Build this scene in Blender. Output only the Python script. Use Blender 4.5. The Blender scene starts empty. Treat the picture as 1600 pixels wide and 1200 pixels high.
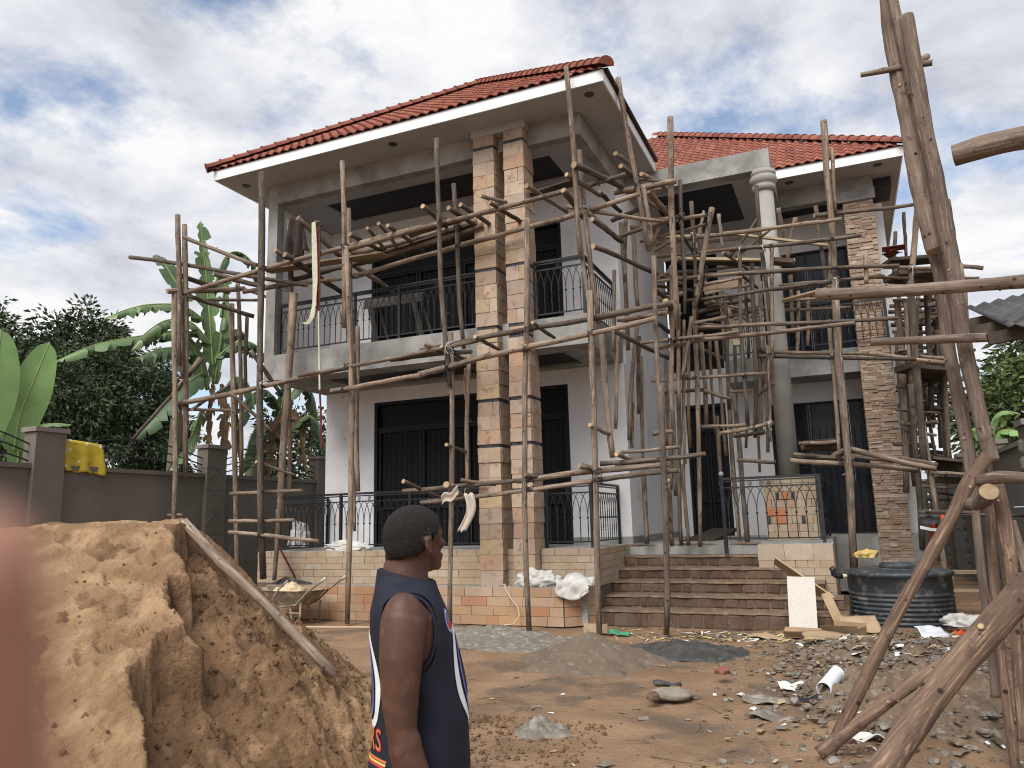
import bpy, bmesh, math, random
import numpy as np
from mathutils import Vector, Matrix, noise
R = random.Random(7)
SC = bpy.context.scene
COL = SC.collection

# ---------------------------------------------------------------- camera
CAMPOS = Vector((0, 0, 1.65))
cd = bpy.data.cameras.new('camera')
cam = bpy.data.objects.new('camera', cd)
COL.objects.link(cam)
yaw, pitch, roll = 0.406594, 0.176663, -0.026388
fw = Vector((-math.sin(yaw) * math.cos(pitch), math.cos(yaw) * math.cos(pitch), math.sin(pitch)))
rt = Vector((math.cos(yaw), math.sin(yaw), 0))
up = rt.cross(fw)
rt2 = rt * math.cos(roll) + up * math.sin(roll)
up2 = -rt * math.sin(roll) + up * math.cos(roll)
M = Matrix((rt2, up2, -fw)).transposed().to_4x4()
M.translation = CAMPOS
cam.matrix_world = M
cd.sensor_width = 36
cd.lens = 26.88
cd.clip_start = 0.005
cd.clip_end = 3000
cd.dof.use_dof = True
cd.dof.focus_distance = 9.0
cd.dof.aperture_fstop = 13.0
SC.camera = cam

# ---------------------------------------------------------------- world, sun, exposure
w = bpy.data.worlds.new('World')
SC.world = w
w.use_nodes = True
nt = w.node_tree
nt.nodes.clear()


def N(t, typ, **kw):
    n = t.nodes.new(typ)
    for k, v in kw.items():
        setattr(n, k, v)
    return n


SUN_EL, SUN_AZ = math.radians(50), math.radians(-5)   # the sun stands behind the camera
out = N(nt, 'ShaderNodeOutputWorld')
bgsky = N(nt, 'ShaderNodeBackground')
bgcl = N(nt, 'ShaderNodeBackground')
mix = N(nt, 'ShaderNodeMixShader')
sky = N(nt, 'ShaderNodeTexSky', sky_type='NISHITA', sun_disc=False)
sky.sun_elevation = SUN_EL
sky.sun_rotation = math.pi + SUN_AZ
sky.air_density = 1.0
sky.dust_density = 1.5
bgsky.inputs['Strength'].default_value = 0.14
nt.links.new(sky.outputs[0], bgsky.inputs['Color'])
tc = N(nt, 'ShaderNodeTexCoord')
sep = N(nt, 'ShaderNodeSeparateXYZ')
nt.links.new(tc.outputs['Generated'], sep.inputs[0])
mz = N(nt, 'ShaderNodeMath', operation='MAXIMUM')
mz.inputs[1].default_value = 0.0
nt.links.new(sep.outputs[2], mz.inputs[0])
az = N(nt, 'ShaderNodeMath', operation='ADD')
az.inputs[1].default_value = 0.22
nt.links.new(mz.outputs[0], az.inputs[0])
cmb = N(nt, 'ShaderNodeCombineXYZ')
for i in (0, 1):
    d = N(nt, 'ShaderNodeMath', operation='DIVIDE')
    nt.links.new(sep.outputs[i], d.inputs[0])
    nt.links.new(az.outputs[0], d.inputs[1])
    nt.links.new(d.outputs[0], cmb.inputs[i])


def wnoise(scale, detail, rough, off):
    mp = N(nt, 'ShaderNodeMapping')
    mp.inputs['Location'].default_value = off
    nt.links.new(cmb.outputs[0], mp.inputs[0])
    n = N(nt, 'ShaderNodeTexNoise')
    n.inputs['Scale'].default_value = scale
    n.inputs['Detail'].default_value = detail
    n.inputs['Roughness'].default_value = rough
    n.inputs['Distortion'].default_value = 0.25
    nt.links.new(mp.outputs[0], n.inputs['Vector'])
    return n


def wramp(src, stops):
    r = N(nt, 'ShaderNodeValToRGB')
    e = r.color_ramp.elements
    while len(e) < len(stops):
        e.new(0.5)
    for el, (p, c) in zip(e, stops):
        el.position = p
        el.color = (*c, 1) if len(c) == 3 else c
    nt.links.new(src, r.inputs[0])
    return r


CL_OFF = (4.74, 10.22, 0)
ncov = wnoise(1.6, 10, 0.60, CL_OFF)
cov = wramp(ncov.outputs[0], [(0.37, (0.10, 0.10, 0.10)), (0.47, (1, 1, 1))])
nsh = wnoise(2.6, 10, 0.60, (7.3, 2.2, 0))
shade = wramp(nsh.outputs[0], [(0.34, (0.58, 0.60, 0.665)), (0.46, (0.77, 0.79, 0.855)), (0.58, (0.98, 0.98, 0.985))])
nt.links.new(shade.outputs[0], bgcl.inputs['Color'])
bgcl.inputs['Strength'].default_value = 0.735
nt.links.new(cov.outputs[0], mix.inputs[0])
nt.links.new(bgsky.outputs[0], mix.inputs[1])
nt.links.new(bgcl.outputs[0], mix.inputs[2])
nt.links.new(mix.outputs[0], out.inputs[0])

sd = bpy.data.lights.new('sun', 'SUN')
sd.energy = 2.9
sd.angle = math.radians(40)
sd.color = (1.0, 0.965, 0.92)
sun = bpy.data.objects.new('sun', sd)
COL.objects.link(sun)
# direction from which light comes: behind the camera (-y), a little left
sdir = Vector((math.sin(SUN_AZ) * math.cos(SUN_EL), -math.cos(SUN_AZ) * math.cos(SUN_EL), math.sin(SUN_EL)))
sun.rotation_euler = sdir.to_track_quat('Z', 'Y').to_euler()
sun.location = sdir * 60
SC.cycles.filter_width = 1.1
vs = SC.view_settings
vs.view_transform = 'Standard'
vs.look = 'None'
vs.exposure = 0.44
vs.gamma = 1.0
vs.use_curve_mapping = False


# ---------------------------------------------------------------- materials
def mat(name, c1, c2=None, scale=3.0, detail=6, rough=0.9, bump=0.0, bscale=30.0, spots=None, rand=0.0,
        coord='pos', stretch=(1, 1, 1), ramp=None, lo=0.35, hi=0.65, spec=0.3, metal=0.0, c3=None, s3=1.0, t3=(0.5, 0.65),
        bdist=0.02):
    """c1/c2 mixed by noise; ramp = list of colours picked by object / island random; spots=(colour, scale, threshold)"""
    m = bpy.data.materials.new(name)
    m.use_nodes = True
    t = m.node_tree
    t.nodes.clear()
    o = N(t, 'ShaderNodeOutputMaterial')
    b = N(t, 'ShaderNodeBsdfPrincipled')
    t.links.new(b.outputs[0], o.inputs[0])
    b.inputs['Roughness'].default_value = rough
    b.inputs['Specular IOR Level'].default_value = spec
    b.inputs['Metallic'].default_value = metal
    if coord == 'pos':
        g = N(t, 'ShaderNodeNewGeometry')
        vec = g.outputs['Position']
    else:
        g = N(t, 'ShaderNodeTexCoord')
        vec = g.outputs['Object']
    if stretch != (1, 1, 1):
        mp = N(t, 'ShaderNodeMapping')
        mp.inputs['Scale'].default_value = stretch
        t.links.new(vec, mp.inputs[0])
        vec = mp.outputs[0]
    if coord != 'pos':
        oi = N(t, 'ShaderNodeObjectInfo')
        ad = N(t, 'ShaderNodeVectorMath', operation='ADD')
        t.links.new(vec, ad.inputs[0])
        sc = N(t, 'ShaderNodeMath', operation='MULTIPLY')
        sc.inputs[1].default_value = 37.0
        t.links.new(oi.outputs['Random'], sc.inputs[0])
        t.links.new(sc.outputs[0], ad.inputs[1])
        vec = ad.outputs[0]

    def noi(s, d=detail, r=0.6):
        n = N(t, 'ShaderNodeTexNoise')
        n.inputs['Scale'].default_value = s
        n.inputs['Detail'].default_value = d
        n.inputs['Roughness'].default_value = r
        t.links.new(vec, n.inputs['Vector'])
        return n.outputs[0]

    def mapr(src, a, bb, lo_=0.0, hi_=1.0):
        mr = N(t, 'ShaderNodeMapRange')
        mr.inputs[1].default_value = a
        mr.inputs[2].default_value = bb
        mr.inputs[3].default_value = lo_
        mr.inputs[4].default_value = hi_
        t.links.new(src, mr.inputs[0])
        return mr.outputs[0]

    def mixc(f, a, bb, mode='MIX'):
        mx = N(t, 'ShaderNodeMix', data_type='RGBA', blend_type=mode)
        if isinstance(f, float):
            mx.inputs[0].default_value = f
        else:
            t.links.new(f, mx.inputs[0])
        for i, c in ((6, a), (7, bb)):
            if isinstance(c, tuple):
                mx.inputs[i].default_value = (*c, 1)
            else:
                t.links.new(c, mx.inputs[i])
        return mx.outputs[2]

    rnd = None
    if rand or ramp:
        oi = N(t, 'ShaderNodeObjectInfo')
        gg = N(t, 'ShaderNodeNewGeometry')
        ad = N(t, 'ShaderNodeMath', operation='ADD')
        t.links.new(oi.outputs['Random'], ad.inputs[0])
        t.links.new(gg.outputs['Random Per Island'], ad.inputs[1])
        fr = N(t, 'ShaderNodeMath', operation='FRACT')
        t.links.new(ad.outputs[0], fr.inputs[0])
        rnd = fr.outputs[0]
    if ramp:
        r = N(t, 'ShaderNodeValToRGB')
        r.color_ramp.interpolation = 'LINEAR'
        e = r.color_ramp.elements
        while len(e) < len(ramp):
            e.new(0.5)
        for i, (el, c) in enumerate(zip(e, ramp)):
            el.position = i / max(1, len(ramp) - 1)
            el.color = (*c, 1)
        t.links.new(rnd, r.inputs[0])
        base = r.outputs[0]
        if c2:
            base = mixc(mapr(noi(scale), lo, hi), base, mixc(0.6, base, c2))
    else:
        base = mixc(mapr(noi(scale), lo, hi), c1, c2 if c2 else c1)
    if c3:
        base = mixc(mapr(noi(s3, 5), *t3), base, c3)
    if spots:
        v = N(t, 'ShaderNodeTexVoronoi')
        v.inputs['Scale'].default_value = spots[1]
        t.links.new(vec, v.inputs['Vector'])
        base = mixc(mapr(v.outputs['Distance'], spots[2], spots[2] * 0.55), base, spots[0])
    if rand:
        hs = N(t, 'ShaderNodeHueSaturation')
        t.links.new(mapr(rnd, 0, 1, 1 - rand, 1 + rand), hs.inputs['Value'])
        t.links.new(base, hs.inputs['Color'])
        base = hs.outputs[0]
    t.links.new(base, b.inputs['Base Color'])
    if bump:
        bp = N(t, 'ShaderNodeBump')
        bp.inputs['Strength'].default_value = bump
        bp.inputs['Distance'].default_value = bdist
        t.links.new(noi(bscale, 8, 0.65), bp.inputs['Height'])
        t.links.new(bp.outputs[0], b.inputs['Normal'])
    return m


MT = {}
MT['concrete'] = mat('cement_render', (.315, .308, .292), (.205, .199, .187), 2.2, detail=9, rough=.92, bump=.35, bscale=25, c3=(.39, .382, .365), s3=1.3, t3=(.47, .66))
MT['white'] = mat('white_wall_paint', (.85, .85, .855), (.77, .77, .775), 1.2, rough=.75, bump=.06, bscale=60, c3=(.60, .575, .53), s3=1.1, t3=(.58, .76))
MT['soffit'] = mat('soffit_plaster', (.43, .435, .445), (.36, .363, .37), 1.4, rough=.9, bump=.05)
MT['fascia'] = mat('white_fascia_paint', (.84, .845, .86), (.76, .765, .78), 2, rough=.6)
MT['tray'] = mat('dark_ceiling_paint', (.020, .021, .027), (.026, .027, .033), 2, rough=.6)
MT['steel'] = mat('black_painted_steel', (.012, .014, .018), (.02, .022, .026), 8, rough=.42, spec=.5)
MT['door'] = mat('dark_steel_door', (.005, .006, .008), (.009, .010, .013), 3, rough=.55, spec=.25)
MT['glass'] = mat('dark_room_pane', (.004, .006, .010), (.006, .009, .014), 3, rough=.18, spec=.35)  # opaque pane; dark of the unlit room put into its colour
MT['doorframe'] = mat('black_door_frame', (.008, .009, .012), (.013, .014, .018), 8, rough=.5, spec=.3)
MT['lamp'] = mat('downlight_can', (.05, .05, .055), None, rough=.4)
STONES = [(0.430, 0.314, 0.224), (0.473, 0.378, 0.284), (0.387, 0.297, 0.232), (0.464, 0.344, 0.206), (0.361, 0.271, 0.211), (0.499, 0.413, 0.318), (0.439, 0.267, 0.163), (0.396, 0.323, 0.258), (0.456, 0.353, 0.267), (0.378, 0.249, 0.176), (0.344, 0.284, 0.232)]
MT['stone'] = mat('travertine_cladding', (0, 0, 0), (.34, .24, .18), 5, rough=.88, bump=.6, bscale=16, ramp=STONES, lo=.42, hi=.70, bdist=.014, c3=(.27, .19, .14), s3=7, t3=(.55, .66))
MT['plaster'] = mat('column_plaster', (.35, .338, .308), (.285, .275, .25), 1.8, detail=9, rough=.9, bump=.2, bscale=30, c3=(.28, .27, .245), s3=2.5, t3=(.55, .75))
MT['band'] = mat('black_stone_band', (.035, .04, .048), (.06, .065, .075), 9, rough=.5)
PLINTH = [(0.400, 0.312, 0.224), (0.432, 0.352, 0.264), (0.384, 0.296, 0.216), (0.424, 0.320, 0.208), (0.400, 0.328, 0.248), (0.456, 0.384, 0.296), (0.400, 0.280, 0.184), (0.416, 0.336, 0.248)]
MT['plinthtile'] = mat('tan_stone_tile', (0, 0, 0), (.28, .20, .14), 5, rough=.88, bump=.3, bscale=18, ramp=PLINTH, lo=.45, hi=.80, bdist=.01)
TILES = [(.42, .26, .15), (.45, .32, .21), (.40, .25, .155), (.45, .28, .15), (.39, .28, .20), (.42, .20, .105), (.46, .35, .25), (.43, .28, .175)]
MT['walltile'] = mat('orange_stone_tile', (0, 0, 0), (.30, .21, .14), 4, rough=.88, bump=.3, bscale=18, ramp=TILES, lo=.42, hi=.78, bdist=.01)
MT['orangetile'] = mat('terracotta_tile', (.46, .17, .08), (.40, .20, .11), 8, rough=.8, bump=.2)
LEDGE = [(0.303, 0.213, 0.156), (0.410, 0.328, 0.254), (0.254, 0.180, 0.135), (0.369, 0.283, 0.213), (0.492, 0.426, 0.353), (0.328, 0.209, 0.143), (0.353, 0.271, 0.205), (0.295, 0.193, 0.135), (0.402, 0.303, 0.221), (0.451, 0.361, 0.279)]
MT['ledge'] = mat('ledgestone', (0, 0, 0), (.22, .15, .10), 7, rough=.9, bump=.5, bscale=25, ramp=LEDGE, lo=.45, hi=.8)
MT['mortar'] = mat('joint_mortar', (.16, .12, .09), (.10, .075, .055), 8, rough=.95)
ROOF = [(.25, .092, .066), (.30, .125, .084), (.19, .074, .060), (.35, .155, .10), (.27, .102, .076), (.22, .092, .075), (.31, .11, .07)]
MT['roof'] = mat('clay_roof_tile', (0, 0, 0), (.22, .055, .042), 6, rough=.92, bump=.25, bscale=40, ramp=ROOF, lo=.42, hi=.8, spec=.12)
MT['roofdark'] = mat('roof_underlay', (.06, .028, .022), (.04, .02, .018), 4, rough=.9)
def bark_mat(name, pale, mid, dark, knot):
    m = mat(name, mid, dark, 5, detail=8, rough=.92, coord='obj', stretch=(1, 1, .35), rand=.25, lo=.36, hi=.66)
    t = m.node_tree
    b = [n for n in t.nodes if n.type == 'BSDF_PRINCIPLED'][0]
    base = b.inputs['Base Color'].links[0].from_socket
    tc_ = N(t, 'ShaderNodeTexCoord')
    oi = N(t, 'ShaderNodeObjectInfo')
    sc = N(t, 'ShaderNodeMath', operation='MULTIPLY')
    sc.inputs[1].default_value = 53.0
    t.links.new(oi.outputs['Random'], sc.inputs[0])
    ad = N(t, 'ShaderNodeVectorMath', operation='ADD')
    t.links.new(tc_.outputs['Object'], ad.inputs[0])
    t.links.new(sc.outputs[0], ad.inputs[1])
    mp = N(t, 'ShaderNodeMapping')
    mp.inputs['Scale'].default_value = (1, 1, .05)
    t.links.new(ad.outputs[0], mp.inputs[0])

    def nz(v, s, d=6):
        n = N(t, 'ShaderNodeTexNoise')
        n.inputs['Scale'].default_value = s
        n.inputs['Detail'].default_value = d
        n.inputs['Roughness'].default_value = .65
        t.links.new(v, n.inputs['Vector'])
        return n.outputs[0]

    def mr(src, a, bb):
        r = N(t, 'ShaderNodeMapRange')
        r.inputs[1].default_value = a
        r.inputs[2].default_value = bb
        t.links.new(src, r.inputs[0])
        return r.outputs[0]

    def mx(f, a, c):
        x = N(t, 'ShaderNodeMix', data_type='RGBA')
        t.links.new(f, x.inputs[0])
        t.links.new(a, x.inputs[6])
        x.inputs[7].default_value = (*c, 1)
        return x.outputs[2]

    g = nz(mp.outputs[0], 55)                       # long fibres
    base = mx(mr(g, .50, .72), base, dark)
    base = mx(mr(g, .46, .30), base, pale)
    pt = nz(ad.outputs[0], 6, 5)                    # bark left on in patches
    base = mx(mr(pt, .58, .66), base, dark)
    v = N(t, 'ShaderNodeTexVoronoi')
    v.inputs['Scale'].default_value = 11.0
    t.links.new(ad.outputs[0], v.inputs['Vector'])
    vd = N(t, 'ShaderNodeMath', operation='ADD')
    t.links.new(v.outputs['Distance'], vd.inputs[0])
    off = N(t, 'ShaderNodeMapRange')
    off.inputs[1].default_value, off.inputs[2].default_value, off.inputs[3].default_value, off.inputs[4].default_value = .4, .62, -.05, .14
    t.links.new(nz(ad.outputs[0], 3.1, 2), off.inputs[0])
    t.links.new(off.outputs[0], vd.inputs[1])
    base = mx(mr(vd.outputs[0], .17, .09), base, knot)
    t.links.new(base, b.inputs['Base Color'])
    h = N(t, 'ShaderNodeMath', operation='ADD')
    t.links.new(g, h.inputs[0])
    t.links.new(pt, h.inputs[1])
    bp = N(t, 'ShaderNodeBump')
    bp.inputs['Strength'].default_value = .8
    bp.inputs['Distance'].default_value = .012
    t.links.new(h.outputs[0], bp.inputs['Height'])
    t.links.new(bp.outputs[0], b.inputs['Normal'])
    return m


MT['bark'] = bark_mat('pole_bark', (.43, .345, .265), (.28, .215, .162), (.115, .084, .062), (.04, .028, .02))
MT['barkdark'] = bark_mat('shaded_pole_bark', (.22, .18, .145), (.14, .112, .088), (.058, .044, .034), (.025, .018, .014))  # darker copy of the pole bark; shadowed sides put into its colour
MT['barkbrown'] = bark_mat('brown_trunk_bark', (.36, .25, .155), (.215, .14, .098), (.09, .058, .043), (.03, .02, .016))
MT['barkgrey'] = bark_mat('grey_trunk_bark', (.34, .27, .205), (.235, .18, .142), (.11, .078, .06), (.035, .026, .02))
MT['cut'] = mat('cut_wood_end', (.42, .31, .19), (.30, .21, .13), 20, rough=.9, rand=.3)
MT['plank'] = mat('sawn_plank', (.34, .26, .18), (.24, .18, .12), 5, rough=.9, bump=.2, coord='obj', stretch=(.15, 1, 1), rand=.3)
MT['plankdark'] = mat('dark_plank', (.055, .043, .034), (.10, .08, .06), 5, rough=.9, bump=.2, coord='obj', rand=.3)  # dark brown plank, tone varied at random from plank to plank
MT['plankpale'] = mat('fresh_pale_plank', (.52, .41, .27), (.44, .34, .22), 5, rough=.9, coord='obj', rand=.15)
MT['sand'] = mat('building_sand', (.36, .225, .12), (.25, .15, .08), 2.6, detail=9, rough=.95, bump=1.0, bscale=38, c3=(.45, .295, .168), s3=4.5, t3=(.47, .66), bdist=.035)
MT['dampsand'] = mat('damp_dug_sand', (.24, .14, .075), (.155, .088, .047), 3.4, detail=9, rough=.95, bump=1.0, bscale=30, c3=(.34, .212, .117), s3=5, t3=(.5, .68), bdist=.04)
MT['brick'] = mat('red_clay_brick', (.12, .062, .045), (.09, .058, .042), 6, rough=.95, bump=.8, bscale=30, rand=.22, c3=(.125, .085, .06), s3=3.2, t3=(.40, .52))
MT['dirt'] = mat('dried_mud_tread', (.20, .14, .095), (.125, .085, .058), 5, rough=.95, bump=.6, bscale=20, c3=(.25, .20, .15), s3=9, t3=(.55, .7))
MT['fence'] = mat('olive_grey_wall_paint', (.165, .148, .125), (.135, .12, .10), 1.3, rough=.85, bump=.12, bscale=70)
MT['cap'] = mat('wall_coping', (.24, .22, .19), (.18, .165, .145), 3, rough=.9, bump=.2)
MT['tank'] = mat('black_tank_plastic', (.030, .036, .042), (.05, .056, .062), 4, rough=.5, spec=.4, c3=(.20, .195, .18), s3=6, t3=(.54, .74))
MT['cement'] = mat('grey_mortar', (.22, .195, .16), (.145, .127, .104), 6, rough=.95, bump=.9, bscale=22, c3=(.31, .285, .245), s3=9)
MT['wetmud'] = mat('wet_dark_mortar', (.075, .072, .066), (.04, .038, .035), 9, rough=.7, bump=.9, bscale=25)
MT['conesand'] = mat('grey_brown_sand', (.17, .13, .095), (.13, .10, .072), 4, rough=.95, bump=.8, bscale=40, c3=(.23, .19, .145), s3=14, t3=(.55, .7))
MT['rubble'] = mat('rubble_soil', (.20, .145, .10), (.125, .088, .06), 5, rough=.95, bump=1.0, bscale=20, c3=(.27, .24, .20), s3=11, t3=(.55, .68))
MT['card'] = mat('brown_cardboard', (.40, .29, .18), (.33, .235, .145), 4, rough=.9, rand=.2)
MT['paper'] = mat('white_paper', (.74, .72, .68), (.62, .60, .55), 6, rough=.85)
MT['sack'] = mat('white_woven_sack', (.62, .61, .58), (.46, .45, .42), 6, rough=.85, bump=.3, bscale=60, c3=(.36, .33, .29), s3=5, t3=(.56, .72))
MT['rust'] = mat('worn_barrow_steel', (.26, .215, .16), (.15, .11, .075), 6, rough=.8, bump=.2, c3=(.38, .33, .26), s3=7)
MT['pvc'] = mat('white_pvc', (.72, .75, .80), (.66, .69, .74), 4, rough=.4)
MT['leafdark'] = mat('dark_mango_leaf', (0, 0, 0), None, rough=.55, ramp=[(.03, .05, .022), (.045, .07, .03), (.065, .09, .042), (.036, .058, .026), (.085, .105, .055)], rand=.1)
MT['leafmid'] = mat('green_tree_leaf', (0, 0, 0), None, rough=.5, ramp=[(.06, .10, .03), (.09, .13, .04), (.12, .16, .05), (.05, .085, .03), (.14, .17, .06)], rand=.1)
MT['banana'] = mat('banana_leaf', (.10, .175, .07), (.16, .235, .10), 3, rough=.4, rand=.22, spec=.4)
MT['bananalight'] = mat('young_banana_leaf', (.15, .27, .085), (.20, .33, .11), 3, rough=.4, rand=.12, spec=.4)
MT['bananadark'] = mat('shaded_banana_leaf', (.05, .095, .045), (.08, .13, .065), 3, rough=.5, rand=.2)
MT['rib'] = mat('banana_midrib', (.26, .33, .12), (.22, .27, .10), 5, rough=.5)
MT['dryleaf'] = mat('dry_banana_leaf', (.22, .15, .085), (.14, .095, .055), 5, rough=.9, rand=.25)
MT['trunk'] = mat('tree_trunk', (.11, .085, .065), (.07, .055, .042), 6, rough=.95, bump=.5)
MT['stem'] = mat('banana_stem', (.13, .13, .07), (.09, .08, .05), 5, rough=.7, stretch=(1, 1, .2))
MT['skin'] = mat('dark_brown_skin', (.095, .042, .027), (.062, .029, .020), 9, detail=9, rough=.5, spec=.35, bump=.25, bscale=170, c3=(.115, .053, .034), s3=22, t3=(.52, .68), bdist=.003)
MT['hair'] = mat('black_cropped_hair', (.007, .006, .006), (.026, .019, .015), 210, rough=.85, bump=1.0, bscale=230, bdist=.006)
MT['navy'] = mat('navy_jersey_knit', (.008, .010, .020), (.013, .016, .028), 6, rough=.75, bump=.12, bscale=400, bdist=.002)
MT['whiteprint'] = mat('white_print', (.75, .77, .80), None, rough=.6)
MT['orangeprint'] = mat('orange_print', (.62, .17, .05), None, rough=.6)
MT['yellowprint'] = mat('yellow_print', (.70, .48, .12), None, rough=.6)
MT['redprint'] = mat('red_print', (.50, .05, .05), None, rough=.6)
MT['blueprint'] = mat('blue_print', (.10, .16, .42), None, rough=.6)
MT['eye'] = mat('eye_white', (.6, .57, .52), None, rough=.2)
MT['paleskin'] = mat('tan_fingertip_skin', (.40, .20, .14), (.34, .165, .115), 30, rough=.5, spec=.3)
MT['nail'] = mat('finger_nail', (.55, .34, .28), None, rough=.3)
MT['maroon'] = mat('maroon_strap', (.115, .022, .022), (.09, .018, .018), 9, rough=.8)
MT['cream'] = mat('cream_strap', (.58, .55, .42), (.50, .47, .35), 9, rough=.8, spots=((.12, .10, .06), 22, .16))
MT['darkcloth'] = mat('dark_brown_cloth', (.055, .038, .032), (.03, .022, .02), 8, rough=.95, bump=.3)
MT['yellowcloth'] = mat('yellow_printed_cloth', (.50, .38, .04), (.42, .31, .03), 6, rough=.9, spots=((.62, .60, .55), 5.5, .22), c3=(.10, .07, .02), s3=9, t3=(.62, .68))
MT['greycloth'] = mat('grey_cloth', (.10, .10, .105), (.075, .075, .08), 8, rough=.95)
MT['orange'] = mat('orange_plastic', (.62, .09, .03), None, rough=.5)
MT['green'] = mat('green_plastic', (.05, .22, .12), (.08, .28, .16), 9, rough=.6)
MT['greenstalk'] = mat('yellow_green_stalk', (.42, .44, .12), (.36, .33, .10), 9, rough=.8, rand=.2)
MT['yellowbag'] = mat('yellow_tan_bag', (.55, .40, .12), (.42, .29, .14), 8, rough=.8)
MT['zinc'] = mat('old_roofing_sheet', (.085, .083, .085), (.05, .048, .047), 4, rough=.6, metal=.3)
MT['hose'] = mat('pale_cable', (.55, .42, .30), None, rough=.6)
MT['blue'] = mat('blue_plastic', (.03, .06, .22), None, rough=.5)
MT['patterned'] = mat('pale_patterned_tile', (.66, .62, .57), (.60, .55, .49), 30, rough=.5, spots=((.56, .50, .44), 40, .3))
MT['shadecloth'] = mat('black_mesh_sheet', (.012, .013, .016), (.02, .022, .027), 6, rough=.8)


# ---------------------------------------------------------------- mesh helpers
class MB:
    def __init__(s):
        s.v, s.f, s.m = [], [], []

    def add(s, vs, fs, mi=0):
        o = len(s.v)
        s.v.extend([tuple(p) for p in vs])
        for f in fs:
            s.f.append(tuple(i + o for i in f))
            s.m.append(mi)
        return s

    def box(s, x0, x1, y0, y1, z0, z1, mi=0):
        vs = [(x0, y0, z0), (x1, y0, z0), (x1, y1, z0), (x0, y1, z0), (x0, y0, z1), (x1, y0, z1), (x1, y1, z1), (x0, y1, z1)]
        return s.add(vs, [(0, 3, 2, 1), (4, 5, 6, 7), (0, 1, 5, 4), (1, 2, 6, 5), (2, 3, 7, 6), (3, 0, 4, 7)], mi)

    def bar(s, p, q, wd, ht, mi=0, upv=(0, 0, 1)):
        p, q = Vector(p), Vector(q)
        d = (q - p).normalized()
        u = Vector(upv)
        if abs(d.dot(u)) > .98:
            u = Vector((1, 0, 0))
        a = d.cross(u).normalized()
        b = a.cross(d).normalized()
        vs = []
        for c in (p, q):
            for sa, sb in ((-1, -1), (1, -1), (1, 1), (-1, 1)):
                vs.append(c + a * sa * wd / 2 + b * sb * ht / 2)
        return s.add(vs, [(0, 1, 2, 3), (7, 6, 5, 4), (0, 4, 5, 1), (1, 5, 6, 2), (2, 6, 7, 3), (3, 7, 4, 0)], mi)

    def tube(s, pts, rad, n=8, mi=0, cap=True, capmi=None, sq=1.0):
        pts = [Vector(p) for p in pts]
        if not hasattr(rad, '__len__'):
            rad = [rad] * len(pts)
        prev = None
        rings = []
        for i, p in enumerate(pts):
            d = (pts[min(i + 1, len(pts) - 1)] - pts[max(i - 1, 0)])
            d.normalize()
            if prev is None:
                u = Vector((0, 0, 1)) if abs(d.z) < .9 else Vector((1, 0, 0))
                a = d.cross(u).normalized()
            else:
                a = (prev - d * prev.dot(d)).normalized()
            prev = a
            b = d.cross(a)
            rings.append([p + (a * math.cos(2 * math.pi * k / n) + b * math.sin(2 * math.pi * k / n) * sq) * rad[i] for k in range(n)])
        vs = [x for r in rings for x in r]
        fs = []
        for i in range(len(pts) - 1):
            for k in range(n):
                fs.append((i * n + k, i * n + (k + 1) % n, (i + 1) * n + (k + 1) % n, (i + 1) * n + k))
        s.add(vs, fs, mi)
        if cap:
            o = len(s.v) - len(vs)
            c = mi if capmi is None else capmi
            s.f.append(tuple(o + k for k in range(n))[::-1])
            s.m.append(c)
            s.f.append(tuple(o + (len(pts) - 1) * n + k for k in range(n)))
            s.m.append(c)
        return s

    def lathe(s, prof, c, n=24, mi=0, ax=None):
        """prof = [(r,z)...] round the vertical through c"""
        vs = []
        for r, z in prof:
            for k in range(n):
                a = 2 * math.pi * k / n
                vs.append((c[0] + r * math.cos(a), c[1] + r * math.sin(a), c[2] + z))
        fs = []
        for i in range(len(prof) - 1):
            for k in range(n):
                fs.append((i * n + k, i * n + (k + 1) % n, (i + 1) * n + (k + 1) % n, (i + 1) * n + k))
        fs.append(tuple(range(n))[::-1])
        fs.append(tuple((len(prof) - 1) * n + k for k in range(n)))
        return s.add(vs, fs, mi)

    def build(s, name, mats, parent=None, smooth=False, kind=None):
        me = bpy.data.meshes.new(name)
        me.from_pydata(s.v, [], s.f)
        if not isinstance(mats, (list, tuple)):
            mats = [mats]
        for m in mats:
            me.materials.append(m)
        me.polygons.foreach_set('material_index', s.m)
        if smooth:
            me.polygons.foreach_set('use_smooth', [True] * len(s.f))
        me.update()
        return link(name, me, parent, kind)


def link(name, me, parent=None, kind=None):
    o = bpy.data.objects.new(name, me)
    COL.objects.link(o)
    if parent is not None:
        o.parent = parent
        if parent.parent is None and parent.type == 'EMPTY':
            o.matrix_parent_inverse = Matrix.Translation(-Vector(parent.location))
        elif 'wp' in parent and parent['wp']:
            o.matrix_parent_inverse = parent_world(parent).inverted()
    if kind:
        o['kind'] = kind
    return o


def parent_world(o):
    return o.matrix_basis.copy()


def thing(name, label, cat, loc=(0, 0, 0), group=None):
    o = bpy.data.objects.new(name, None)
    COL.objects.link(o)
    o.location = loc
    o.empty_display_size = .2
    return tag(o, label, cat, group)


def tag(o, label, cat, group=None):
    o['label'] = label
    o['category'] = cat
    if group:
        o['group'] = group
    return o


def structure(o):
    o['kind'] = 'structure'
    return o


def sub(o):
    """simple subdivision smoothing"""
    md = o.modifiers.new('s', 'SUBSURF')
    md.levels = 1
    md.render_levels = 1
    return o


def fbm(x, y, z=0.0, o=5, h=.9, l=2.1):
    return noise.fractal(Vector((x, y, z)), h, l, o)


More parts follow.
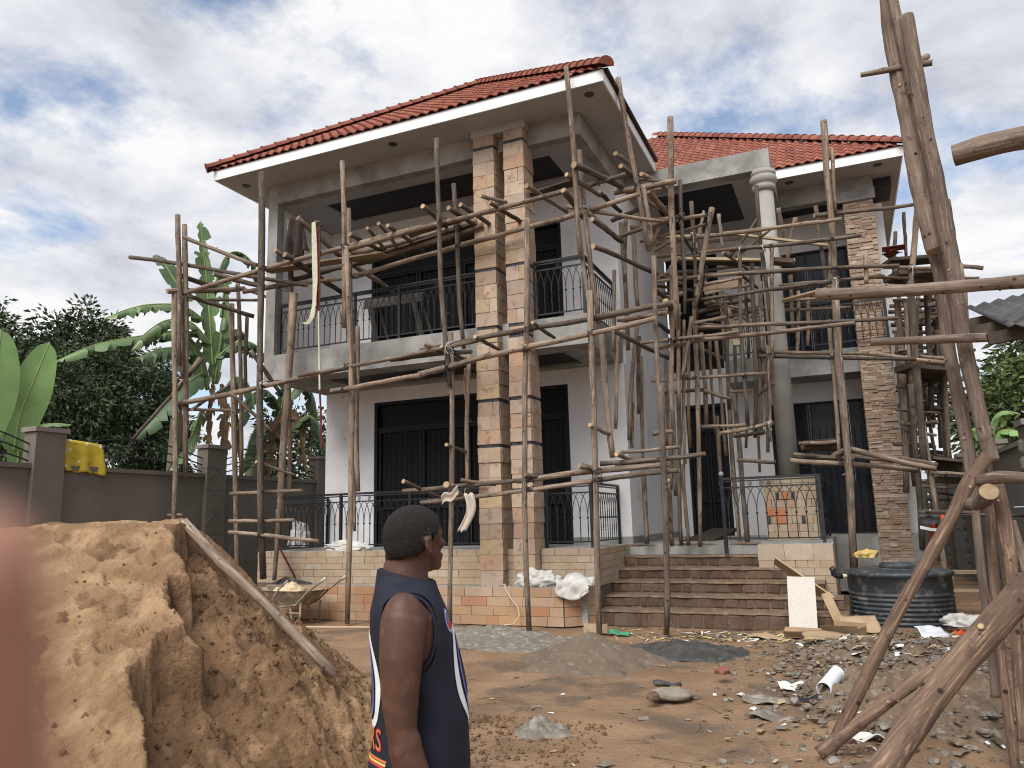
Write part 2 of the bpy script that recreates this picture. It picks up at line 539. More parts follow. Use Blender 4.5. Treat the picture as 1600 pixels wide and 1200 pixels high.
# unit pieces shared by stones, bricks and tiles: chipped, slightly uneven boxes about the origin
def unit_block(seed, jit=.03, bev=.06):
    r = random.Random(seed)
    me = bpy.data.meshes.new('block')
    bm = bmesh.new()
    bmesh.ops.create_cube(bm, size=1.0)
    for v in bm.verts:
        v.co += Vector((r.uniform(-jit, jit), r.uniform(-jit, jit), r.uniform(-jit, jit)))
    fe = [e for e in bm.edges if all(v.co.y < 0 for v in e.verts)]
    if bev:
        bmesh.ops.bevel(bm, geom=fe, offset=bev, segments=1, affect='EDGES', profile=.5)
    bm.to_mesh(me)
    bm.free()
    return me


BLOCKS = {}


def block_mesh(key, m, n=5, jit=.02, bev=.05):
    if key not in BLOCKS:
        L = []
        for i in range(n):
            me = unit_block(100 + i, jit, bev)
            me.name = key
            me.materials.append(m)
            L.append(me)
        BLOCKS[key] = L
    return R.choice(BLOCKS[key])


def pieces(name, items, m, parent, key, limit=300, jit=.02, bev=.05):
    """items = [(centre, size, rotz, tiltx)]; the first `limit` are objects, the rest one stuff part"""
    items = sorted(items, key=lambda it: -(it[1][0] * it[1][2]) / (Vector(it[0]) - CAMPOS).length_squared)
    for c, sz, rz, tx in items[:limit]:
        o = link(name, block_mesh(key, m, jit=jit, bev=bev), parent)
        o.location = c
        o.scale = sz
        o.rotation_euler = (tx, 0, rz)
    if len(items) > limit:
        mb = MB()
        for c, sz, rz, tx in items[limit:]:
            mat4 = Matrix.Translation(c) @ Matrix.Rotation(rz, 4, 'Z') @ Matrix.Rotation(tx, 4, 'X') @ Matrix.Diagonal((*sz, 1))
            vs = [mat4 @ Vector((x * .5 + R.uniform(-jit, jit), y * .5, z * .5 + R.uniform(-jit, jit))) for x, y, z in
                  ((-1, -1, -1), (1, -1, -1), (1, 1, -1), (-1, 1, -1), (-1, -1, 1), (1, -1, 1), (1, 1, 1), (-1, 1, 1))]
            mb.add(vs, [(0, 3, 2, 1), (4, 5, 6, 7), (0, 1, 5, 4), (1, 2, 6, 5), (2, 3, 7, 6), (3, 0, 4, 7)])
        mb.build(name + '_infill', m, parent, kind='stuff')


def course(items, p0, p1, z0, z1, lens, thick, proud=.0, gap=.005, tilt=.0, out_n=None):
    """one course of cladding pieces from p0 to p1 (2-D), outer face offset `proud` along out_n"""
    p0, p1 = Vector((*p0, 0)), Vector((*p1, 0))
    L = (p1 - p0).length
    d = (p1 - p0).normalized()
    n = Vector((d.y, -d.x, 0)) if out_n is None else Vector((*out_n, 0))
    rz = math.atan2(d.y, d.x)
    s = 0.0
    while s < L - 1e-4:
        l = R.uniform(*lens)
        if s + l > L - lens[0] * .55:
            l = L - s
        pr = proud + R.uniform(0, .008)
        c = p0 + d * (s + l / 2) + n * (pr - thick / 2)
        items.append(((c.x, c.y, (z0 + z1) / 2), (l - gap, thick, z1 - z0 - gap), rz, tilt * R.uniform(.4, 1.2)))
        s += l

# ================================================================ HOUSE
V0, FL, S1B, S1T, B2, SF = 12.2, 1.17, 4.60, 5.13, 8.45, 8.86     # facade plane, floor, slab, beam and soffit heights
UL, UR, VB = -10.83, -3.80, 14.2
PV, PB = 15.2, 18.7                                                # porch beam plane, porch back wall plane
house = thing('house', 'unfinished white two storey house with red tiled roof and stone clad columns', 'house', (-5, 14, 0))

# --- floors and plinths
m = MB()
m.box(UL, -3.84, V0 + .06, 19, .05, FL)
m.box(-3.84, -.32, 14.1, 19, .05, FL - .002)
m.box(-1.43, -.34, 13.44, 14.1, .05, FL - .004)
m.box(-.32, 1.25, 17.52, 19, .05, FL - .006)
m.box(-10.2, -4.25, 11.78, V0 + .06, .0, .575)
m.box(-4.25, -3.95, 11.95, V0 + .06, .0, .572)
m.build('floor_slab', MT['concrete'], house)
m = MB()
m.box(UL + .002, -3.842, V0 + .007, V0 + .058, .1, FL - .008)
m.box(-3.838, -3.807, V0 + .03, 14.09, .1, FL - .008)
m.box(-1.428, -.342, 13.407, 13.438, .05, FL - .012)
m.box(-10.18, -4.27, 11.757, 11.778, 0, .567)
mort = m.build('mortar_bed', MT['mortar'], house)

# plinth tiles
it = []
hz = [.575, .70, .83, .945, 1.06, FL]
for i in range(5):
    course(it, (UL, V0), (-5.86, V0), hz[i], hz[i + 1], (.2, .5), .035, 0)
    course(it, (-4.80, V0), (UR, V0), hz[i], hz[i + 1], (.2, .5), .035, 0)
    course(it, (-5.42, V0 + .002), (-5.20, V0 + .002), hz[i], hz[i + 1], (.22, .3), .035, 0)
    course(it, (UR + .002, V0 + .02), (UR + .002, 14.1), hz[i], hz[i + 1], (.25, .5), .035, 0)
hz2 = [.0, .12, .26, .40, .54, .66, .78, .90, FL - .01]
for i in range(8):
    course(it, (-1.45, 13.4), (-.30, 13.4), hz2[i], hz2[i + 1], (.16, .34) if i < 7 else (.3, .45), .035, 0)
    course(it, (-.30, 13.42), (-.30, 14.6), hz2[i], hz2[i + 1], (.2, .4), .035, 0)
plinth = MB().box(UL + .05, -3.9, V0 + .06, V0 + .1, .1, .5).build('plinth', MT['mortar'], house)
pieces('plinth_tile', it, MT['plinthtile'], plinth, 'plinth_tile', jit=.012, bev=.03)
# ledge tiles
it = []
for i in range(4):
    z0, z1 = -.02 + i * .15, -.02 + (i + 1) * .15
    course(it, (-10.2, 11.75), (-4.28, 11.75), z0, z1, (.2, .55), .035, 0)
    course(it, (-4.26, 11.752), (-3.86, 12.12), z0, z1, (.18, .3), .035, 0)
ledge = MB().box(-10.1, -4.35, 11.79, 11.9, .02, .5).build('ledge', MT['mortar'], house)
pieces('ledge_tile', it, MT['walltile'], ledge, 'ledge_tile', jit=.012, bev=.03)

# --- slabs with recessed ceiling panels
def slab_with_tray(name, x0, x1, y0, y1, zb, zt, tx0, tx1, ty0, ty1, m_):
    b = MB()
    b.box(x0, x1, y0, ty0, zb, zt)
    b.box(x0, x1, ty1, y1, zb, zt)
    b.box(x0, tx0, ty0, ty1, zb, zt)
    b.box(tx1, x1, ty0, ty1, zb, zt)
    b.box(tx0, tx1, ty0, ty1, zb + .10, zt)
    o = b.build(name, m_, house)
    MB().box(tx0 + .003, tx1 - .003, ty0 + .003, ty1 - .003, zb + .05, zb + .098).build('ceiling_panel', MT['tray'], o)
    return o


slab_with_tray('balcony_slab', UL, UR, V0, 14.36, S1B, S1T, -9.6, -4.45, 12.72, 13.85, MT['concrete'])
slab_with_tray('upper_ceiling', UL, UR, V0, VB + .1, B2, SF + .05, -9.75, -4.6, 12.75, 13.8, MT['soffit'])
# concrete beam faces 3 mm proud of the ceiling block
m = MB()
m.box(UL - .003, UR + .003, V0 - .004, V0 + .2, B2 - .003, SF)
m.box(UR - .2, UR + .004, V0 + .2, PV, B2 - .003, SF)
m.box(UL - .004, UL + .2, V0 + .2, 19, B2 - .003, SF)
m.build('ring_beam', MT['concrete'], house)
MB().box(-5.87, -4.78, 11.98, V0 - .006, SF - .14, SF + .02).build('column_head', MT['soffit'], house)
# porch beam and ceiling
slab_with_tray('porch_ceiling', UR + .006, -.85, PV + .3, PB, B2 + .002, SF - .03, -3.35, -1.62, PV + .42, 17.9, MT['soffit'])
m = MB()
m.box(UR + .008, -.82, PV, PV + .298, B2, SF + .02)
m.box(-.849, -.82, PV + .298, PB, B2, SF + .018)
m.build('porch_beam', MT['concrete'], house)
# right bay slab and beam
m = MB()
m.box(-2.3, 1.12, 17.7, PB, S1B, S1T)
m.build('balcony_slab', MT['concrete'], house)
m = MB()
m.box(-.818, 1.12, 17.5, 17.75, B2, SF)
m.box(.30, 1.14, 17.46, 17.498, B2 - .12, B2 + .12)
m.build('ring_beam', MT['concrete'], house)
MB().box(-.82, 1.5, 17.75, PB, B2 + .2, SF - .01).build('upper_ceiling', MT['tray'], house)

# --- walls
m = MB()
m.box(UL, UL + .15, V0 + .22, VB + 5, S1T, B2)                      # left side wall upstairs
m.box(-10.75, -9.46, VB, VB + .2, FL, S1B)                          # back wall, ground floor
m.box(-4.91, UR + .05, VB, VB + .2, FL, S1B)
m.box(-9.46, -4.91, VB, VB + .2, 4.30, S1B)
m.box(UL + .15, -9.55, VB, VB + .2, S1T, B2)                        # back wall, upstairs
m.box(-4.93, UR + .05, VB, VB + .2, S1T, B2)
m.box(-9.55, -4.93, VB, VB + .2, 7.75, B2)
m.box(UR - .15, UR + .05, VB + .2, PB, FL, S1B)                     # flank wall beside the porch
m.box(UR - .15, UR + .05, VB + .2, PB, S1B, B2)
m.box(-10.75, -10.6, VB + .2, 19, FL, S1B)
m.box(UR + .05, -3.45, PB, PB + .2, FL, S1B)                        # porch back wall
m.box(-3.45, -2.50, PB, PB + .2, 4.30, S1B)
m.box(-2.50, -1.50, PB, PB + .2, FL, S1B)
m.box(-1.50, 1.3, PB, PB + .2, 4.15, S1B)
m.box(1.0, 1.3, PB, PB + .2, FL, 4.15)
m.box(UR + .05, -2.45, PB, PB + .2, 8.05, B2)
m.box(-2.45, -1.45, PB, PB + .2, S1B, B2)
m.box(-1.45, 1.3, PB, PB + .2, 7.75, B2 + .2)
m.box(-1.45, 1.3, PB, PB + .2, S1B, 5.14)
m.box(.62, 1.3, PB, PB + .2, 5.14, 7.75)
m.box(UR + .05, -2.45, PB, PB + .2, S1B, 5.14)
m.box(1.13, 1.3, 18.2, PB, FL, B2)
m.build('wall', MT['white'], house)
MB().box(UL - .005, UL + .24, V0 + .002, V0 + .22, S1T, B2 - .004).build('wall_pier', MT['concrete'], house)
# skirting of raw cement under the white paint
m = MB()
m.box(-4.90, UR + .056, VB - .006, VB - .001, FL, FL + .13)
m.box(UR + .051, UR + .056, VB, PB, FL, FL + .13)
m.build('skirting', MT['concrete'], house)


# --- doors and windows: dark steel leaves with bars; room darkness put into leaf and pane colours
def steel_door(x0, x1, z0, z1, y, n, name='door', bars=True):
    d = MB().box(x0, x1, y + .12, y + .15, z0, z1).build(name, MT['door'], house)
    f = MB()
    f.box(x0, x0 + .07, y, y + .119, z0, z1)
    f.box(x1 - .07, x1, y, y + .119, z0, z1)
    f.box(x0 + .07, x1 - .07, y, y + .119, z1 - .07, z1)
    f.box(x0 + .07, x1 - .07, y + .03, y + .119, z0 + (z1 - z0) * .80, z0 + (z1 - z0) * .80 + .06)
    f.build('door_frame', MT['doorframe'], d)
    wd = (x1 - x0 - .14) / n
    for i in range(n):
        a, b = x0 + .07 + i * wd + .012, x0 + .07 + (i + 1) * wd - .012
        zt = z0 + (z1 - z0) * .80
        p = MB()
        p.box(a, a + .05, y + .05, y + .118, z0 + .02, zt)
        p.box(b - .05, b, y + .05, y + .118, z0 + .02, zt)
        for zz in (z0 + .02, z0 + (z1 - z0) * .25, zt - .05):
            p.box(a + .05, b - .05, y + .052, y + .117, zz, zz + .05)
        p.build('door_leaf', MT['doorframe'], d)
        if bars:
            k = max(3, int((b - a) / .13))
            for j in range(1, k):
                xx = a + (b - a) * j / k
                MB().tube([(xx, y + .07, z0 + .05), (xx, y + .07, zt - .03)], .009, 6).build('door_bar', MT['doorframe'], d)
    return d


steel_door(-9.46, -4.91, FL, 4.30, VB + .02, 4)
steel_door(-9.55, -4.93, S1T, 7.75, VB + .02, 4)
steel_door(-3.45, -2.50, FL, 4.30, PB + .04, 2, bars=False)  # dark leaf stands in for the open doorway's unlit inside
steel_door(-3.72, -2.45, S1T, 8.05, PB + .04, 2)


def window(x0, x1, z0, z1, y, nx, nz):
    fr = MB()
    t = .05
    fr.box(x0, x0 + t, y, y + .08, z0, z1)
    fr.box(x1 - t, x1, y, y + .08, z0, z1)
    fr.box(x0 + t, x1 - t, y, y + .08, z0, z0 + t)
    fr.box(x0 + t, x1 - t, y, y + .08, z1 - t, z1)
    for i in range(1, nx):
        xx = x0 + (x1 - x0) * i / nx
        fr.box(xx - .02, xx + .02, y + .003, y + .077, z0 + t, z1 - t)
    for i in range(1, nz):
        zz = z0 + (z1 - z0) * i / nz
        fr.box(x0 + t, x1 - t, y + .006, y + .074, zz - .018, zz + .018)
    wn = fr.build('window', MT['doorframe'], house)
    for i in range(nx):
        for j in range(nz):
            a, b = x0 + (x1 - x0) * i / nx + .022, x0 + (x1 - x0) * (i + 1) / nx - .022
            c, d_ = z0 + (z1 - z0) * j / nz + .02, z0 + (z1 - z0) * (j + 1) / nz - .02
            MB().box(a, b, y + .035, y + .043, c, d_).build('pane', MT['glass'], wn)
    k = int((x1 - x0) / .14)
    for j in range(1, k):
        xx = x0 + (x1 - x0) * j / k
        MB().tube([(xx, y - .03, z0 + .02), (xx, y - .03, z1 - .6)], .008, 6).build('window_bar', MT['doorframe'], wn)
    return wn


window(-1.50, 1.0, FL + .02, 4.15, PB + .05, 3, 2)
window(-1.45, .62, 5.14, 7.75, PB + .05, 2, 2)

# --- soffits, fascia and downlights
EL, ER, EV = -11.58, -3.13, 11.42
RR, RV = 1.66, 16.78
m = MB()
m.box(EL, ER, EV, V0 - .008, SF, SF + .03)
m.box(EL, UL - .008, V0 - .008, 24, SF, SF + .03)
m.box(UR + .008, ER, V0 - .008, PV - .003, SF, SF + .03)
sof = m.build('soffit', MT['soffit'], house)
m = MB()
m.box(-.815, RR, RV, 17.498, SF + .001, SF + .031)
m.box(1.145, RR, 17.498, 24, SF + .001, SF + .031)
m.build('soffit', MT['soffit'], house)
m = MB()
m.box(EL - .03, ER + .03, EV - .03, EV - .001, SF - .012, SF + .20)
m.box(ER + .001, ER + .03, EV - .001, PV - .01, SF - .012, SF + .20)
m.box(EL - .03, EL - .001, EV - .001, 24, SF - .012, SF + .20)
m.build('fascia', MT['fascia'], house)
m = MB()
m.box(-.818, RR + .03, RV - .03, RV - .001, SF - .012, SF + .20)
m.box(RR + .001, RR + .03, RV - .001, 24, SF - .012, SF + .20)
m.build('fascia', MT['fascia'], house)
for px in ((-3.45, 11.72), (-7.42, 11.72), (-11.2, 11.9), (-.55, 17.1), (1.22, 17.02)):
    b = MB()
    b.lathe([(.085, -.012), (.085, 0), (.07, .001), (.066, -.006)], (px[0], px[1], SF - .001), 16)
    dl = b.build('downlight', MT['lamp'], sof, smooth=False)
    MB().lathe([(.064, -.010), (.064, -.004)], (px[0], px[1], SF), 16).build('lamp_recess', MT['tray'], dl) if False else None

# --- roof
TP = .74
SL = math.atan(TP)
ez = SF + .20
def rz_(d):
    return ez + TP * d
rb = MB()
E0, E1, EB = EL - .05, ER + .05, EV - .06
half = (E1 - E0) / 2
mx_ = (E0 + E1) / 2
pk = (mx_, EB + half, rz_(half))
rb.add([(E0, EB, ez), (E1, EB, ez), pk], [(0, 1, 2)])
rb.add([(E1, EB, ez), (E1, PV, ez), (-4.4, PV, rz_(E1 + 4.4)), (-4.4, 20, rz_(E1 + 4.4)), (mx_, 20, rz_(half)), pk], [(0, 1, 2, 3, 4, 5)])
rb.add([(E0, EB, ez), pk, (mx_, 26, rz_(half)), (E0, 26, ez)], [(0, 1, 2, 3)])
Q0, Q1, QB = -5.5, RR + .05, RV - .06
h2 = 6.2
rb.add([(Q0, QB, ez), (Q1, QB, ez), (Q1 - h2, QB + h2, rz_(h2)), (Q0, QB + h2, rz_(h2))], [(0, 1, 2, 3)])
rb.add([(Q1, QB, ez), (Q1, 30, ez), (Q1 - h2, 30, rz_(h2)), (Q1 - h2, QB + h2, rz_(h2))], [(0, 1, 2, 3)])
roof = rb.build('roof', MT['roofdark'], house)


def tile_mesh():
    b = MB()
    n, L, W = 8, .34, .212
    prof = []
    for i in range(n + 1):
        s = i / n
        x = (s - .5) * W
        z = .030 * math.sin(math.pi * min(1, s / .62)) if s < .62 else -.014 * math.sin(math.pi * (s - .62) / .38)
        prof.append((x, z))
    vs = []
    for y, dz in ((0, .020), (L, 0.0)):
        for x, z in prof:
            vs.append((x, y, z + dz))
    for x, z in prof:
        vs.append((x, 0, z + .002))
    k = n + 1
    fs = []
    for i in range(n):
        fs.append((i, i + 1, k + i + 1, k + i))
        fs.append((2 * k + i, 2 * k + i + 1, i + 1, i))
    b.add(vs, fs)
    return b


tb = tile_mesh()
tme = bpy.data.meshes.new('roof_tile')
tme.from_pydata(tb.v, [], tb.f)
tme.materials.append(MT['roof'])
tme.polygons.foreach_set('use_smooth', [i % 2 == 0 for i in range(len(tb.f))])
tspots = []
for row in range(0, 29):
    d = row * .25
    for (x0, x1, yb, hl, hr, lim) in ((E0, E1, EB, 1, 1, 99), (Q0 + .5, Q1, QB, 0, 1, h2)):
        if d > lim - .2:
            continue
        a, b_ = x0 + d * hl, x1 - d * hr
        if b_ - a < .2:
            continue
        n = int((x1 - x0) / .20)
        for i in range(n):
            x = x0 + .105 + i * .20
            if a + .05 < x < b_ - .03:
                tspots.append((x + R.uniform(-.004, .004), yb + d, rz_(d) + .01, R.uniform(-.012, .012)))
tspots.sort(key=lambda t: (Vector(t[:3]) - CAMPOS).length * (1.0 if t[1] > 16 else 1.12))
for x, y, z, rr in tspots[:300]:
    o = link('roof_tile', tme, roof)
    o.location = (x, y, z)
    o.rotation_euler = (SL + R.uniform(-.01, .012), R.uniform(-.012, .012), rr)
rest = MB()
for x, y, z, rr in tspots[300:]:
    mm = Matrix.Translation((x, y, z)) @ Matrix.Rotation(rr, 4, 'Z') @ Matrix.Rotation(SL, 4, 'X')
    rest.add([mm @ Vector(p) for p in tb.v], tb.f)
rest.build('roof_tile_field', MT['roof'], roof, kind='stuff')
# eave shadow board and hip caps
cap = MB()
n = 8
for yy, r in ((0, .135), (.40, .112)):
    pass
vs, fs = [], []
for yy, r in ((0, .150), (.03, .150), (.031, .132), (.36, .118)):
    for k in range(n + 1):
        a = math.pi * k / n
        vs.append((math.cos(a) * r, yy, math.sin(a) * r * .95 - .02))
for j in range(3):
    for k in range(n):
        fs.append((j * (n + 1) + k, j * (n + 1) + k + 1, (j + 1) * (n + 1) + k + 1, (j + 1) * (n + 1) + k))
fs.append(tuple(range(n + 1)))
cap.add(vs, fs)
cme = bpy.data.meshes.new('ridge_tile')
cme.from_pydata(cap.v, [], cap.f)
cme.materials.append(MT['roof'])
cme.polygons.foreach_set('use_smooth', [True] * len(cap.f))
cme.polygons[len(cap.f) - 1].use_smooth = False


def hip(p, dx, dy, length):
    dirv = Vector((dx, dy, TP)).normalized()
    q = dirv.to_track_quat('Y', 'Z')
    s = -.12
    while s < length:
        o = link('ridge_tile', cme, roof)
        o.location = Vector(p) + dirv * s + Vector((0, 0, .07))
        o.rotation_mode = 'QUATERNION'
        o.rotation_quaternion = q
        s += .31


hyp = math.sqrt(2 + TP * TP)
hip((E0, EB, ez), 1, 1, half * hyp)
hip((E1, EB, ez), -1, 1, half * hyp)
hip((Q1, QB, ez), -1, 1, h2 * hyp)
# side verge tiles seen edge on along the right hand eave
m = MB()
y = EB + .1
while y < PV - .1:
    m.box(E1 - .02, E1 + .05, y, y + .22, ez - .01, ez + .05)
    y += .25
m.build('verge_tiles', MT['roofdark'], roof, kind='stuff')

# --- square stone columns
BANDS = {0: [8.48, 6.12, 5.04, 3.73, 2.93], 1: [8.50, 6.13, 5.03, 4.83, 3.73, 2.94, 2.15]}
for ci, (a, b_) in enumerate(((-5.83, -5.42), (-5.21, -4.83))):
    y0, y1, zb, zt = 12.0, 12.44, .57, SF - .142
    col_ = MB().box(a + .03, b_ - .03, y0 + .03, y1 - .03, zb, zt).build('column', MT['mortar'], house)
    it, bt = [], []
    edges = sorted([zb] + [x for bz in BANDS[ci] for x in (bz - .028, bz + .028)] + [zt])
    z = zb
    segs = []
    cuts = sorted(BANDS[ci])
    lo = zb
    for bz in cuts + [None]:
        hi = (bz - .028) if bz else zt
        if hi - lo > .02:
            k = max(1, round((hi - lo) / .262))
            for j in range(k):
                segs.append((lo + (hi - lo) * j / k, lo + (hi - lo) * (j + 1) / k, False))
        if bz:
            segs.append((hi, bz + .028, True))
            lo = bz + .028
    for z0, z1, isb in segs:
        pr = R.uniform(0, .016)
        if isb:
            pr = -.006
        lens = (.12, .16) if isb else R.choice(((.5, .6), (.5, .6), (.16, .27), (.2, .3)))
        L = bt if isb else it
        tl = -.03 if not isb else 0
        course(L, (a - pr, y0), (b_ + pr, y0), z0, z1, lens, .03, pr, .004, tl)
        lens = (.12, .16) if isb else R.choice(((.5, .6), (.5, .6), (.18, .3)))
        course(L, (b_, y0 + .03), (b_, y1), z0, z1, lens, .03, pr, .004, tl)
        course(L, (a, y1), (a, y0 + .03), z0, z1, lens, .03, pr, .004, tl)
    pieces('stone_tile', it, MT['stone'], col_, 'stone_tile', bev=.03)
    pieces('band_tile', bt, MT['band'], col_, 'band_tile')

# --- round porch columns on a clad pedestal
pc = (-.98, PV + .18)
for k, (cx, cy, zb) in enumerate(((pc[0], pc[1], 2.33),)):
    rc = MB()
    rc.lathe([(.185, zb), (.182, 5.0), (.172, 8.04)], (cx, cy, 0), 32)
    c_ = rc.build('round_column', MT['plaster'], house, smooth=True)
    cp = MB()
    prof = [(.175, 8.02), (.20, 8.03), (.225, 8.06), (.235, 8.10), (.225, 8.14), (.21, 8.16), (.235, 8.18), (.262, 8.22), (.27, 8.27), (.26, 8.32), (.235, 8.35), (.25, 8.36), (.25, 8.449)]
    cp.lathe(prof, (cx, cy, 0), 32)
    cp.build('capital', MT['plaster'], c_, smooth=True)
pd = MB().box(pc[0] - .42, pc[0] + .42, PV - .14, PV + .6, FL, 2.33).build('pedestal', MT['mortar'], house)
it, ot, bt = [], [], []
for i in range(8):
    z0 = FL + i * .146
    course(it, (pc[0] - .455, PV - .175), (pc[0] + .455, PV - .175), z0, z0 + .146, (.1, .24), .035, 0, .006)
    course(it, (pc[0] + .455, PV - .14), (pc[0] + .455, PV + .6), z0, z0 + .146, (.1, .24), .035, 0, .006)
pieces('pedestal_tile', it, MT['plinthtile'], pd, 'pedestal_tile')
for xx, zz, mm_, wd in ((-.34, 3, 'o', .2), (-.15, 3, 'o', .18), (-.22, 5, 'b', .06), (.05, 5, 'b', .06), (-.08, 5, 'o', .16), (-.40, 2, 'b', .06), (.20, 2, 'b', .06), (-.18, 2, 'o', .22)):
    (bt if mm_ == 'b' else ot).append(((pc[0] + xx, PV - .186, FL + zz * .146 + .073), (wd, .03, .13), 0, 0))
pieces('orange_tile', ot, MT['orangetile'], pd, 'orange_tile')
pieces('black_tile', bt, MT['band'], pd, 'black_tile')

# --- ledgestone pillar at the right
pl = MB().box(.52, 1.06, 17.54, 18.1, 0, B2).build('stone_pillar', MT['mortar'], house)
it = []
z = .0
while z < B2 - .03:
    h = R.choice((.032, .04, .045, .055, .07))
    s = .49
    while s < 1.09:
        l = R.uniform(.09, .30)
        if s + l > 1.03:
            l = 1.09 - s
        d = R.uniform(.03, .062)
        it.append(((s + l / 2, 17.54 - d / 2 + .01, z + h / 2), (l - .006, d, h - .005), 0, R.uniform(-.04, .04)))
        s += l
    for yy in (17.6, 17.8, 18.0):
        it.append(((.51, yy, z + h / 2), (.19, R.uniform(.04, .06), h - .006), -math.pi / 2, 0))
    z += h
pieces('ledge_stone', it, MT['ledge'], pl, 'ledge_stone')

# --- wrought railings
def baluster_mesh(h, s):
    """vertical bar with knuckle and two arcs that cross those of its neighbours; along +x, height h"""
    b = MB()
    k = h * .50
    b.tube([(0, 0, 0), (0, 0, k)], .0085, 6)
    for z0 in (k - .012,):
        b.lathe([(.008, -.02), (.02, -.008), (.021, .006), (.008, .02)], (0, 0, z0), 8)
    for z0 in (.2, .24, .28):
        b.lathe([(.0085, -.012), (.0125, 0), (.0085, .012)], (0, 0, k * z0 * 2.2), 6)
    for sg in (-1, 1):
        pts = []
        for j in range(8):
            a = math.radians(80) * j / 7
            pts.append((sg * s * 1.05 * (1 - math.cos(a)), .004 * sg, k + (h - k) * math.sin(a) / math.sin(math.radians(80))))
        b.tube(pts, .0068, 5)
    me = bpy.data.meshes.new('baluster')
    me.from_pydata(b.v, [], b.f)
    me.materials.append(MT['steel'])
    return me


def scroll(pts_parent, c, d, sz):
    b = MB()
    pts = []
    for i in range(22):
        a = i / 21 * 3.6 * math.pi
        r = sz * (.15 + .85 * i / 21)
        pts.append(c + d * (r * math.cos(a) * .5) + Vector((0, 0, r * math.sin(a) * .5)))
    b.tube(pts, .006, 5)
    b.build('scroll', MT['steel'], pts_parent)


BME = {}


def railing(p0, p1, z0, z1, spacing=.135, posts=(), scrolls=()):
    p0, p1 = Vector((*p0, 0)), Vector((*p1, 0))
    L = (p1 - p0).length
    d = (p1 - p0).normalized()
    rz = math.atan2(d.y, d.x)
    Z = lambda z: Vector((0, 0, z))
    b = MB()
    b.bar(p0 + Z(z1), p1 + Z(z1), .055, .04)
    rail = b.build('railing', MT['steel'], house)
    for zz in (z1 - .045, z1 - .15, z0 + .10):
        MB().bar(p0 + Z(zz), p1 + Z(zz), .03, .022).build('rail_bar', MT['steel'], rail)
    n = max(2, round(L / spacing))
    s = L / n
    h = (z1 - .16) - (z0 + .11)
    key = (round(h, 2), round(s, 3))
    if key not in BME:
        BME[key] = baluster_mesh(h, s)
    for i in range(n):
        o = link('baluster', BME[key], rail)
        q = p0 + d * (s * (i + .5))
        o.location = q + Z(z0 + .11)
        o.rotation_euler = (0, 0, rz)
    for f in (0, 1, *posts):
        q = p0 + d * (L * f)
        b = MB().box(q.x - .025, q.x + .025, q.y - .025, q.y + .025, z0 - .02, z1 - .021)
        b.build('post', MT['steel'], rail)
    for f in scrolls:
        scroll(rail, p0 + d * (L * f) + Z(z1 - .095), d, .085)
    return rail


railing((-10.62, V0 + .28), (-5.9, V0 + .28), FL, 2.24, posts=(.33, .66), scrolls=(.42, .47, .83))
railing((-4.80, V0 + .28), (-3.98, V0 + .28), FL, 2.24, scrolls=(.5,))
railing((-3.98, V0 + .32), (-3.98, VB - .05), FL, 2.24)
railing((-10.62, V0 + .32), (-10.62, VB - .05), FL, 2.24)
railing((-10.52, V0 + .1), (-5.86, V0 + .1), S1T, 6.20, posts=(.4, .62), scrolls=(.25, .3, .8))
railing((-4.82, V0 + .1), (-3.88, V0 + .1), S1T, 6.20, scrolls=(.5,))
railing((-3.88, V0 + .14), (-3.88, VB - .02), S1T, 6.20)
pr_ = railing((-1.98, 13.62), (-.42, 13.62), FL - .02, 2.26, spacing=.155, scrolls=(.3, .42, .5))
railing((-.42, 13.66), (-.42, 17.4), FL - .02, 2.26, spacing=.155)
railing((-2.28, 17.66), (1.08, 17.42), S1T, 6.20, posts=(.5,))
b = MB()
b.tube([(-1.98, 13.62, 1.0), (-1.98, 13.62, 2.30)], .035, 10)
np_ = b.build('newel_post', MT['steel'], pr_)
MB().lathe([(.01, -.045), (.034, -.032), (.046, 0), (.034, .032), (.01, .045)], (-1.98, 13.62, 2.345), 14).build('finial', mat('grey_ball_finial', (.25, .25, .26), None, rough=.35), pr_, smooth=True)

# --- entrance steps with brick risers
steps = thing('front_steps', 'six muddy unfinished brick steps leading up to the dark entrance door', 'steps', (-2.3, 12.1, 0))
sv = [12.10, 12.5, 12.9, 13.3, 13.7, 14.1]
sz = [.22, .41, .60, .785, .975, FL]
sr = [-.15, -.2, -.45, -.95, -1.46, -1.46]
sl = [-3.86, -3.83, -3.80, -3.775, -3.775, -3.775]
stp = None
for i in range(6):
    zlo = sz[i - 1] if i else -.05
    b = MB()
    ve = sv[i + 1] + .1 if i < 5 else 14.3
    nx = 40
    # tread: a worn bed of mud over the bricks, its front edge broken
    vs, fs = [], []
    x0, x1 = sl[i], sr[i]
    for k in range(nx + 1):
        x = x0 + (x1 - x0) * k / nx
        e = fbm(x * 3, i * 7.7, 0, 4) * .022
        f_ = fbm(x * 5, i * 3.1, 9, 3) * .010
        vs += [(x, ve, sz[i] - .004 * (i == 5)), (x, sv[i] + .005 + e, sz[i] + f_), (x, sv[i] - .012 + e, sz[i] - .03 + f_), (x, sv[i] + .014, sz[i] - .04), (x, sv[i] + .014, zlo - .03)]
    for k in range(nx):
        for j in range(4):
            fs.append((k * 5 + j, k * 5 + j + 1, (k + 1) * 5 + j + 1, (k + 1) * 5 + j))
    fs.append(tuple(range(5)))
    fs.append(tuple(nx * 5 + j for j in range(5))[::-1])
    b.add(vs, fs)
    tr = b.build('tread', MT['dirt'], steps)
    it = []
    course(it, (x0, sv[i]), (x1, sv[i]), zlo + .012, sz[i] - .035, (.10, .235), .08, -.004, .014)
    if i == 5:
        continue
    pieces('brick', it, MT['brick'], tr, 'brick', jit=.03, bev=.10)

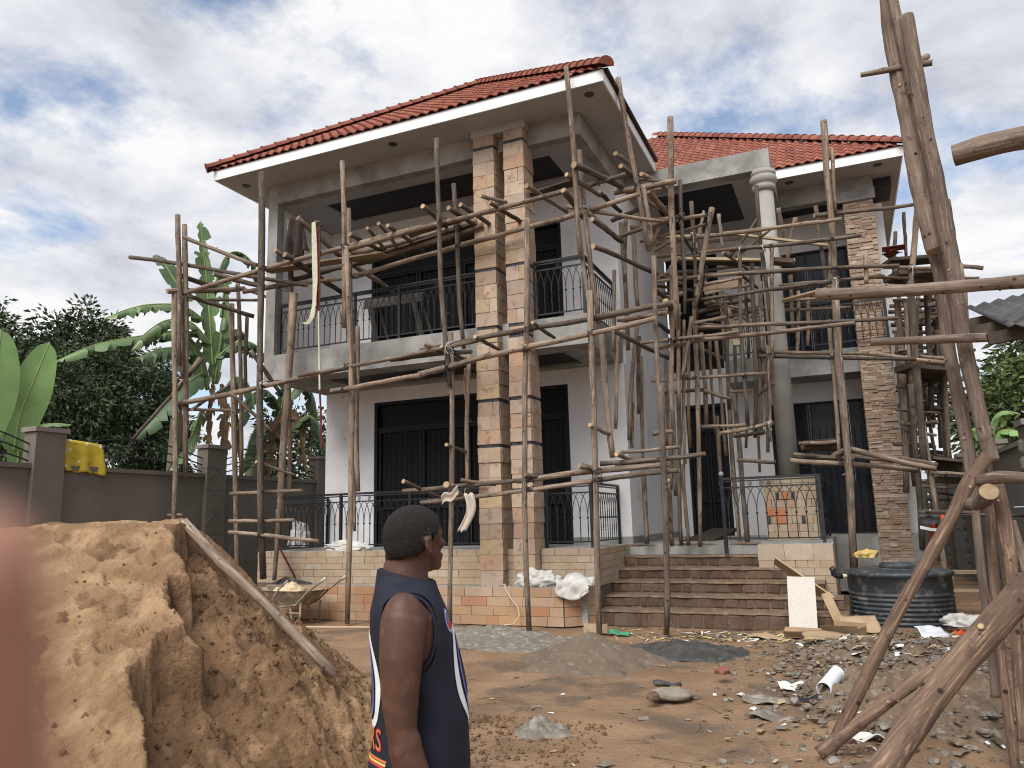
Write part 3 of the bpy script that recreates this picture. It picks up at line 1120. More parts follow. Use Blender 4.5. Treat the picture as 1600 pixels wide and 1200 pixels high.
# ================================================================ SCAFFOLDING (x0,y0,z0,x1,y1,z1,radius in metres)
POLES = {
'front': [
(-10.153,11.2,8.631,-9.808,11.2,0.726,0.061),
(-10.02,11.9,7.845,-9.929,11.9,4.938,0.052),
(-9.693,11.7,6.197,-10.051,11.9,1.541,0.069),
(-10.045,12.05,4.169,-9.969,12.05,2.27,0.044),
(-10.013,11.8,1.987,-10.057,11.8,0.655,0.043),
(-8.205,11.2,8.445,-8.127,11.22,5.187,0.045),
(-8.129,11.25,6.752,-7.969,11.2,-0,0.048),
(-8.405,11.7,7.721,-8.262,11.75,4.178,0.043),
(-8.254,11.8,5.358,-8.204,11.8,2.245,0.048),
(-8.322,11.8,2.753,-8.265,11.8,1.534,0.029),
(-6.171,11.2,8.425,-5.969,11.22,3.885,0.044),
(-5.964,11.28,4.838,-6.009,11.2,0.053,0.042),
(-6.121,11.75,7.785,-5.962,11.75,4.65,0.04),
(-5.887,11.8,4.617,-5.957,11.8,2.115,0.039),
(-5.993,11.85,4.326,-6.003,11.85,3.754,0.023),
(-4.476,11.2,6.6,-4.645,11.2,-0.05,0.048),
(-3.673,11.2,9.137,-3.571,11.2,5.769,0.042),
(-3.617,11.27,6.497,-3.475,11.3,4.828,0.036),
(-3.634,11.55,7.783,-3.434,11.6,4.745,0.042),
(-3.438,11.17,5.178,-3.468,11,-0.029,0.048),
(-3.409,11.6,4.593,-3.309,11.6,2.576,0.051),
(-12.274,11.32,6.443,-6.514,11.32,6.871,0.049),
(-8.25,11.3,6.702,-3.795,11.3,7.001,0.045),
(-6.866,11.42,6.799,-5.317,11.42,6.969,0.046),
(-8.611,11.9,6.851,-5.737,11.9,7.045,0.055),
(-8.343,11.95,6.665,-5.634,11.95,6.958,0.054),
(-8.344,11.85,6.376,-4.1,11.8,6.738,0.047),
(-4.142,11.75,6.693,-2.665,11.7,6.864,0.043),
(-10.894,11.6,6.372,-8.236,11.8,6.357,0.044),
(-12.328,11.32,4.139,-8.09,11.32,4.475,0.049),
(-9.17,11.27,4.409,-5.452,11.27,4.64,0.04),
(-7.225,11.35,4.518,-5.614,11.35,4.487,0.039),
(-8.334,11.13,4.022,-6.485,11.13,4.13,0.045),
(-6.527,11.16,4.139,-5.193,11.16,4.349,0.054),
(-5.296,11.13,4.311,-2.413,11.13,4.596,0.045),
(-6.593,11.32,4.603,-3.41,11.32,4.772,0.043),
(-3.457,11.3,4.763,-2.163,11.3,4.844,0.05),
(-3.124,11.6,4.769,-2.33,11.6,4.779,0.041),
(-6.569,11.32,2.192,-4.785,11.32,2.274,0.037),
(-4.821,11.3,2.265,-2.373,11.3,2.401,0.044),
(-7.301,11.9,2.224,-5.649,11.9,2.279,0.034),
(-6.542,11.27,1.977,-5.643,11.27,2.041,0.032),
(-5.707,11.28,2.043,-3.466,11.28,2.224,0.035),
(-3.518,11.28,2.216,-2.225,11.28,2.308,0.038),
(-6.771,11.6,1.999,-6.026,11.6,2.049,0.027),
(-3.446,11.35,2.47,-1.852,11.35,2.534,0.038),
(-3.247,11.5,2.438,-2.605,11.5,2.482,0.034),
(-3.264,11.9,2.675,-2.324,11.9,2.709,0.03),
(-7.562,11.1,6.96,-7.805,12.3,6.817,0.036),
(-7.329,11.1,7.003,-7.483,12.3,6.764,0.033),
(-7.126,11.1,6.929,-7.082,12.4,6.82,0.036),
(-7.939,11.1,6.905,-7.8,12.2,6.811,0.043),
(-6.411,11.1,7.155,-6.298,12.4,6.906,0.041),
(-5.915,11.15,7.042,-5.723,12.5,6.979,0.041),
(-5.689,11.15,7.056,-5.44,12.4,6.944,0.04),
(-5.27,11.1,7.117,-4.958,11.5,7.095,0.033),
(-5.104,11.1,6.968,-4.893,12.2,6.911,0.039),
(-4.43,11.1,7.129,-4.102,12.2,7.017,0.044),
(-3.734,11.15,7.195,-3.422,12,7.102,0.038),
(-3.442,12,7.176,-3.258,12.7,7.042,0.039),
(-3.59,11.1,7.321,-2.961,12.6,7.295,0.054),
(-3.817,11.2,6.965,-3.727,12,6.741,0.048),
(-3.574,11.6,6.701,-3.29,12.8,6.515,0.044),
(-3.41,11.4,5.99,-2.738,14.2,6.125,0.04),
(-3.44,11.5,6.504,-3.284,12.6,6.471,0.044),
(-3.942,11.7,6.891,-2.357,11.9,6.403,0.035),
(-6.401,11.1,4.662,-6.012,12.3,4.405,0.037),
(-6.109,11.2,4.603,-5.975,12.2,4.42,0.034),
(-5.427,11.1,4.667,-5.371,12,4.597,0.033),
(-4.393,11.1,4.775,-4.346,12,4.705,0.032),
(-5.989,11.1,2.906,-5.957,11.85,2.819,0.032),
(-5.97,11.05,2.255,-6.033,11.9,2.032,0.048),
(-6.81,11.1,2.345,-6.551,12,2.063,0.036),
(-5.778,11.2,2.324,-5.285,11.5,2.24,0.031),
(-3.472,11,3.039,-3.332,11.6,2.939,0.035),
(-3.704,11.1,2.45,-3.475,11.3,2.39,0.044),
(-3.129,11.15,2.595,-3.025,11.6,2.531,0.039),
(-4.623,11.15,2.35,-4.323,11.4,2.307,0.035),
(-9.667,11.1,6.89,-9.423,11.9,6.611,0.041),
(-9.433,11.1,6.773,-9.185,12.6,6.379,0.051),
(-9.314,11.3,7.561,-8.905,12.2,6.941,0.051),
(-8.936,12.2,6.973,-8.438,13.4,6.499,0.053),
(-9.934,12,6.597,-8.216,12.2,6.801,0.051),
(-10.273,11.2,4.997,-10.095,11.9,4.205,0.044),
(-9.969,11.1,2.848,-9.703,11.9,2.61,0.03),
(-10.742,11.3,2.283,-9.142,11.4,2.295,0.036),
(-10.7,11.25,1.781,-9.178,11.25,1.756,0.035),
(-10.595,11.15,1.569,-8.571,11.15,1.39,0.037),
],
'left': [
(-12.388,11.2,8.161,-12.115,11.2,4.915,0.053),
(-12.308,11.15,6.471,-11.94,11.081,-0.05,0.051),
(-12.283,11.3,7.964,-12.005,11.4,2.672,0.052),
(-12.214,11.25,6.388,-12.062,11.25,4.629,0.039),
(-11.765,12.2,6.39,-11.307,12.2,-0.05,0.053),
(-11.991,12.6,7.039,-11.698,12.6,2.707,0.045),
(-11.884,12.8,6.264,-11.849,12.8,4.67,0.042),
(-13.77,11.25,7.475,-9.288,11.6,6.28,0.043),
(-12.173,11.2,7.627,-10.323,11.35,6.762,0.042),
(-12.256,12.2,7.141,-10.734,12.4,6.621,0.055),
(-12.337,11,6.434,-11.8,12.6,6.848,0.054),
(-12.108,11.3,6.386,-11.227,12.3,6.058,0.047),
(-12.411,11.9,6.475,-10.974,12.1,6.338,0.034),
(-12.214,11.2,1.928,-11.846,11.2,1.93,0.025),
(-10.777,11.2,4.231,-10.293,11.9,3.493,0.037),
(-11.712,11.2,3.97,-11.869,12.4,4.682,0.033),
(-12.181,11.4,4.032,-11.613,12.4,4.094,0.033),
(-12.354,11.3,4.322,-12.814,12.4,5.345,0.047),
(-13.091,11,3.409,-11.882,11.6,5.095,0.036),
],
'porch': [
(-3.458,12.8,6.014,-3.557,12.8,4.524,0.034),
(-3.469,12.9,4.977,-3.609,12.9,3.178,0.034),
(-3.046,12.2,9.326,-2.695,12.2,6.052,0.044),
(-2.671,12,7.134,-2.581,12,6.078,0.037),
(-2.421,11.3,5.631,-2.435,11.2,3.213,0.039),
(-2.421,11.2,3.598,-2.538,11.2,0,0.047),
(-3.475,13.5,7.165,-3.459,13.5,4.685,0.042),
(-3.268,13.6,7.112,-3.26,13.6,5.475,0.042),
(-3.254,13.4,5.11,-3.511,13.4,3.012,0.041),
(-3.266,13.6,4.949,-3.359,13.6,3.499,0.035),
(-3.323,13.9,4.624,-3.408,13.9,2.494,0.033),
(-3.405,13.9,2.552,-3.413,13.9,1.17,0.044),
(-3.428,13.5,3.716,-3.498,13.5,2.881,0.035),
(-3.221,12.9,7,-3.308,12.9,5.805,0.035),
(-2.255,12.6,8.581,-2.376,12.6,4.738,0.052),
(-2.198,12.8,7.46,-2.266,12.8,5.05,0.036),
(-2.506,13.2,6.067,-2.691,13.2,3.478,0.045),
(-2.64,13.2,3.926,-2.788,13.2,2.102,0.044),
(-2.456,13.3,5.373,-2.566,13.3,3.48,0.04),
(-2.582,13.4,3.722,-2.793,13.9,1.14,0.037),
(-2.421,13.5,5.121,-2.566,13.5,2.544,0.031),
(-2.619,13.6,2.553,-2.649,13.8,1.142,0.034),
(-2.637,13.1,3.462,-2.676,13.1,1.987,0.033),
(-2.779,13,2.257,-2.92,13.7,1.149,0.044),
(-2.168,13.7,7.41,-2.227,13.7,5.143,0.038),
(-2.237,13.7,5.505,-2.452,13.8,1.107,0.04),
(-1.741,13.2,7.011,-2.165,13.2,5.226,0.048),
(-2.219,13.2,5.083,-2.456,13.2,4.021,0.039),
(-1.778,14.4,7.344,-1.757,14.4,6.63,0.034),
(-2.123,14.3,7.021,-2.198,14.3,5.755,0.031),
(-2.263,14.4,5.061,-2.293,14.4,3.256,0.042),
(-2.149,14.6,4.927,-2.168,14.6,3.146,0.03),
(-2.072,14.9,4.98,-2.042,14.9,2.752,0.034),
(-1.838,14.9,5.694,-1.93,14.9,3.623,0.037),
(-1.388,14,6.622,-1.505,14,3.205,0.035),
(-1.237,14.3,6.234,-1.434,14.3,2.999,0.035),
(-1.382,14.6,3.781,-1.436,14.6,2.395,0.026),
(-1.994,15.5,3.894,-1.883,14.6,1.103,0.043),
(-1.84,15,3.901,-1.713,14.3,1.112,0.044),
(-1.254,15.6,5.197,-1.349,15.6,2.821,0.038),
(-1.03,14.2,7.697,-0.985,14.2,5.038,0.038),
(-0.85,14.15,6.492,-1.053,14.15,4.013,0.032),
(-1.077,14.25,4.644,-1.184,14.25,2.91,0.029),
(-0.887,15.9,7.314,-0.88,15.9,2.777,0.038),
(-0.724,15,7.498,-0.669,15.3,6.869,0.041),
(-0.429,15,7.245,-0.66,15.2,6.469,0.043),
(-0.057,14.7,7.292,0.007,14.7,5.568,0.036),
(0.23,14.2,8.696,0.135,14.2,5.241,0.054),
(0.32,14.25,8.157,0.264,14.3,6.979,0.035),
(0.137,14.5,6.462,0.018,14.5,5.394,0.041),
(0.142,14.2,5.65,-0.027,14.2,0.65,0.066),
(-0.015,14.45,5.03,-0.08,14.4,2.518,0.034),
(-3.251,12.3,7.258,-2.167,12.3,7.233,0.055),
(-2.966,12,7.392,-3.669,11.6,7.119,0.043),
(-2.854,12.4,7.455,-2.214,12.5,7.303,0.022),
(-2.736,12.2,7.452,-2.507,13.8,7.671,0.038),
(-3.203,12.3,7.968,-3.048,12.9,7.98,0.04),
(-3.035,12,7.571,-2.925,12.8,7.601,0.045),
(-2.664,12.3,7.185,-2.503,13.6,7.071,0.052),
(-2.96,12.5,7.255,-2.71,13.4,7.263,0.04),
(-3.318,12.7,6.582,-2.178,12.7,6.776,0.039),
(-3.173,13,6.831,-1.81,13,6.829,0.037),
(-2.967,12.9,6.891,-2.371,12.9,6.839,0.034),
(-3.416,12.6,6.866,-2.885,12.6,6.993,0.04),
(-3.012,13,6.534,-1.839,13.2,6.729,0.029),
(-2.863,13.5,6.5,-2.49,13.6,6.718,0.036),
(-2.821,13,6.416,-2.652,13,6.723,0.034),
(-2.487,13.9,6.794,-0.932,13.9,6.715,0.035),
(-1.663,13.9,6.749,0.355,13.9,6.669,0.037),
(-3.016,13.9,6.528,-1.457,13.9,6.441,0.03),
(-1.577,13.95,6.453,0.628,13.95,6.333,0.037),
(-2.888,13.4,5.883,-1.331,13.4,5.81,0.034),
(-1.493,13.9,5.97,1.169,14.2,5.779,0.037),
(-2.17,13.4,5.691,-1.337,13.4,5.729,0.031),
(-0.803,14.3,5.736,0.933,14.3,5.662,0.034),
(-0.882,13.9,5.566,0.088,13.9,5.561,0.028),
(-2.317,13.3,5.413,-0.94,13.5,5.477,0.034),
(-0.993,13.5,5.473,0.087,13.7,5.516,0.03),
(-2.194,13.2,4.964,-1.647,13.3,5.031,0.033),
(-2.166,13.4,4.924,-0.839,13.6,4.882,0.036),
(-0.892,13.6,4.877,1.024,13.9,4.799,0.035),
(-3.117,13,4.675,-2.034,13.2,4.726,0.031),
(-2.073,13.3,4.729,-1.453,13.3,4.744,0.028),
(-2.212,13.25,4.666,-0.846,13.5,4.702,0.039),
(-0.877,13.5,4.705,0.365,13.7,4.761,0.038),
(-2.941,13.2,4.591,-2.143,13.3,4.668,0.04),
(-1.423,14.9,4.702,0.603,14.9,4.438,0.033),
(0.5,14.9,4.461,1.793,15,4.153,0.04),
(-1.371,14.4,4.515,1.276,14.4,4.167,0.034),
(-3.088,13.6,4.089,-1.119,14,4.099,0.029),
(-2.932,13.9,3.893,-2.259,14.2,3.935,0.035),
(-2.298,14.3,3.953,-1.842,14.6,3.773,0.036),
(-1.807,14.4,3.886,-1.466,14.4,3.867,0.029),
(-2.342,14,3.231,-1.483,14.1,3.213,0.034),
(-1.998,13.9,3.07,-1.099,14.2,3.241,0.037),
(-1.81,14.3,3.047,-1.251,14.3,3.09,0.035),
(-1.748,14,2.597,-1.114,14.2,2.529,0.034),
(-2.961,12.9,3.044,-2.61,12.9,3.063,0.038),
(-2.599,12.9,5.349,-2.531,13.6,5.159,0.051),
(-1.617,14.2,6.39,-1.053,14.3,7.105,0.03),
(-1.503,14,6.308,-0.843,14.05,6.752,0.032),
(-2.388,13.6,6.825,-2.316,14.5,6.692,0.03),
(-1.774,14.6,6.633,-1.263,15.4,6.362,0.031),
(-2.324,14.6,6.66,-2.12,14.9,7.663,0.032),
(-3.399,12.3,4.789,-2.818,14,4.551,0.04),
(-2.876,13.2,5.681,-2.701,14,5.648,0.041),
(-2.829,13.6,6.054,-2.46,14.1,5.953,0.036),
(-1.323,14.8,6.298,-1.275,14.8,4.531,0.037),
(-1.164,14.9,6.046,-1.253,14.9,4.055,0.037),
(-1.463,15.2,6.177,-1.522,15.2,4.632,0.031),
(-2.235,15,6.237,-1.877,15.2,5.579,0.038),
(-2.254,15.3,5.787,-1.32,15.3,5.815,0.032),
(-2.225,15.6,5.994,-1.247,15.6,5.591,0.032),
(-2.358,14.9,6.029,-1.263,14.9,5.997,0.031),
(-2.098,15.4,5.523,-1.101,15.4,5.653,0.032),
(-1.439,14.7,3.775,-1.057,14.7,4.005,0.024),
(-0.169,14,2.585,0.093,14.3,2.733,0.043),
(0.041,14.25,2.721,1.37,14.5,2.308,0.048),
(-0.874,14.3,2.556,1.112,14.6,2.304,0.044),
(-0.834,14.7,2.704,0.158,14.7,2.557,0.034),
(-0.855,15.2,2.692,0.205,15.2,2.47,0.029),
(-3.327,15.8,7.483,-2.936,15.8,7.502,0.042),
(-3.468,16.3,6.822,-2.622,16.3,6.838,0.035),
(-3.505,16.5,6.75,-2.694,16.5,6.512,0.036),
(-3.466,16.4,6.524,-2.73,16.4,6.534,0.042),
(-2.622,16.6,7.642,-1.589,16.6,7.58,0.035),
(-2.927,16.1,6.871,-1.663,16.2,6.829,0.034),
(-2.536,16.9,6.971,-1.271,16.9,6.92,0.043),
(-1.376,16.5,6.745,-0.487,16.7,6.735,0.041),
(-2.523,16.7,6.262,-1.718,16.9,6.375,0.039),
(-2.517,17,6.07,-1.206,16.9,6.072,0.035),
(-2.552,16.5,5.753,-1.907,16.9,5.676,0.035),
(-2.736,16.9,6.135,-1.727,16.9,6.26,0.043),
(-3.299,15.7,6.172,-2.778,15.7,6.265,0.054),
(-3.236,15.6,5.941,-2.843,15.6,5.777,0.054),
(-2.449,17.1,8.32,-2.495,17.1,6.42,0.036),
(-1.902,16.5,5.755,-2.019,16.5,3.487,0.034),
(-1.838,17.3,5.273,-1.939,17.3,3.072,0.035),
(-2.054,16.3,6.578,-2.134,16.3,5.11,0.034),
(-1.491,17.2,5.214,-1.579,17.1,3.309,0.042),
(-2.762,15.9,5.448,-2.884,15.9,3.024,0.033),
(-2.663,16.2,4.941,-2.739,16.2,3.441,0.034),
(-3.323,16.1,4.995,-3.414,16.1,3.072,0.034),
(-2.055,16.9,6.453,-1.633,16.3,5.673,0.035),
(-1.862,16.9,6.279,-1.386,16.3,5.366,0.034),
(-1.649,16.3,6.658,-1.079,17.1,6.22,0.034),
(-2.762,16.5,5.292,-2.255,17.1,5.064,0.035),
(-3.439,15.6,5.745,-3.217,16.3,5.591,0.048),
(-3.109,15.6,6.681,-2.787,15.6,7.053,0.041),
(-0.99,16.7,6.104,0.439,16.7,6.012,0.033),
(-1.084,16.9,5.955,0.421,16.9,5.819,0.034),
(-0.891,17.1,7.213,-0.922,17.1,6.198,0.042),
(-0.713,17.3,6.804,-0.758,17.3,5.506,0.049),
(-0.567,17.1,6.363,-0.72,17.1,4.896,0.041),
(-0.404,17.5,6.374,-0.504,17.5,5.232,0.042),
(-1.106,17.1,4.938,-1.177,17.1,3.146,0.034),
(-2.368,16.3,3.694,-2.395,16.3,2.232,0.04),
(0.062,15,2.638,1.033,15.2,2.483,0.04),
(-0.721,14.5,2.866,-0.049,14.5,2.857,0.034),
(-0.711,15,2.8,-0.192,15,2.769,0.035),
(0.927,15,2.544,1.465,15.1,2.41,0.039),
],
'right': [
(1.739,18.5,8.244,1.685,18.5,7.227,0.036),
(1.712,15.2,7.351,1.383,15.2,5.623,0.053),
(1.397,15.1,5.714,1.277,15.2,2.325,0.063),
(1.445,17.5,7.493,1.298,17.5,6.409,0.041),
(1.274,16.8,5.811,1.047,16.8,1.981,0.063),
(1.539,15.8,5.515,1.381,15.8,4.426,0.042),
(1.371,16.2,5.642,1.299,16.2,4.011,0.043),
(1.283,16,3.982,1.148,16,0.923,0.053),
(1.822,17,5.652,1.653,17,3.46,0.051),
(2.04,17.8,5.961,1.82,17.8,2.88,0.046),
(2.181,18.4,6.096,1.947,18.4,2.648,0.048),
(1.33,15.4,3.245,1.403,15,0.285,0.044),
(1.393,14.9,0.294,1.416,14.8,-0.072,0.042),
(1.917,13.5,6.556,1.956,13.5,5.387,0.036),
(1.957,13.5,5.471,1.889,13.5,3.944,0.045),
(2.032,13.7,5.221,1.869,13.7,3.167,0.03),
(1.319,17.2,4.692,1.232,17.2,2.109,0.064),
(1.656,17.6,4.192,1.681,17.6,2.614,0.039),
(1.876,17,4.079,1.858,17,2.322,0.05),
(2.019,16.8,6.366,1.793,16.4,5.634,0.05),
(1.175,16.4,6.607,1.617,16.4,6.481,0.038),
(1.001,15.4,6.146,1.829,15.4,5.965,0.036),
(0.768,15,6.087,1.858,15.2,5.924,0.035),
(1.806,15.3,6.023,2.586,15.4,5.868,0.04),
(1.906,16.2,6.025,2.636,16.2,5.9,0.036),
(0.788,14.6,5.748,1.345,14.8,5.696,0.028),
(1.018,15.9,5.921,1.535,15.9,5.818,0.037),
(-0.092,14.2,6.924,1.733,15,7.107,0.038),
(0.666,14.2,6.059,0.637,14.2,5.551,0.039),
(1.172,17.5,5.894,2.203,17.5,5.779,0.04),
(1.16,17.9,5.854,2.261,17.9,5.733,0.041),
(1.144,17.5,5.62,2.217,17.5,5.492,0.04),
(1.181,17.9,5.567,2.274,17.9,5.428,0.041),
(1.164,17.5,5.34,2.219,17.5,5.196,0.04),
(1.223,17.2,5.935,2.178,17.2,5.827,0.039),
(1.463,15.2,4.248,2.032,15.4,4.142,0.04),
(1.351,15.4,4.403,1.874,15.6,4.335,0.035),
(1.718,17.5,4.303,2.274,17.5,4.17,0.032),
(1.763,17.9,4.2,2.311,17.9,4.095,0.033),
(1.752,17.5,3.982,2.264,17.5,3.884,0.032),
(1.705,17.9,3.881,2.321,17.9,3.775,0.033),
(1.673,17.5,3.673,2.254,17.5,3.599,0.032),
(1.729,17.9,3.557,2.314,17.9,3.511,0.033),
(1.059,16.6,4.044,1.499,16.6,3.977,0.037),
(1.362,15.2,2.287,1.89,15.2,2.229,0.033),
(1.47,16,2.179,2.02,16,2.086,0.023),
(1.235,15.8,2.067,1.639,15.8,2.028,0.029),
(1.499,16.6,1.959,2.037,16.6,1.868,0.024),
(1.341,16.4,1.842,1.985,16.4,1.796,0.024),
(1.052,14.8,1.603,2.571,14.8,1.51,0.026),
(1.171,14.7,1.621,1.84,14.3,1.572,0.031),
(1.542,18.839,4.132,2.322,19.092,4.028,0.029),
(1.706,18.722,4.706,2.388,18.704,4.669,0.032),
(1.321,16.807,4.143,1.686,17.057,4.155,0.038),
(1.677,17.929,5.72,2.067,17.63,5.63,0.042),
(1.403,18.643,5.729,2.294,18.92,5.686,0.038),
(1.177,18.134,3.861,1.998,18.37,3.718,0.032),
(1.155,16.382,4.718,1.554,16.444,4.689,0.025),
(1.273,18.492,3.898,1.777,18.381,3.817,0.036),
(0.975,16.264,3.549,1.731,16.471,3.452,0.025),
(1.093,16.225,3.26,1.643,16.034,3.24,0.038),
(1.724,18.838,5.784,2.54,18.751,5.656,0.038),
(1.106,18.432,3.534,1.798,18.154,3.368,0.043),
(1.531,18.771,6.215,2.241,19.025,6.18,0.038),
(1.248,16.419,4.883,1.669,16.532,4.885,0.04),
(1.261,17.694,5.711,2.061,17.536,5.556,0.037),
(1.131,16.356,3.142,1.596,16.076,2.999,0.031),
(1.12,18.859,3.337,1.867,19.032,3.251,0.03),
(1.165,17.026,4.58,1.916,17.325,4.534,0.04),
(1.203,18.243,2.767,1.778,18.117,2.703,0.034),
(1.538,18.888,6.02,2.401,18.887,5.853,0.035),
(1.482,18.629,6.194,2.262,18.8,6.124,0.042),
(1.343,17.218,3.671,1.998,17.086,3.544,0.033),
(1.455,18.848,3.575,1.968,18.896,3.488,0.028),
(1.208,17.496,4.249,1.866,17.585,4.123,0.039),
(1.573,18.519,5.139,2.321,18.725,5.091,0.043),
(1.54,17.651,3.731,2.286,17.45,3.614,0.039),
(1.229,18.215,2.905,1.885,18.018,2.788,0.04),
(1.445,17.946,4.171,1.997,18.029,4.06,0.039),
(1.397,18.02,6.289,1.988,18.132,6.252,0.039),
(1.415,16.352,5.788,1.832,16.242,5.729,0.028),
(1.212,17.265,5.498,1.776,17.319,5.392,0.03),
(0.92,16.98,2.951,1.419,16.749,2.89,0.038),
(1.092,16.466,4.697,1.678,16.369,4.581,0.034),
(1.421,18.476,2.835,1.967,18.398,2.748,0.03),
(1.46,18.91,4.254,2.287,18.821,4.119,0.044),
(1.372,17.923,6.37,2.018,18,6.328,0.043),
(1.328,17.016,4.769,1.751,16.944,4.609,0.041),
(1.353,18.947,3.041,1.845,18.896,2.979,0.034),
(1.173,17.535,2.694,1.659,17.608,2.704,0.033),
(1.464,16.237,4.886,2.112,16.101,4.75,0.038),
(1.063,16.633,3.324,1.489,16.509,3.183,0.034),
(1.503,18.282,4.617,2.174,18.438,4.61,0.033),
(1.271,17.684,4.322,1.75,17.6,4.241,0.039),
(1.079,17.476,4.099,1.557,17.708,3.995,0.036),
(1.714,17.812,6.237,2.271,17.891,6.113,0.035),
(1.214,18.585,3.029,1.761,18.463,3.008,0.042),
(1.285,18.237,5.19,1.185,18.237,3.124,0.045),
(2.31,17.696,6.192,2.179,17.696,3.914,0.037),
(1.457,18.53,5.702,1.306,18.53,3.673,0.047),
(1.947,16.564,5.06,1.787,16.564,2.376,0.043),
(2.209,18.605,6.637,2.004,18.605,4.02,0.048),
(2.041,17.231,6.118,2.016,17.231,4.328,0.04),
(1.798,18.056,6.333,1.659,18.056,4.512,0.039),
(1.417,17.938,6.551,1.275,17.938,3.66,0.036),
(1.783,18,6.037,1.589,18,3.112,0.039),
(1.202,16.878,5.164,1.107,16.878,2.964,0.043),
(1.775,17.158,5.287,1.691,17.158,3.397,0.042),
(1.817,17.086,6.113,1.641,17.086,3.585,0.034),
(1.886,16.713,5.115,1.839,16.713,3.484,0.033),
(2.056,18.692,6.321,1.941,18.692,4.144,0.046),
],
}
PLANKS = [
('front',(-10.43,11.75,6.78),(-7.60,11.75,6.67),0.28,0.03,'plank'),
('front',(-8.23,12.00,6.71),(-5.79,12.00,7.00),0.3,0.035,'plankdark'),
('front',(-8.17,12.35,6.89),(-5.76,12.35,7.15),0.3,0.035,'plankdark'),
('front',(-7.94,12.70,6.94),(-5.85,12.70,7.16),0.3,0.035,'plankdark'),
('front',(-5.33,12.30,7.45),(-3.97,12.30,7.60),0.26,0.035,'plankdark'),
('left',(-12.64,11.60,6.98),(-12.04,12.40,6.74),0.22,0.04,'plankdark'),
('left',(-11.61,12.20,6.75),(-10.72,12.40,6.37),0.22,0.04,'plankdark'),
('porch',(-3.04,14.60,7.17),(-1.51,14.60,6.96),0.1,0.04,'plankpale'),
('porch',(-1.53,14.60,6.97),(0.16,14.60,6.44),0.09,0.04,'plankpale'),
('porch',(-2.87,15.90,7.10),(-0.54,15.90,6.68),0.12,0.05,'plankpale'),
('porch',(-2.91,16.10,7.09),(-1.08,16.10,6.76),0.25,0.05,'plankdark'),
('porch',(-0.93,14.80,6.39),(-0.53,14.80,6.29),0.3,0.08,'plankdark'),
('porch',(-2.23,14.90,6.01),(-1.47,14.90,6.09),0.04,0.16,'plank'),
('porch',(-0.79,14.60,5.53),(-0.01,14.60,5.64),0.2,0.03,'plankpale'),
('porch',(-0.52,14.90,5.67),(0.07,14.90,5.61),0.1,0.03,'plank'),
('porch',(-0.65,14.70,2.89),(-0.05,14.70,2.91),0.35,0.04,'plankdark'),
('porch',(-0.70,14.90,2.82),(-0.08,14.90,2.80),0.5,0.1,'plankdark'),
('porch',(-1.95,15.60,5.85),(-1.72,15.20,5.17),0.14,0.04,'plank'),
('porch',(-1.89,15.60,5.61),(-1.72,15.20,4.91),0.14,0.04,'plankpale'),
('right',(1.09,16.00,6.40),(1.99,16.40,6.45),0.45,0.06,'plankdark'),
('right',(1.15,16.00,6.11),(2.00,16.40,6.15),0.6,0.1,'plankdark'),
('right',(1.19,16.40,6.06),(2.03,16.80,6.02),0.7,0.12,'plankdark'),
('right',(1.18,16.20,4.35),(2.03,16.60,4.25),0.6,0.12,'plankdark'),
('right',(1.38,16.80,4.28),(2.07,17.00,4.19),0.6,0.12,'plankdark'),
('right',(1.43,15.60,2.55),(1.91,15.60,2.46),0.55,0.05,'plankdark'),
('right',(1.49,15.90,2.43),(1.99,15.90,2.34),0.6,0.14,'plankdark'),
('right',(1.51,16.20,2.19),(2.02,16.20,2.14),0.6,0.1,'plankdark'),
]
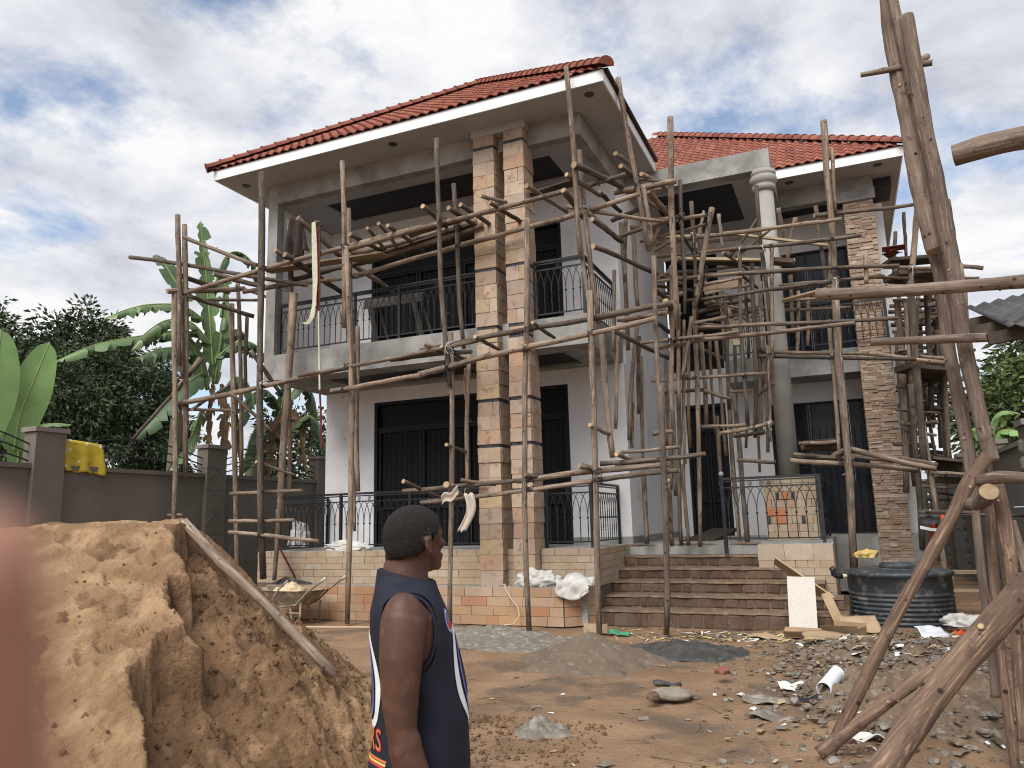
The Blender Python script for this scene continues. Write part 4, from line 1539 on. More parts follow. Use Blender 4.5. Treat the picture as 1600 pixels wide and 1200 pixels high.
TRUNKS = [
[(0.801,7.500,6.732,0.077),(0.795,7.500,5.919,0.079),(0.832,7.500,5.286,0.080),(0.861,7.500,4.615,0.085),(0.887,7.480,4.202,0.080),(0.909,7.460,3.903,0.074)],
[(0.815,7.360,6.492,0.042),(0.838,7.360,6.084,0.045),(0.863,7.360,5.718,0.047),(0.881,7.380,5.371,0.041)],
[(0.902,7.300,6.124,0.059),(0.922,7.300,5.570,0.061),(0.935,7.300,4.972,0.066),(0.976,7.330,4.399,0.068),(1.007,7.330,3.659,0.061),(1.009,7.300,3.113,0.060),(1.037,7.280,2.641,0.058),(1.066,7.250,2.288,0.060),(1.089,7.220,2.024,0.059)],
[(0.924,7.600,3.933,0.058),(0.950,7.620,3.544,0.060),(0.941,7.630,3.048,0.054),(0.964,7.620,2.557,0.056),(0.986,7.600,2.052,0.052),(0.981,7.600,1.673,0.046)],
[(0.483,7.450,5.731,0.024),(0.779,7.420,5.698,0.030),(1.074,7.400,5.662,0.029)],
[(0.975,7.600,5.820,0.030),(1.105,7.900,6.007,0.034)],
[(0.301,7.200,3.093,0.033),(0.739,7.180,3.059,0.035),(1.059,7.140,3.029,0.039),(1.297,7.100,2.997,0.036)],
[(-0.093,6.900,3.503,0.050),(0.424,6.850,3.437,0.050),(0.962,6.750,3.373,0.050),(1.541,6.700,3.333,0.051)],
[(0.773,5.800,1.819,0.035),(0.888,5.740,1.840,0.041),(1.015,5.680,1.828,0.038),(1.162,5.600,1.799,0.039)],
[(0.732,6.000,1.686,0.037),(0.778,5.960,1.676,0.043),(0.817,5.850,1.707,0.052),(0.826,5.720,1.753,0.055)],
[(0.905,6.150,2.005,0.044),(0.761,6.120,1.813,0.048),(0.662,6.100,1.637,0.044),(0.516,6.050,1.408,0.046),(0.372,6.000,1.186,0.041),(0.220,5.950,0.949,0.041),(-0.044,5.850,0.490,0.043),(-0.333,5.750,-0.019,0.040)],
[(1.013,4.980,1.391,0.071),(0.808,4.930,1.206,0.073),(0.629,4.850,1.031,0.078),(0.392,4.720,0.802,0.070),(0.185,4.550,0.577,0.071),(-0.017,4.350,0.338,0.067)],
[(0.568,5.900,0.740,0.033),(0.368,5.880,0.599,0.038),(0.172,5.850,0.463,0.040),(-0.064,5.800,0.287,0.040),(-0.336,5.750,0.079,0.044)],
[(0.849,6.600,1.647,0.028),(0.815,6.450,1.176,0.030),(0.800,6.300,0.761,0.026),(0.773,6.200,0.407,0.028)],
[(0.898,6.200,1.753,0.033),(0.847,6.100,1.285,0.034),(0.812,6.000,0.805,0.029),(0.777,5.800,0.030,0.029)],
[(0.915,6.000,1.798,0.043),(0.915,5.900,1.499,0.046),(0.893,5.800,1.107,0.038),(0.831,5.600,0.644,0.032),(0.798,5.500,0.309,0.033)],
[(0.959,6.000,1.558,0.036),(0.989,5.900,1.297,0.037),(1.026,5.500,0.886,0.035)],
[(0.770,5.000,3.736,0.063),(0.962,4.950,3.739,0.067),(1.293,4.900,3.724,0.066)],
]
LEAVES = [
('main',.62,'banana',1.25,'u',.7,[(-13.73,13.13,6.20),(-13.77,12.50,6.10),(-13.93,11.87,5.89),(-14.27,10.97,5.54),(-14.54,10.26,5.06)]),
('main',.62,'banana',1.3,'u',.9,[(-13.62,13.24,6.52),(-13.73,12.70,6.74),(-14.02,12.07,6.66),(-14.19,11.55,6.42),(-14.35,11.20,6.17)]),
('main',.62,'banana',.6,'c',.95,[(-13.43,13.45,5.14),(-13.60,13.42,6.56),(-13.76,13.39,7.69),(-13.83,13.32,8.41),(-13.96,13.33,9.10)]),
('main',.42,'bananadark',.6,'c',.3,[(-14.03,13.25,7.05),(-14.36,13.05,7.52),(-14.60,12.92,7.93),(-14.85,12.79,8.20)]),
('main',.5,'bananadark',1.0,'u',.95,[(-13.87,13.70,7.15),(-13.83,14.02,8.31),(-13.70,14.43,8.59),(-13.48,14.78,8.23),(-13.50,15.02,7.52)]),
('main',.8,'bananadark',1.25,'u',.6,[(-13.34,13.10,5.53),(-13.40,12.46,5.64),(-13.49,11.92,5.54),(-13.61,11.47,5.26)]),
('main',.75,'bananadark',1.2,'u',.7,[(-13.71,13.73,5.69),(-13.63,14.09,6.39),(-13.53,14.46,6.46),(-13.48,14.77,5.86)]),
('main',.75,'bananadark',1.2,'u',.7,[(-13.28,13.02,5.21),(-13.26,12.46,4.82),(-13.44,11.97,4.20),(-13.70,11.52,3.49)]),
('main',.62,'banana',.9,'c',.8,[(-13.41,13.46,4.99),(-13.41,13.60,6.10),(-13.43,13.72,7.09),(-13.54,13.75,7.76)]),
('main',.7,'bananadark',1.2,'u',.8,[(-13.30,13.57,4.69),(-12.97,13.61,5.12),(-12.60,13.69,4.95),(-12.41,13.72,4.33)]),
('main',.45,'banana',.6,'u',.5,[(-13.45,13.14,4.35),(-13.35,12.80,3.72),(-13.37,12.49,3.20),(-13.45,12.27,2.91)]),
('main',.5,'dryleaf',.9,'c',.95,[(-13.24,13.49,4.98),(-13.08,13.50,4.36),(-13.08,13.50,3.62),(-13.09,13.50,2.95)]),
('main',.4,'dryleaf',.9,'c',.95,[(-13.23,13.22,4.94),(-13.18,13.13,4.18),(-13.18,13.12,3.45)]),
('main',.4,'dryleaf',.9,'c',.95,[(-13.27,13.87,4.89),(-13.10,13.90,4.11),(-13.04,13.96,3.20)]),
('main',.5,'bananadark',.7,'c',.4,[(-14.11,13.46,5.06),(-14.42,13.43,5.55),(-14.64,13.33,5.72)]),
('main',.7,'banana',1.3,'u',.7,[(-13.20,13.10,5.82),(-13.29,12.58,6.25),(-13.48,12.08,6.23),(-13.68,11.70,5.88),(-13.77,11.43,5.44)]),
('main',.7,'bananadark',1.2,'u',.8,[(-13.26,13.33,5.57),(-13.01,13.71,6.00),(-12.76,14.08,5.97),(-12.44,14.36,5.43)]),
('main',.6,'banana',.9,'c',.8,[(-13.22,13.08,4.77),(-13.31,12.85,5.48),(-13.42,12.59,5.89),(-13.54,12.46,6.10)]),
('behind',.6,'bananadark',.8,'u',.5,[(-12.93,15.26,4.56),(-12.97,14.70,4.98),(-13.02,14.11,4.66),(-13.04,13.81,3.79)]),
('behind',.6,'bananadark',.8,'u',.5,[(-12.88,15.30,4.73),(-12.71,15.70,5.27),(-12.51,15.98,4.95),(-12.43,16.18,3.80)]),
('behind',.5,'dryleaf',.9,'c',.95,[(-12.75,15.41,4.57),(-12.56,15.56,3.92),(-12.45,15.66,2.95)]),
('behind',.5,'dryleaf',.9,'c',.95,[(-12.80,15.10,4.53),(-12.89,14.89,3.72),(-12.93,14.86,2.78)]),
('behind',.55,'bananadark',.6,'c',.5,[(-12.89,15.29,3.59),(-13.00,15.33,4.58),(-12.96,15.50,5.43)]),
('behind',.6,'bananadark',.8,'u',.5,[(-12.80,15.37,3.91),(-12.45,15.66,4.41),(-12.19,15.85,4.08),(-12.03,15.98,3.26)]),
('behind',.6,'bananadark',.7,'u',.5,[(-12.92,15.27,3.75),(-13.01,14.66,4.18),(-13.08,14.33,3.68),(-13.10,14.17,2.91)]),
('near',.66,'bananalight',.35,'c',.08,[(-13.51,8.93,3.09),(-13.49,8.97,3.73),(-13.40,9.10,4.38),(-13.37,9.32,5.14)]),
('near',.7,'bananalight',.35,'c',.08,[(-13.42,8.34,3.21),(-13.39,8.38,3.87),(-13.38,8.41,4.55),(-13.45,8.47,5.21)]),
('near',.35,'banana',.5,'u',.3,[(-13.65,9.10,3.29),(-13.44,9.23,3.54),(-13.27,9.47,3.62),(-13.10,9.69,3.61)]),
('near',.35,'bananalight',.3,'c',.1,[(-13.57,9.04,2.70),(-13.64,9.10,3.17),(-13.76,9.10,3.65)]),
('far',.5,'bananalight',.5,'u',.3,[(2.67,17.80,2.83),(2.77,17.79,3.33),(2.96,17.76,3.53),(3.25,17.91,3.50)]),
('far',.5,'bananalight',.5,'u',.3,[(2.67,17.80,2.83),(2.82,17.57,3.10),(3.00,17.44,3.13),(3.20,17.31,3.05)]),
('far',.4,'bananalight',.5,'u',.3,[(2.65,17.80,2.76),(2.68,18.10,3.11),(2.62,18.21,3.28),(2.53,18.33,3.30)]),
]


def pole_obj(name, p, q, r, parent, m_='bark', n=9, bend=None, seg=7, taper=.12):
    p, q = Vector(p), Vector(q)
    L = (q - p).length
    b = MB()
    pts, rad = [], []
    ph = R.uniform(0, 9)
    am = min(.07, L * .0115) * R.uniform(.3, 1.2) if bend is None else bend
    for i in range(seg + 1):
        t = i / seg
        w_ = math.sin(math.pi * t)
        pts.append((am * w_ * math.sin(ph + 2.2 * t) + R.uniform(-.15, .15) * r, am * w_ * math.cos(ph + 1.7 * t) + R.uniform(-.15, .15) * r, t * L))
        rad.append(r * (1 + taper * (.5 - t)) * R.uniform(.90, 1.10))
    b.tube(pts, rad, n, 0, True, 1)
    # a knot or two standing proud of the bark
    for k in range(int(L * 1.2)):
        t = R.uniform(.08, .92)
        a = R.uniform(0, 6.28)
        c = Vector((0, 0, t * L))
        dr = Vector((math.cos(a), math.sin(a), .3)).normalized()
        if R.random() < .35:
            b.tube([c + dr * r * .6, c + dr * r * R.uniform(1.25, 1.7)], [r * .28, r * .16], 5, 0, True, 1)
    o = b.build(name, [MT[m_], MT['cut']], parent, smooth=True)
    me = o.data
    k = len(me.polygons)
    for pl_ in me.polygons:
        if pl_.material_index == 1:
            pl_.use_smooth = False
    d = (q - p).normalized()
    o.location = p
    o.rotation_mode = 'QUATERNION'
    o.rotation_quaternion = d.to_track_quat('Z', 'Y')
    return o


def trunk_obj(name, pts, parent, m_='barkgrey', n=18):
    P = [Vector(p[:3]) for p in pts]
    rr_ = [p[3] for p in pts]
    q = (P[-1] - P[0]).normalized().to_track_quat('Z', 'Y')
    qi = q.inverted()
    L = [qi @ (p - P[0]) for p in P]
    k = len(L) - 1
    N_ = max(12, int((P[-1] - P[0]).length / .045))
    ctr, rad = [], []
    ph = R.uniform(0, 50)
    for i in range(N_ + 1):
        t = i / N_ * k
        a = min(int(t), k - 1)
        u = t - a
        p0, p1, p2, p3 = L[max(a - 1, 0)], L[a], L[a + 1], L[min(a + 2, k)]
        ctr.append(.5 * ((2 * p1) + (p2 - p0) * u + (2 * p0 - 5 * p1 + 4 * p2 - p3) * u * u + (3 * p1 - p0 - 3 * p2 + p3) * u ** 3))
        rad.append((rr_[a] * (1 - u) + rr_[a + 1] * u) * (1 + .05 * noise.noise(Vector((ph, i * .3, 0)))))
    b = MB()
    b.tube(ctr, rad, n, 0, True, 1)
    # uneven girth: flats, swellings and lifted strips of bark
    nv_ = (N_ + 1) * n
    for j in range(nv_):
        i, c = j // n, ctr[j // n]
        p = Vector(b.v[j])
        d = p - c
        f = 1 + .10 * noise.noise(Vector((d.x * 14 + ph, d.y * 14, p.z * 2.2))) + .05 * noise.noise(Vector((d.x * 40, d.y * 40 + ph, p.z * 5)))
        b.v[j] = tuple(c + d * f)
    for j in range(int((P[-1] - P[0]).length * 2.2)):
        i = R.randrange(2, N_ - 1)
        ang = R.uniform(0, 6.28)
        dr = Vector((math.cos(ang), math.sin(ang), R.uniform(-.2, .5))).normalized()
        b.tube([ctr[i] + dr * rad[i] * .7, ctr[i] + dr * rad[i] * R.uniform(1.1, 1.35)], [rad[i] * .3, rad[i] * .2], 7, 0, True, 1)
    o = b.build(name, [MT[m_], MT['cut']], parent, smooth=True)
    for pl_ in o.data.polygons:
        if pl_.material_index == 1:
            pl_.use_smooth = False
    o.location = P[0]
    o.rotation_mode = 'QUATERNION'
    o.rotation_quaternion = q
    return o


SCAF = {
    'front': thing('scaffold', 'long rough pole scaffold standing before the balcony and stone columns', 'scaffold', (-6.5, 11.2, 0), 'rough timber pole scaffolds'),
    'left': thing('scaffold', 'short pole scaffold tower beside the banana plant at the left end of the house', 'scaffold', (-11.6, 11.2, 0), 'rough timber pole scaffolds'),
    'porch': thing('scaffold', 'dense tangle of scaffold poles filling the porch around the round cement column', 'scaffold', (-2.2, 14.2, 0), 'rough timber pole scaffolds'),
    'right': thing('scaffold', 'tall pole scaffold rising along the side of the house beyond the brown ledgestone pillar', 'scaffold', (1.9, 16.5, 0), 'rough timber pole scaffolds'),
    'foreground': thing('pole_frame', 'near frame of thick crooked tree trunks at the right edge', 'pole frame', (.8, 6.5, 0)),
}
for g, L in POLES.items():
    for x0, y0, z0, x1, y1, z1, r in L:
        p, q = (x0, y0, z0), (x1, y1, z1)
        dark = .34  # share of darker bark, raised to put the poles' shadowed sides into colour
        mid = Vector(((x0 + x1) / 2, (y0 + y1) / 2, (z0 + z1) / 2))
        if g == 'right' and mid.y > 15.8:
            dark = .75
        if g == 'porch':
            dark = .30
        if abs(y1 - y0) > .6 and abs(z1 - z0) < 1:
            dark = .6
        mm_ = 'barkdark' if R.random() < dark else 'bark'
        n = 14 if g == 'foreground' else 9
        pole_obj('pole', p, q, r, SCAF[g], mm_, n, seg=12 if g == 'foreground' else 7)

for pts in TRUNKS:
    near = pts[0][2] < 3.0 and min(q_[2] for q_ in pts) < .4
    trunk_obj('trunk_pole', pts, SCAF['foreground'], 'barkbrown' if near else 'barkgrey')


# strips of rubber and wire that bind uprights to ledgers
for g, n_t in (('front', 46), ('porch', 40), ('left', 10), ('right', 14)):
    L = POLES[g]
    ups = [l for l in L if abs(l[5] - l[2]) > 1.2]
    hor = [l for l in L if abs(l[5] - l[2]) < .9 and abs(l[3] - l[0]) > .8]
    cnt = 0
    for u in ups:
        for h in hor:
            if abs(h[3] - h[0]) < 1e-3 or cnt >= n_t:
                continue
            xm = (u[0] + u[3]) / 2
            t = (xm - h[0]) / (h[3] - h[0])
            if not .02 < t < .98:
                continue
            z = h[2] + (h[5] - h[2]) * t
            if not min(u[2], u[5]) + .05 < z < max(u[2], u[5]) - .05:
                continue
            s = (z - u[2]) / (u[5] - u[2])
            pu = Vector(u[:3]).lerp(Vector(u[3:6]), s)
            ph_ = Vector(h[:3]).lerp(Vector(h[3:6]), max(0, min(1, (pu.x - h[0]) / (h[3] - h[0]))))
            if abs(pu.y - ph_.y) > .3:
                continue
            b = MB()
            c = (pu + ph_) / 2
            ry = abs(pu.y - ph_.y) / 2 + max(u[6], h[6]) * 1.12
            rx = u[6] * 1.25
            for sg in (1, -1):
                pts = []
                for k in range(11):
                    a = 2 * math.pi * k / 10
                    pts.append(c + Vector((math.cos(a) * rx, math.sin(a) * ry, sg * math.cos(a) * h[6] * 1.1 + R.uniform(-.006, .006))))
                b.tube(pts, .0065, 5, cap=False)
            b.tube([c + Vector((0, -ry, 0)), c + Vector((R.uniform(-.03, .03), -ry - .02, -.09)), c + Vector((R.uniform(-.05, .05), -ry - .01, -R.uniform(.12, .22)))], .005, 5)
            b.build('binding', MT['shadecloth'] if R.random() < .7 else MT['sack'], SCAF[g])
            cnt += 1


def plank(p, q, wd, th, parent, m_='plank', name='plank', upv=(0, 0, 1)):
    p, q = Vector(p), Vector(q)
    o = MB().bar((0, 0, 0), (q - p), wd, th, upv=upv).build(name, MT[m_], parent)
    o.location = p
    return o


for g, p, q, wd, th, m_ in PLANKS:
    plank(p, q, wd, th, SCAF[g], m_)


# ================================================================ GROUND
def smooth(a, b, x):
    t = max(0, min(1, (x - a) / (b - a)))
    return t * t * (3 - 2 * t)


def ground_h(x, y):
    d = math.hypot(x, y - 8)
    f = 1 - smooth(14, 30, d)
    h = .035 * fbm(x * .5, y * .5, 1, 4) * f + .014 * fbm(x * 3.1, y * 3.1, 2, 5) * f + .008 * abs(fbm(x * 11, y * 11, 3, 3)) * f
    h -= .03
    # rubble strewn, slightly raised ground at the right
    h += .14 * smooth(-1.2, .6, x) * smooth(13.2, 11.5, y) * smooth(4.2, 5.5, y) * (1 - smooth(3, 8, x)) * (.7 + .6 * fbm(x * 1.3, y * 1.3, 5, 3))
    return h


def axis(lo, a, b, hi, st):
    v = list(np.arange(a, b + 1e-6, st))
    s, x = st, a
    left = []
    while x > lo:
        s *= 1.45
        x -= s
        left.append(x)
    s, x = st, b
    right = []
    while x < hi:
        s *= 1.45
        x += s
        right.append(x)
    return left[::-1] + v + right


def sheet(name, xs, ys, hf, m_, kind=None, parent=None):
    vs = [(x, y, hf(x, y)) for y in ys for x in xs]
    n = len(xs)
    fs = [(j * n + i, j * n + i + 1, (j + 1) * n + i + 1, (j + 1) * n + i) for j in range(len(ys) - 1) for i in range(n - 1)]
    return MB().add(vs, fs).build(name, m_, parent, smooth=True, kind=kind)


gm = mat('red_brown_site_soil', (.31, .20, .122), (.205, .126, .073), 1.3, detail=12, rough=.95, bump=1.0, bscale=20, c3=(.145, .102, .072), s3=.85, t3=(.50, .60), bdist=.035)
structure(sheet('ground', axis(-900, -5.5, 2.2, 900, .05), axis(-400, 4.4, 12.4, 1500, .05), ground_h, gm))


def mound(name, label, cat, cx, cy, rx, ry, h, m_, nz=.25, fr=4.0, st=.03, sharp=1.0, rot=0.0, group=None, seed=0):
    nx, ny = int(2 * rx / st), int(2 * ry / st)
    ca, sa = math.cos(rot), math.sin(rot)
    vs, fs, ok = [], [], {}
    for j in range(ny + 1):
        for i in range(nx + 1):
            x, y = -rx + 2 * rx * i / nx, -ry + 2 * ry * j / ny
            e = 1 + .28 * fbm(x * 1.7 / max(rx, .3), y * 1.7 / max(ry, .3), seed, 3)
            d = math.hypot(x / rx, y / ry) / e * 1.12
            if d < 1:
                k = (1 - d ** sharp) if sharp != 1 else (1 - d)
                z = h * k * (1 + nz * fbm(x * fr, y * fr, seed + 3, 5)) + h * nz * .35 * fbm(x * fr * 3, y * fr * 3, seed + 8, 4) * min(1, k * 3)
            else:
                z = -.05 * (d - 1) * 6
            X, Y = cx + x * ca - y * sa, cy + x * sa + y * ca
            ok[(i, j)] = (len(vs), d)
            vs.append((X, Y, ground_h(X, Y) + z - .004))
    for j in range(ny):
        for i in range(nx):
            q = [ok[(i, j)], ok[(i + 1, j)], ok[(i + 1, j + 1)], ok[(i, j + 1)]]
            if min(a[1] for a in q) < 1.08:
                fs.append(tuple(a[0] for a in q))
    o = MB().add(vs, fs).build(name, m_, smooth=True)
    return tag(o, label, cat, group)


# ---------------------------------------------------------------- the big sand heap, half dug away on its right
HA, HB = Vector((-8.5, 1.6)), Vector((-4.8, 4.4))
HX = (HB - HA).normalized()
SCARP = [Vector(p) for p in [(-4.70, 4.50), (-4.56, 4.27), (-4.37, 4.08), (-4.24, 4.10), (-4.14, 3.98), (-4.2, 3.88), (-4.02, 3.76), (-3.83, 3.69), (-3.71, 3.69), (-3.77, 3.62), (-3.86, 3.51), (-3.8, 3.4), (-3.77, 3.25), (-3.62, 3.16), (-3.42, 3.1), (-3.2, 2.9), (-2.9, 2.6)]]

SPOLY = [tuple(v) for v in SCARP] + [(-2.0, 1.8), (1.5, 1.8), (1.5, 12), (-4.70, 12)]


def scarp_d(p):
    best = 9
    for a, b in zip(SCARP, SCARP[1:]):
        ab = b - a
        t = max(0, min(1, (p - a).dot(ab) / ab.length_squared))
        q = p - a - ab * t
        if q.length < best:
            best = q.length
    ins = False
    for a, b in zip(SPOLY, SPOLY[1:] + SPOLY[:1]):
        if (a[1] > p.y) != (b[1] > p.y) and p.x < (b[0] - a[0]) * (p.y - a[1]) / (b[1] - a[1]) + a[0]:
            ins = not ins
    return best if ins else -best


def heap_h(x, y):
    p = Vector((x, y))
    tt = (p - HA).dot(HX) / (HB - HA).length
    t = max(0, min(1, tt))
    d = (p - HA - (HB - HA) * t).length
    s = .7
    if tt > 1:
        c = (p - HB).dot(HX) / max(d, 1e-6)
        s = .7 + .3 * c * c
    h = 1.72 - s * (math.sqrt(d * d + .09) - .3)
    if h < .25:
        h = .25 - (.25 - h) * .5
    n1 = fbm(x * 1.3, y * 1.3, 4, 4)
    n2 = fbm(x * 6, y * 6, 7, 5)
    n3 = fbm(x * 19, y * 19, 3, 5)
    n4 = noise.noise(Vector((x * 47, y * 47, 1)))
    sd_ = scarp_d(p) + .05 * n2 + .02 * n3
    k = smooth(-.004, .022, sd_)                   # 1 on the dug side
    far = smooth(1.9, .5, sd_)
    low = smooth(1.5, .75, h)
    crust = .04 * n1 + .022 * n2 * (.35 + .9 * low) + .012 * n3 * (.4 + 1.0 * low) + .004 * n4
    # pits and long furrows in the crust
    pit = fbm(x * 2.6, y * 3.3, 8, 3)
    crust -= .055 * smooth(.28, .42, pit)
    pit2 = noise.noise(Vector((x * 8, y * 8, 3)))
    crust -= .022 * smooth(.30, .5, pit2)
    lump = abs(noise.noise(Vector((x * 8, y * 8, 2)))) + .7 * abs(noise.noise(Vector((x * 17, y * 17, 5)))) + .5 * abs(noise.noise(Vector((x * 34, y * 34, 9))))
    dug = .06 * n1 + .06 * n2 + .075 * (lump - .4) + .02 * n3 + .006 * n4
    drop = .15 + .15 * max(0, fbm(x * 2.2, y * 2.2, 6, 2)) + .16 * smooth(4.3, 3.7, y)
    # cracks run down the crust
    cx_ = fbm(x * 1.9, y * 1.9, 15, 5)
    crack = .07 * smooth(.016, .0, abs(cx_ - .05)) * smooth(-.9, -.1, sd_) * smooth(.3, .9, h)
    lip = .03 * smooth(-.22, -.01, sd_) * (1 - k)
    z = h + (1 - k) * (crust - crack + lip) + k * (dug - drop * far - .03)
    return z


sx = axis(-12, -5.6, -2.3, -1.2, .0165)
sy = axis(-1.5, 2.3, 5.3, 9.5, .0165)
vs = []
for y in sy:
    for x in sx:
        vs.append((x, y, heap_h(x, y)))
n = len(sx)
fs = []
for j in range(len(sy) - 1):
    for i in range(n - 1):
        q = (j * n + i, j * n + i + 1, (j + 1) * n + i + 1, (j + 1) * n + i)
        if max(vs[a][2] for a in q) > -.12:
            fs.append(q)
hm = MB().add(vs, fs)
for j, f in enumerate(hm.f):
    q = Vector(hm.v[f[0]])
    d_ = scarp_d(q.xy) + .06 * fbm(q.x * 6, q.y * 6, 7, 4)
    if (d_ > -.02 and (d_ < .75 + .5 * fbm(q.x * 2, q.y * 2, 3, 3) or fbm(q.x * 3, q.y * 3, 21, 4) > .12)) or fbm(q.x * 2.4, q.y * 3.2, 8, 3) > .36:
        hm.m[j] = 1
heap = hm.build('sand_heap', [MT['sand'], MT['dampsand']], smooth=True)
tag(heap, 'big heap of orange building sand with a dug away right side', 'sand heap')
# loose clods that rolled off the dug side
cl = MB()
for k in range(4200):
    x, y = R.uniform(-4.7, -1.9), R.uniform(2.5, 6.4)
    if (scarp_d(Vector((x, y))) < .06 and R.random() < .93) or math.hypot(x + 1.2, y - 2.02) < .35:
        continue
    r = R.choice((.005, .006, .008, .008, .010, .012, .018)) * R.uniform(.7, 1.3)
    zz = max(heap_h(x, y), ground_h(x, y)) + r * .3
    vv = []
    for zi, rs in ((-.6, .75), (.15, 1.0), (.75, .6)):
        for a in range(6):
            th = a * 1.047 + zi
            q = r * rs * R.uniform(.75, 1.2)
            vv.append((x + q * math.cos(th), y + q * math.sin(th), zz + zi * r * R.uniform(.8, 1.1)))
    ff = [tuple(range(12, 18))]
    for j in (0, 6):
        for a in range(6):
            ff.append((j + a, j + (a + 1) % 6, j + 6 + (a + 1) % 6, j + 6 + a))
    cl.add(vv, ff)
o = cl.build('sand_clods', MT['dampsand'], smooth=True, kind='stuff')

# ---------------------------------------------------------------- heaps of mortar, mud, gravel and rubble
mound('mortar_heap', 'low lumpy heap of grey mortar below the stone ledge', 'mortar heap', -5.2, 11.0, 1.25, .62, .12, MT['cement'], .55, 4, rot=-.1, seed=1)
mound('mortar_smear', 'flat smear of spilled grey mortar in front of the stone ledge', 'mortar smear', -4.4, 10.2, 1.5, .95, .04, MT['cement'], .5, 3, .05, sharp=2.5, seed=5)
mound('gravel_cone', 'smooth cone of grey brown sand in front of the steps', 'sand cone', -3.0, 9.15, .95, 1.0, .36, MT['conesand'], .10, 5, .026, seed=2)
mound('mud_heap', 'dark wet mortar heap beside the grey sand cone', 'mud heap', -2.05, 9.9, .95, .55, .13, MT['wetmud'], .45, 3.5, .022, sharp=2.2, rot=.1, seed=3)
mound('mud_clod', 'small dark clump of mud on bare soil near the man', 'mud clump', -2.43, 6.05, .26, .30, .10, MT['cement'], .9, 8, .016, seed=4)
mound('rubble_heap', 'heap of grey rubble and mortar scraps before the black tank', 'rubble heap', .15, 9.6, 1.15, 1.5, .17, MT['rubble'], .55, 4, .03, sharp=1.3, seed=6)
mound('rubble_heap', 'low dark rubble heap beneath the crooked foreground trunks', 'rubble heap', .55, 7.6, 1.3, 1.5, .22, MT['rubble'], .8, 4, .03, sharp=1.6, seed=7)
mound('mortar_pile', 'dark mortar dumped on the ledge behind the wheelbarrow', 'mortar pile', -9.9, 12.0, .55, .17, .14, MT['wetmud'], .4, 6, .02, seed=9).location.z = .6

# ================================================================ PERIMETER WALLS
WU = -12.5
wall = thing('perimeter_wall', 'olive grey boundary wall with tall pillars and curved iron bars at the left', 'boundary wall', (WU, 10, 0))
pv = [3.0, 5.85, 8.55, 12.35, 16.1, 20, 24, 28]
for a, b_ in zip(pv, pv[1:]):
    MB().box(WU - .15, WU, a + .56, b_ - .003, -.1, 2.72).build('wall_panel', MT['fence'], wall)
    MB().box(WU - .19, WU + .05, a + .565, b_ - .006, 2.722, 2.80).build('coping', MT['fence'], wall)
    for z0, dz in ((2.94, .22), (3.08, .26), (3.22, .28)):
        pts = []
        for i in range(13):
            t = i / 12
            pts.append((WU - .06, a + .56 + (b_ - a - .56) * t, z0 - .09 + dz * math.sin(math.pi * t) * .9 - .0))
        MB().tube(pts, .014, 6).build('iron_bar', MT['steel'], wall)
    for t in (.35, .72):
        MB().tube([(WU - .06, a + .6 + (b_ - a - .6) * t, 2.8), (WU - .06, a + .6 + (b_ - a - .6) * (t + .09), 3.3)], .012, 6).build('iron_bar', MT['steel'], wall)
for k, a in enumerate(pv):
    p_ = MB()
    if k == 3:
        z = -.1
        for zz in (.5, 1.02, 1.52, 2.0, 2.46, 2.92, 3.34):
            p_.box(WU - .2, WU + .10, a, a + .55, z, zz - .02)
            p_.box(WU - .19, WU + .09, a + .01, a + .54, zz - .0201, zz - .0001)
            z = zz
        po = p_.build('pillar', MT['fence'], wall)
        for zz in (1.35, 1.9, 2.4, 2.85):
            for s in (-1, 1):
                MB().bar((WU + .103, a + .275 + s * .24, zz - .16), (WU + .103, a + .275, zz + .10), .012, .022).build('chevron', MT['fence'], po)
    else:
        p_.box(WU - .2, WU + .10, a, a + .55, -.1, 3.34)
        po = p_.build('pillar', MT['fence'], wall)
    MB().box(WU - .24, WU + .14, a - .04, a + .59, 3.341, 3.42).build('pillar_cap', MT['cap'], po)
rw = thing('perimeter_wall', 'grey boundary wall with a block pillar beyond the foreground trunks at the right', 'boundary wall', (2.6, 15, 0))
pv = [9.6, 13.45, 17.2, 21, 25, 29]
for a, b_ in zip(pv, pv[1:]):
    z = -.1
    for zz in (.55, 1.1, 1.65, 2.2, 2.62):
        MB().box(2.6, 2.75, a + .5, b_ - .003, z + .012, zz).build('wall_panel', MT['fence'], rw)
        z = zz
    MB().box(2.56, 2.79, a + .505, b_ - .006, 2.622, 2.70).build('coping', MT['cap'], rw)
for a in pv:
    po = MB().box(2.5, 2.85, a, a + .5, -.1, 2.86).build('pillar', MT['fence'], rw)
    MB().box(2.46, 2.89, a - .04, a + .54, 2.862, 2.95).build('pillar_cap', MT['cap'], po)
    z = .1
    while z < 2.6:
        MB().lathe([(.05, 0), (.075, .05), (.075, .17), (.05, .22)], (2.5, a + .25, z), 10).build('pillar_boss', MT['fence'], po)
        z += .26
bw = thing('perimeter_wall', 'dark boundary wall closing the passage behind the house', 'boundary wall', (0, 30, 0))
MB().box(-12.4, 2.5, 30, 30.15, -.1, 2.6).build('wall_panel', MT['fence'], bw)
MB().box(-12.42, 2.52, 29.96, 30.19, 2.602, 2.68).build('coping', MT['cap'], bw)


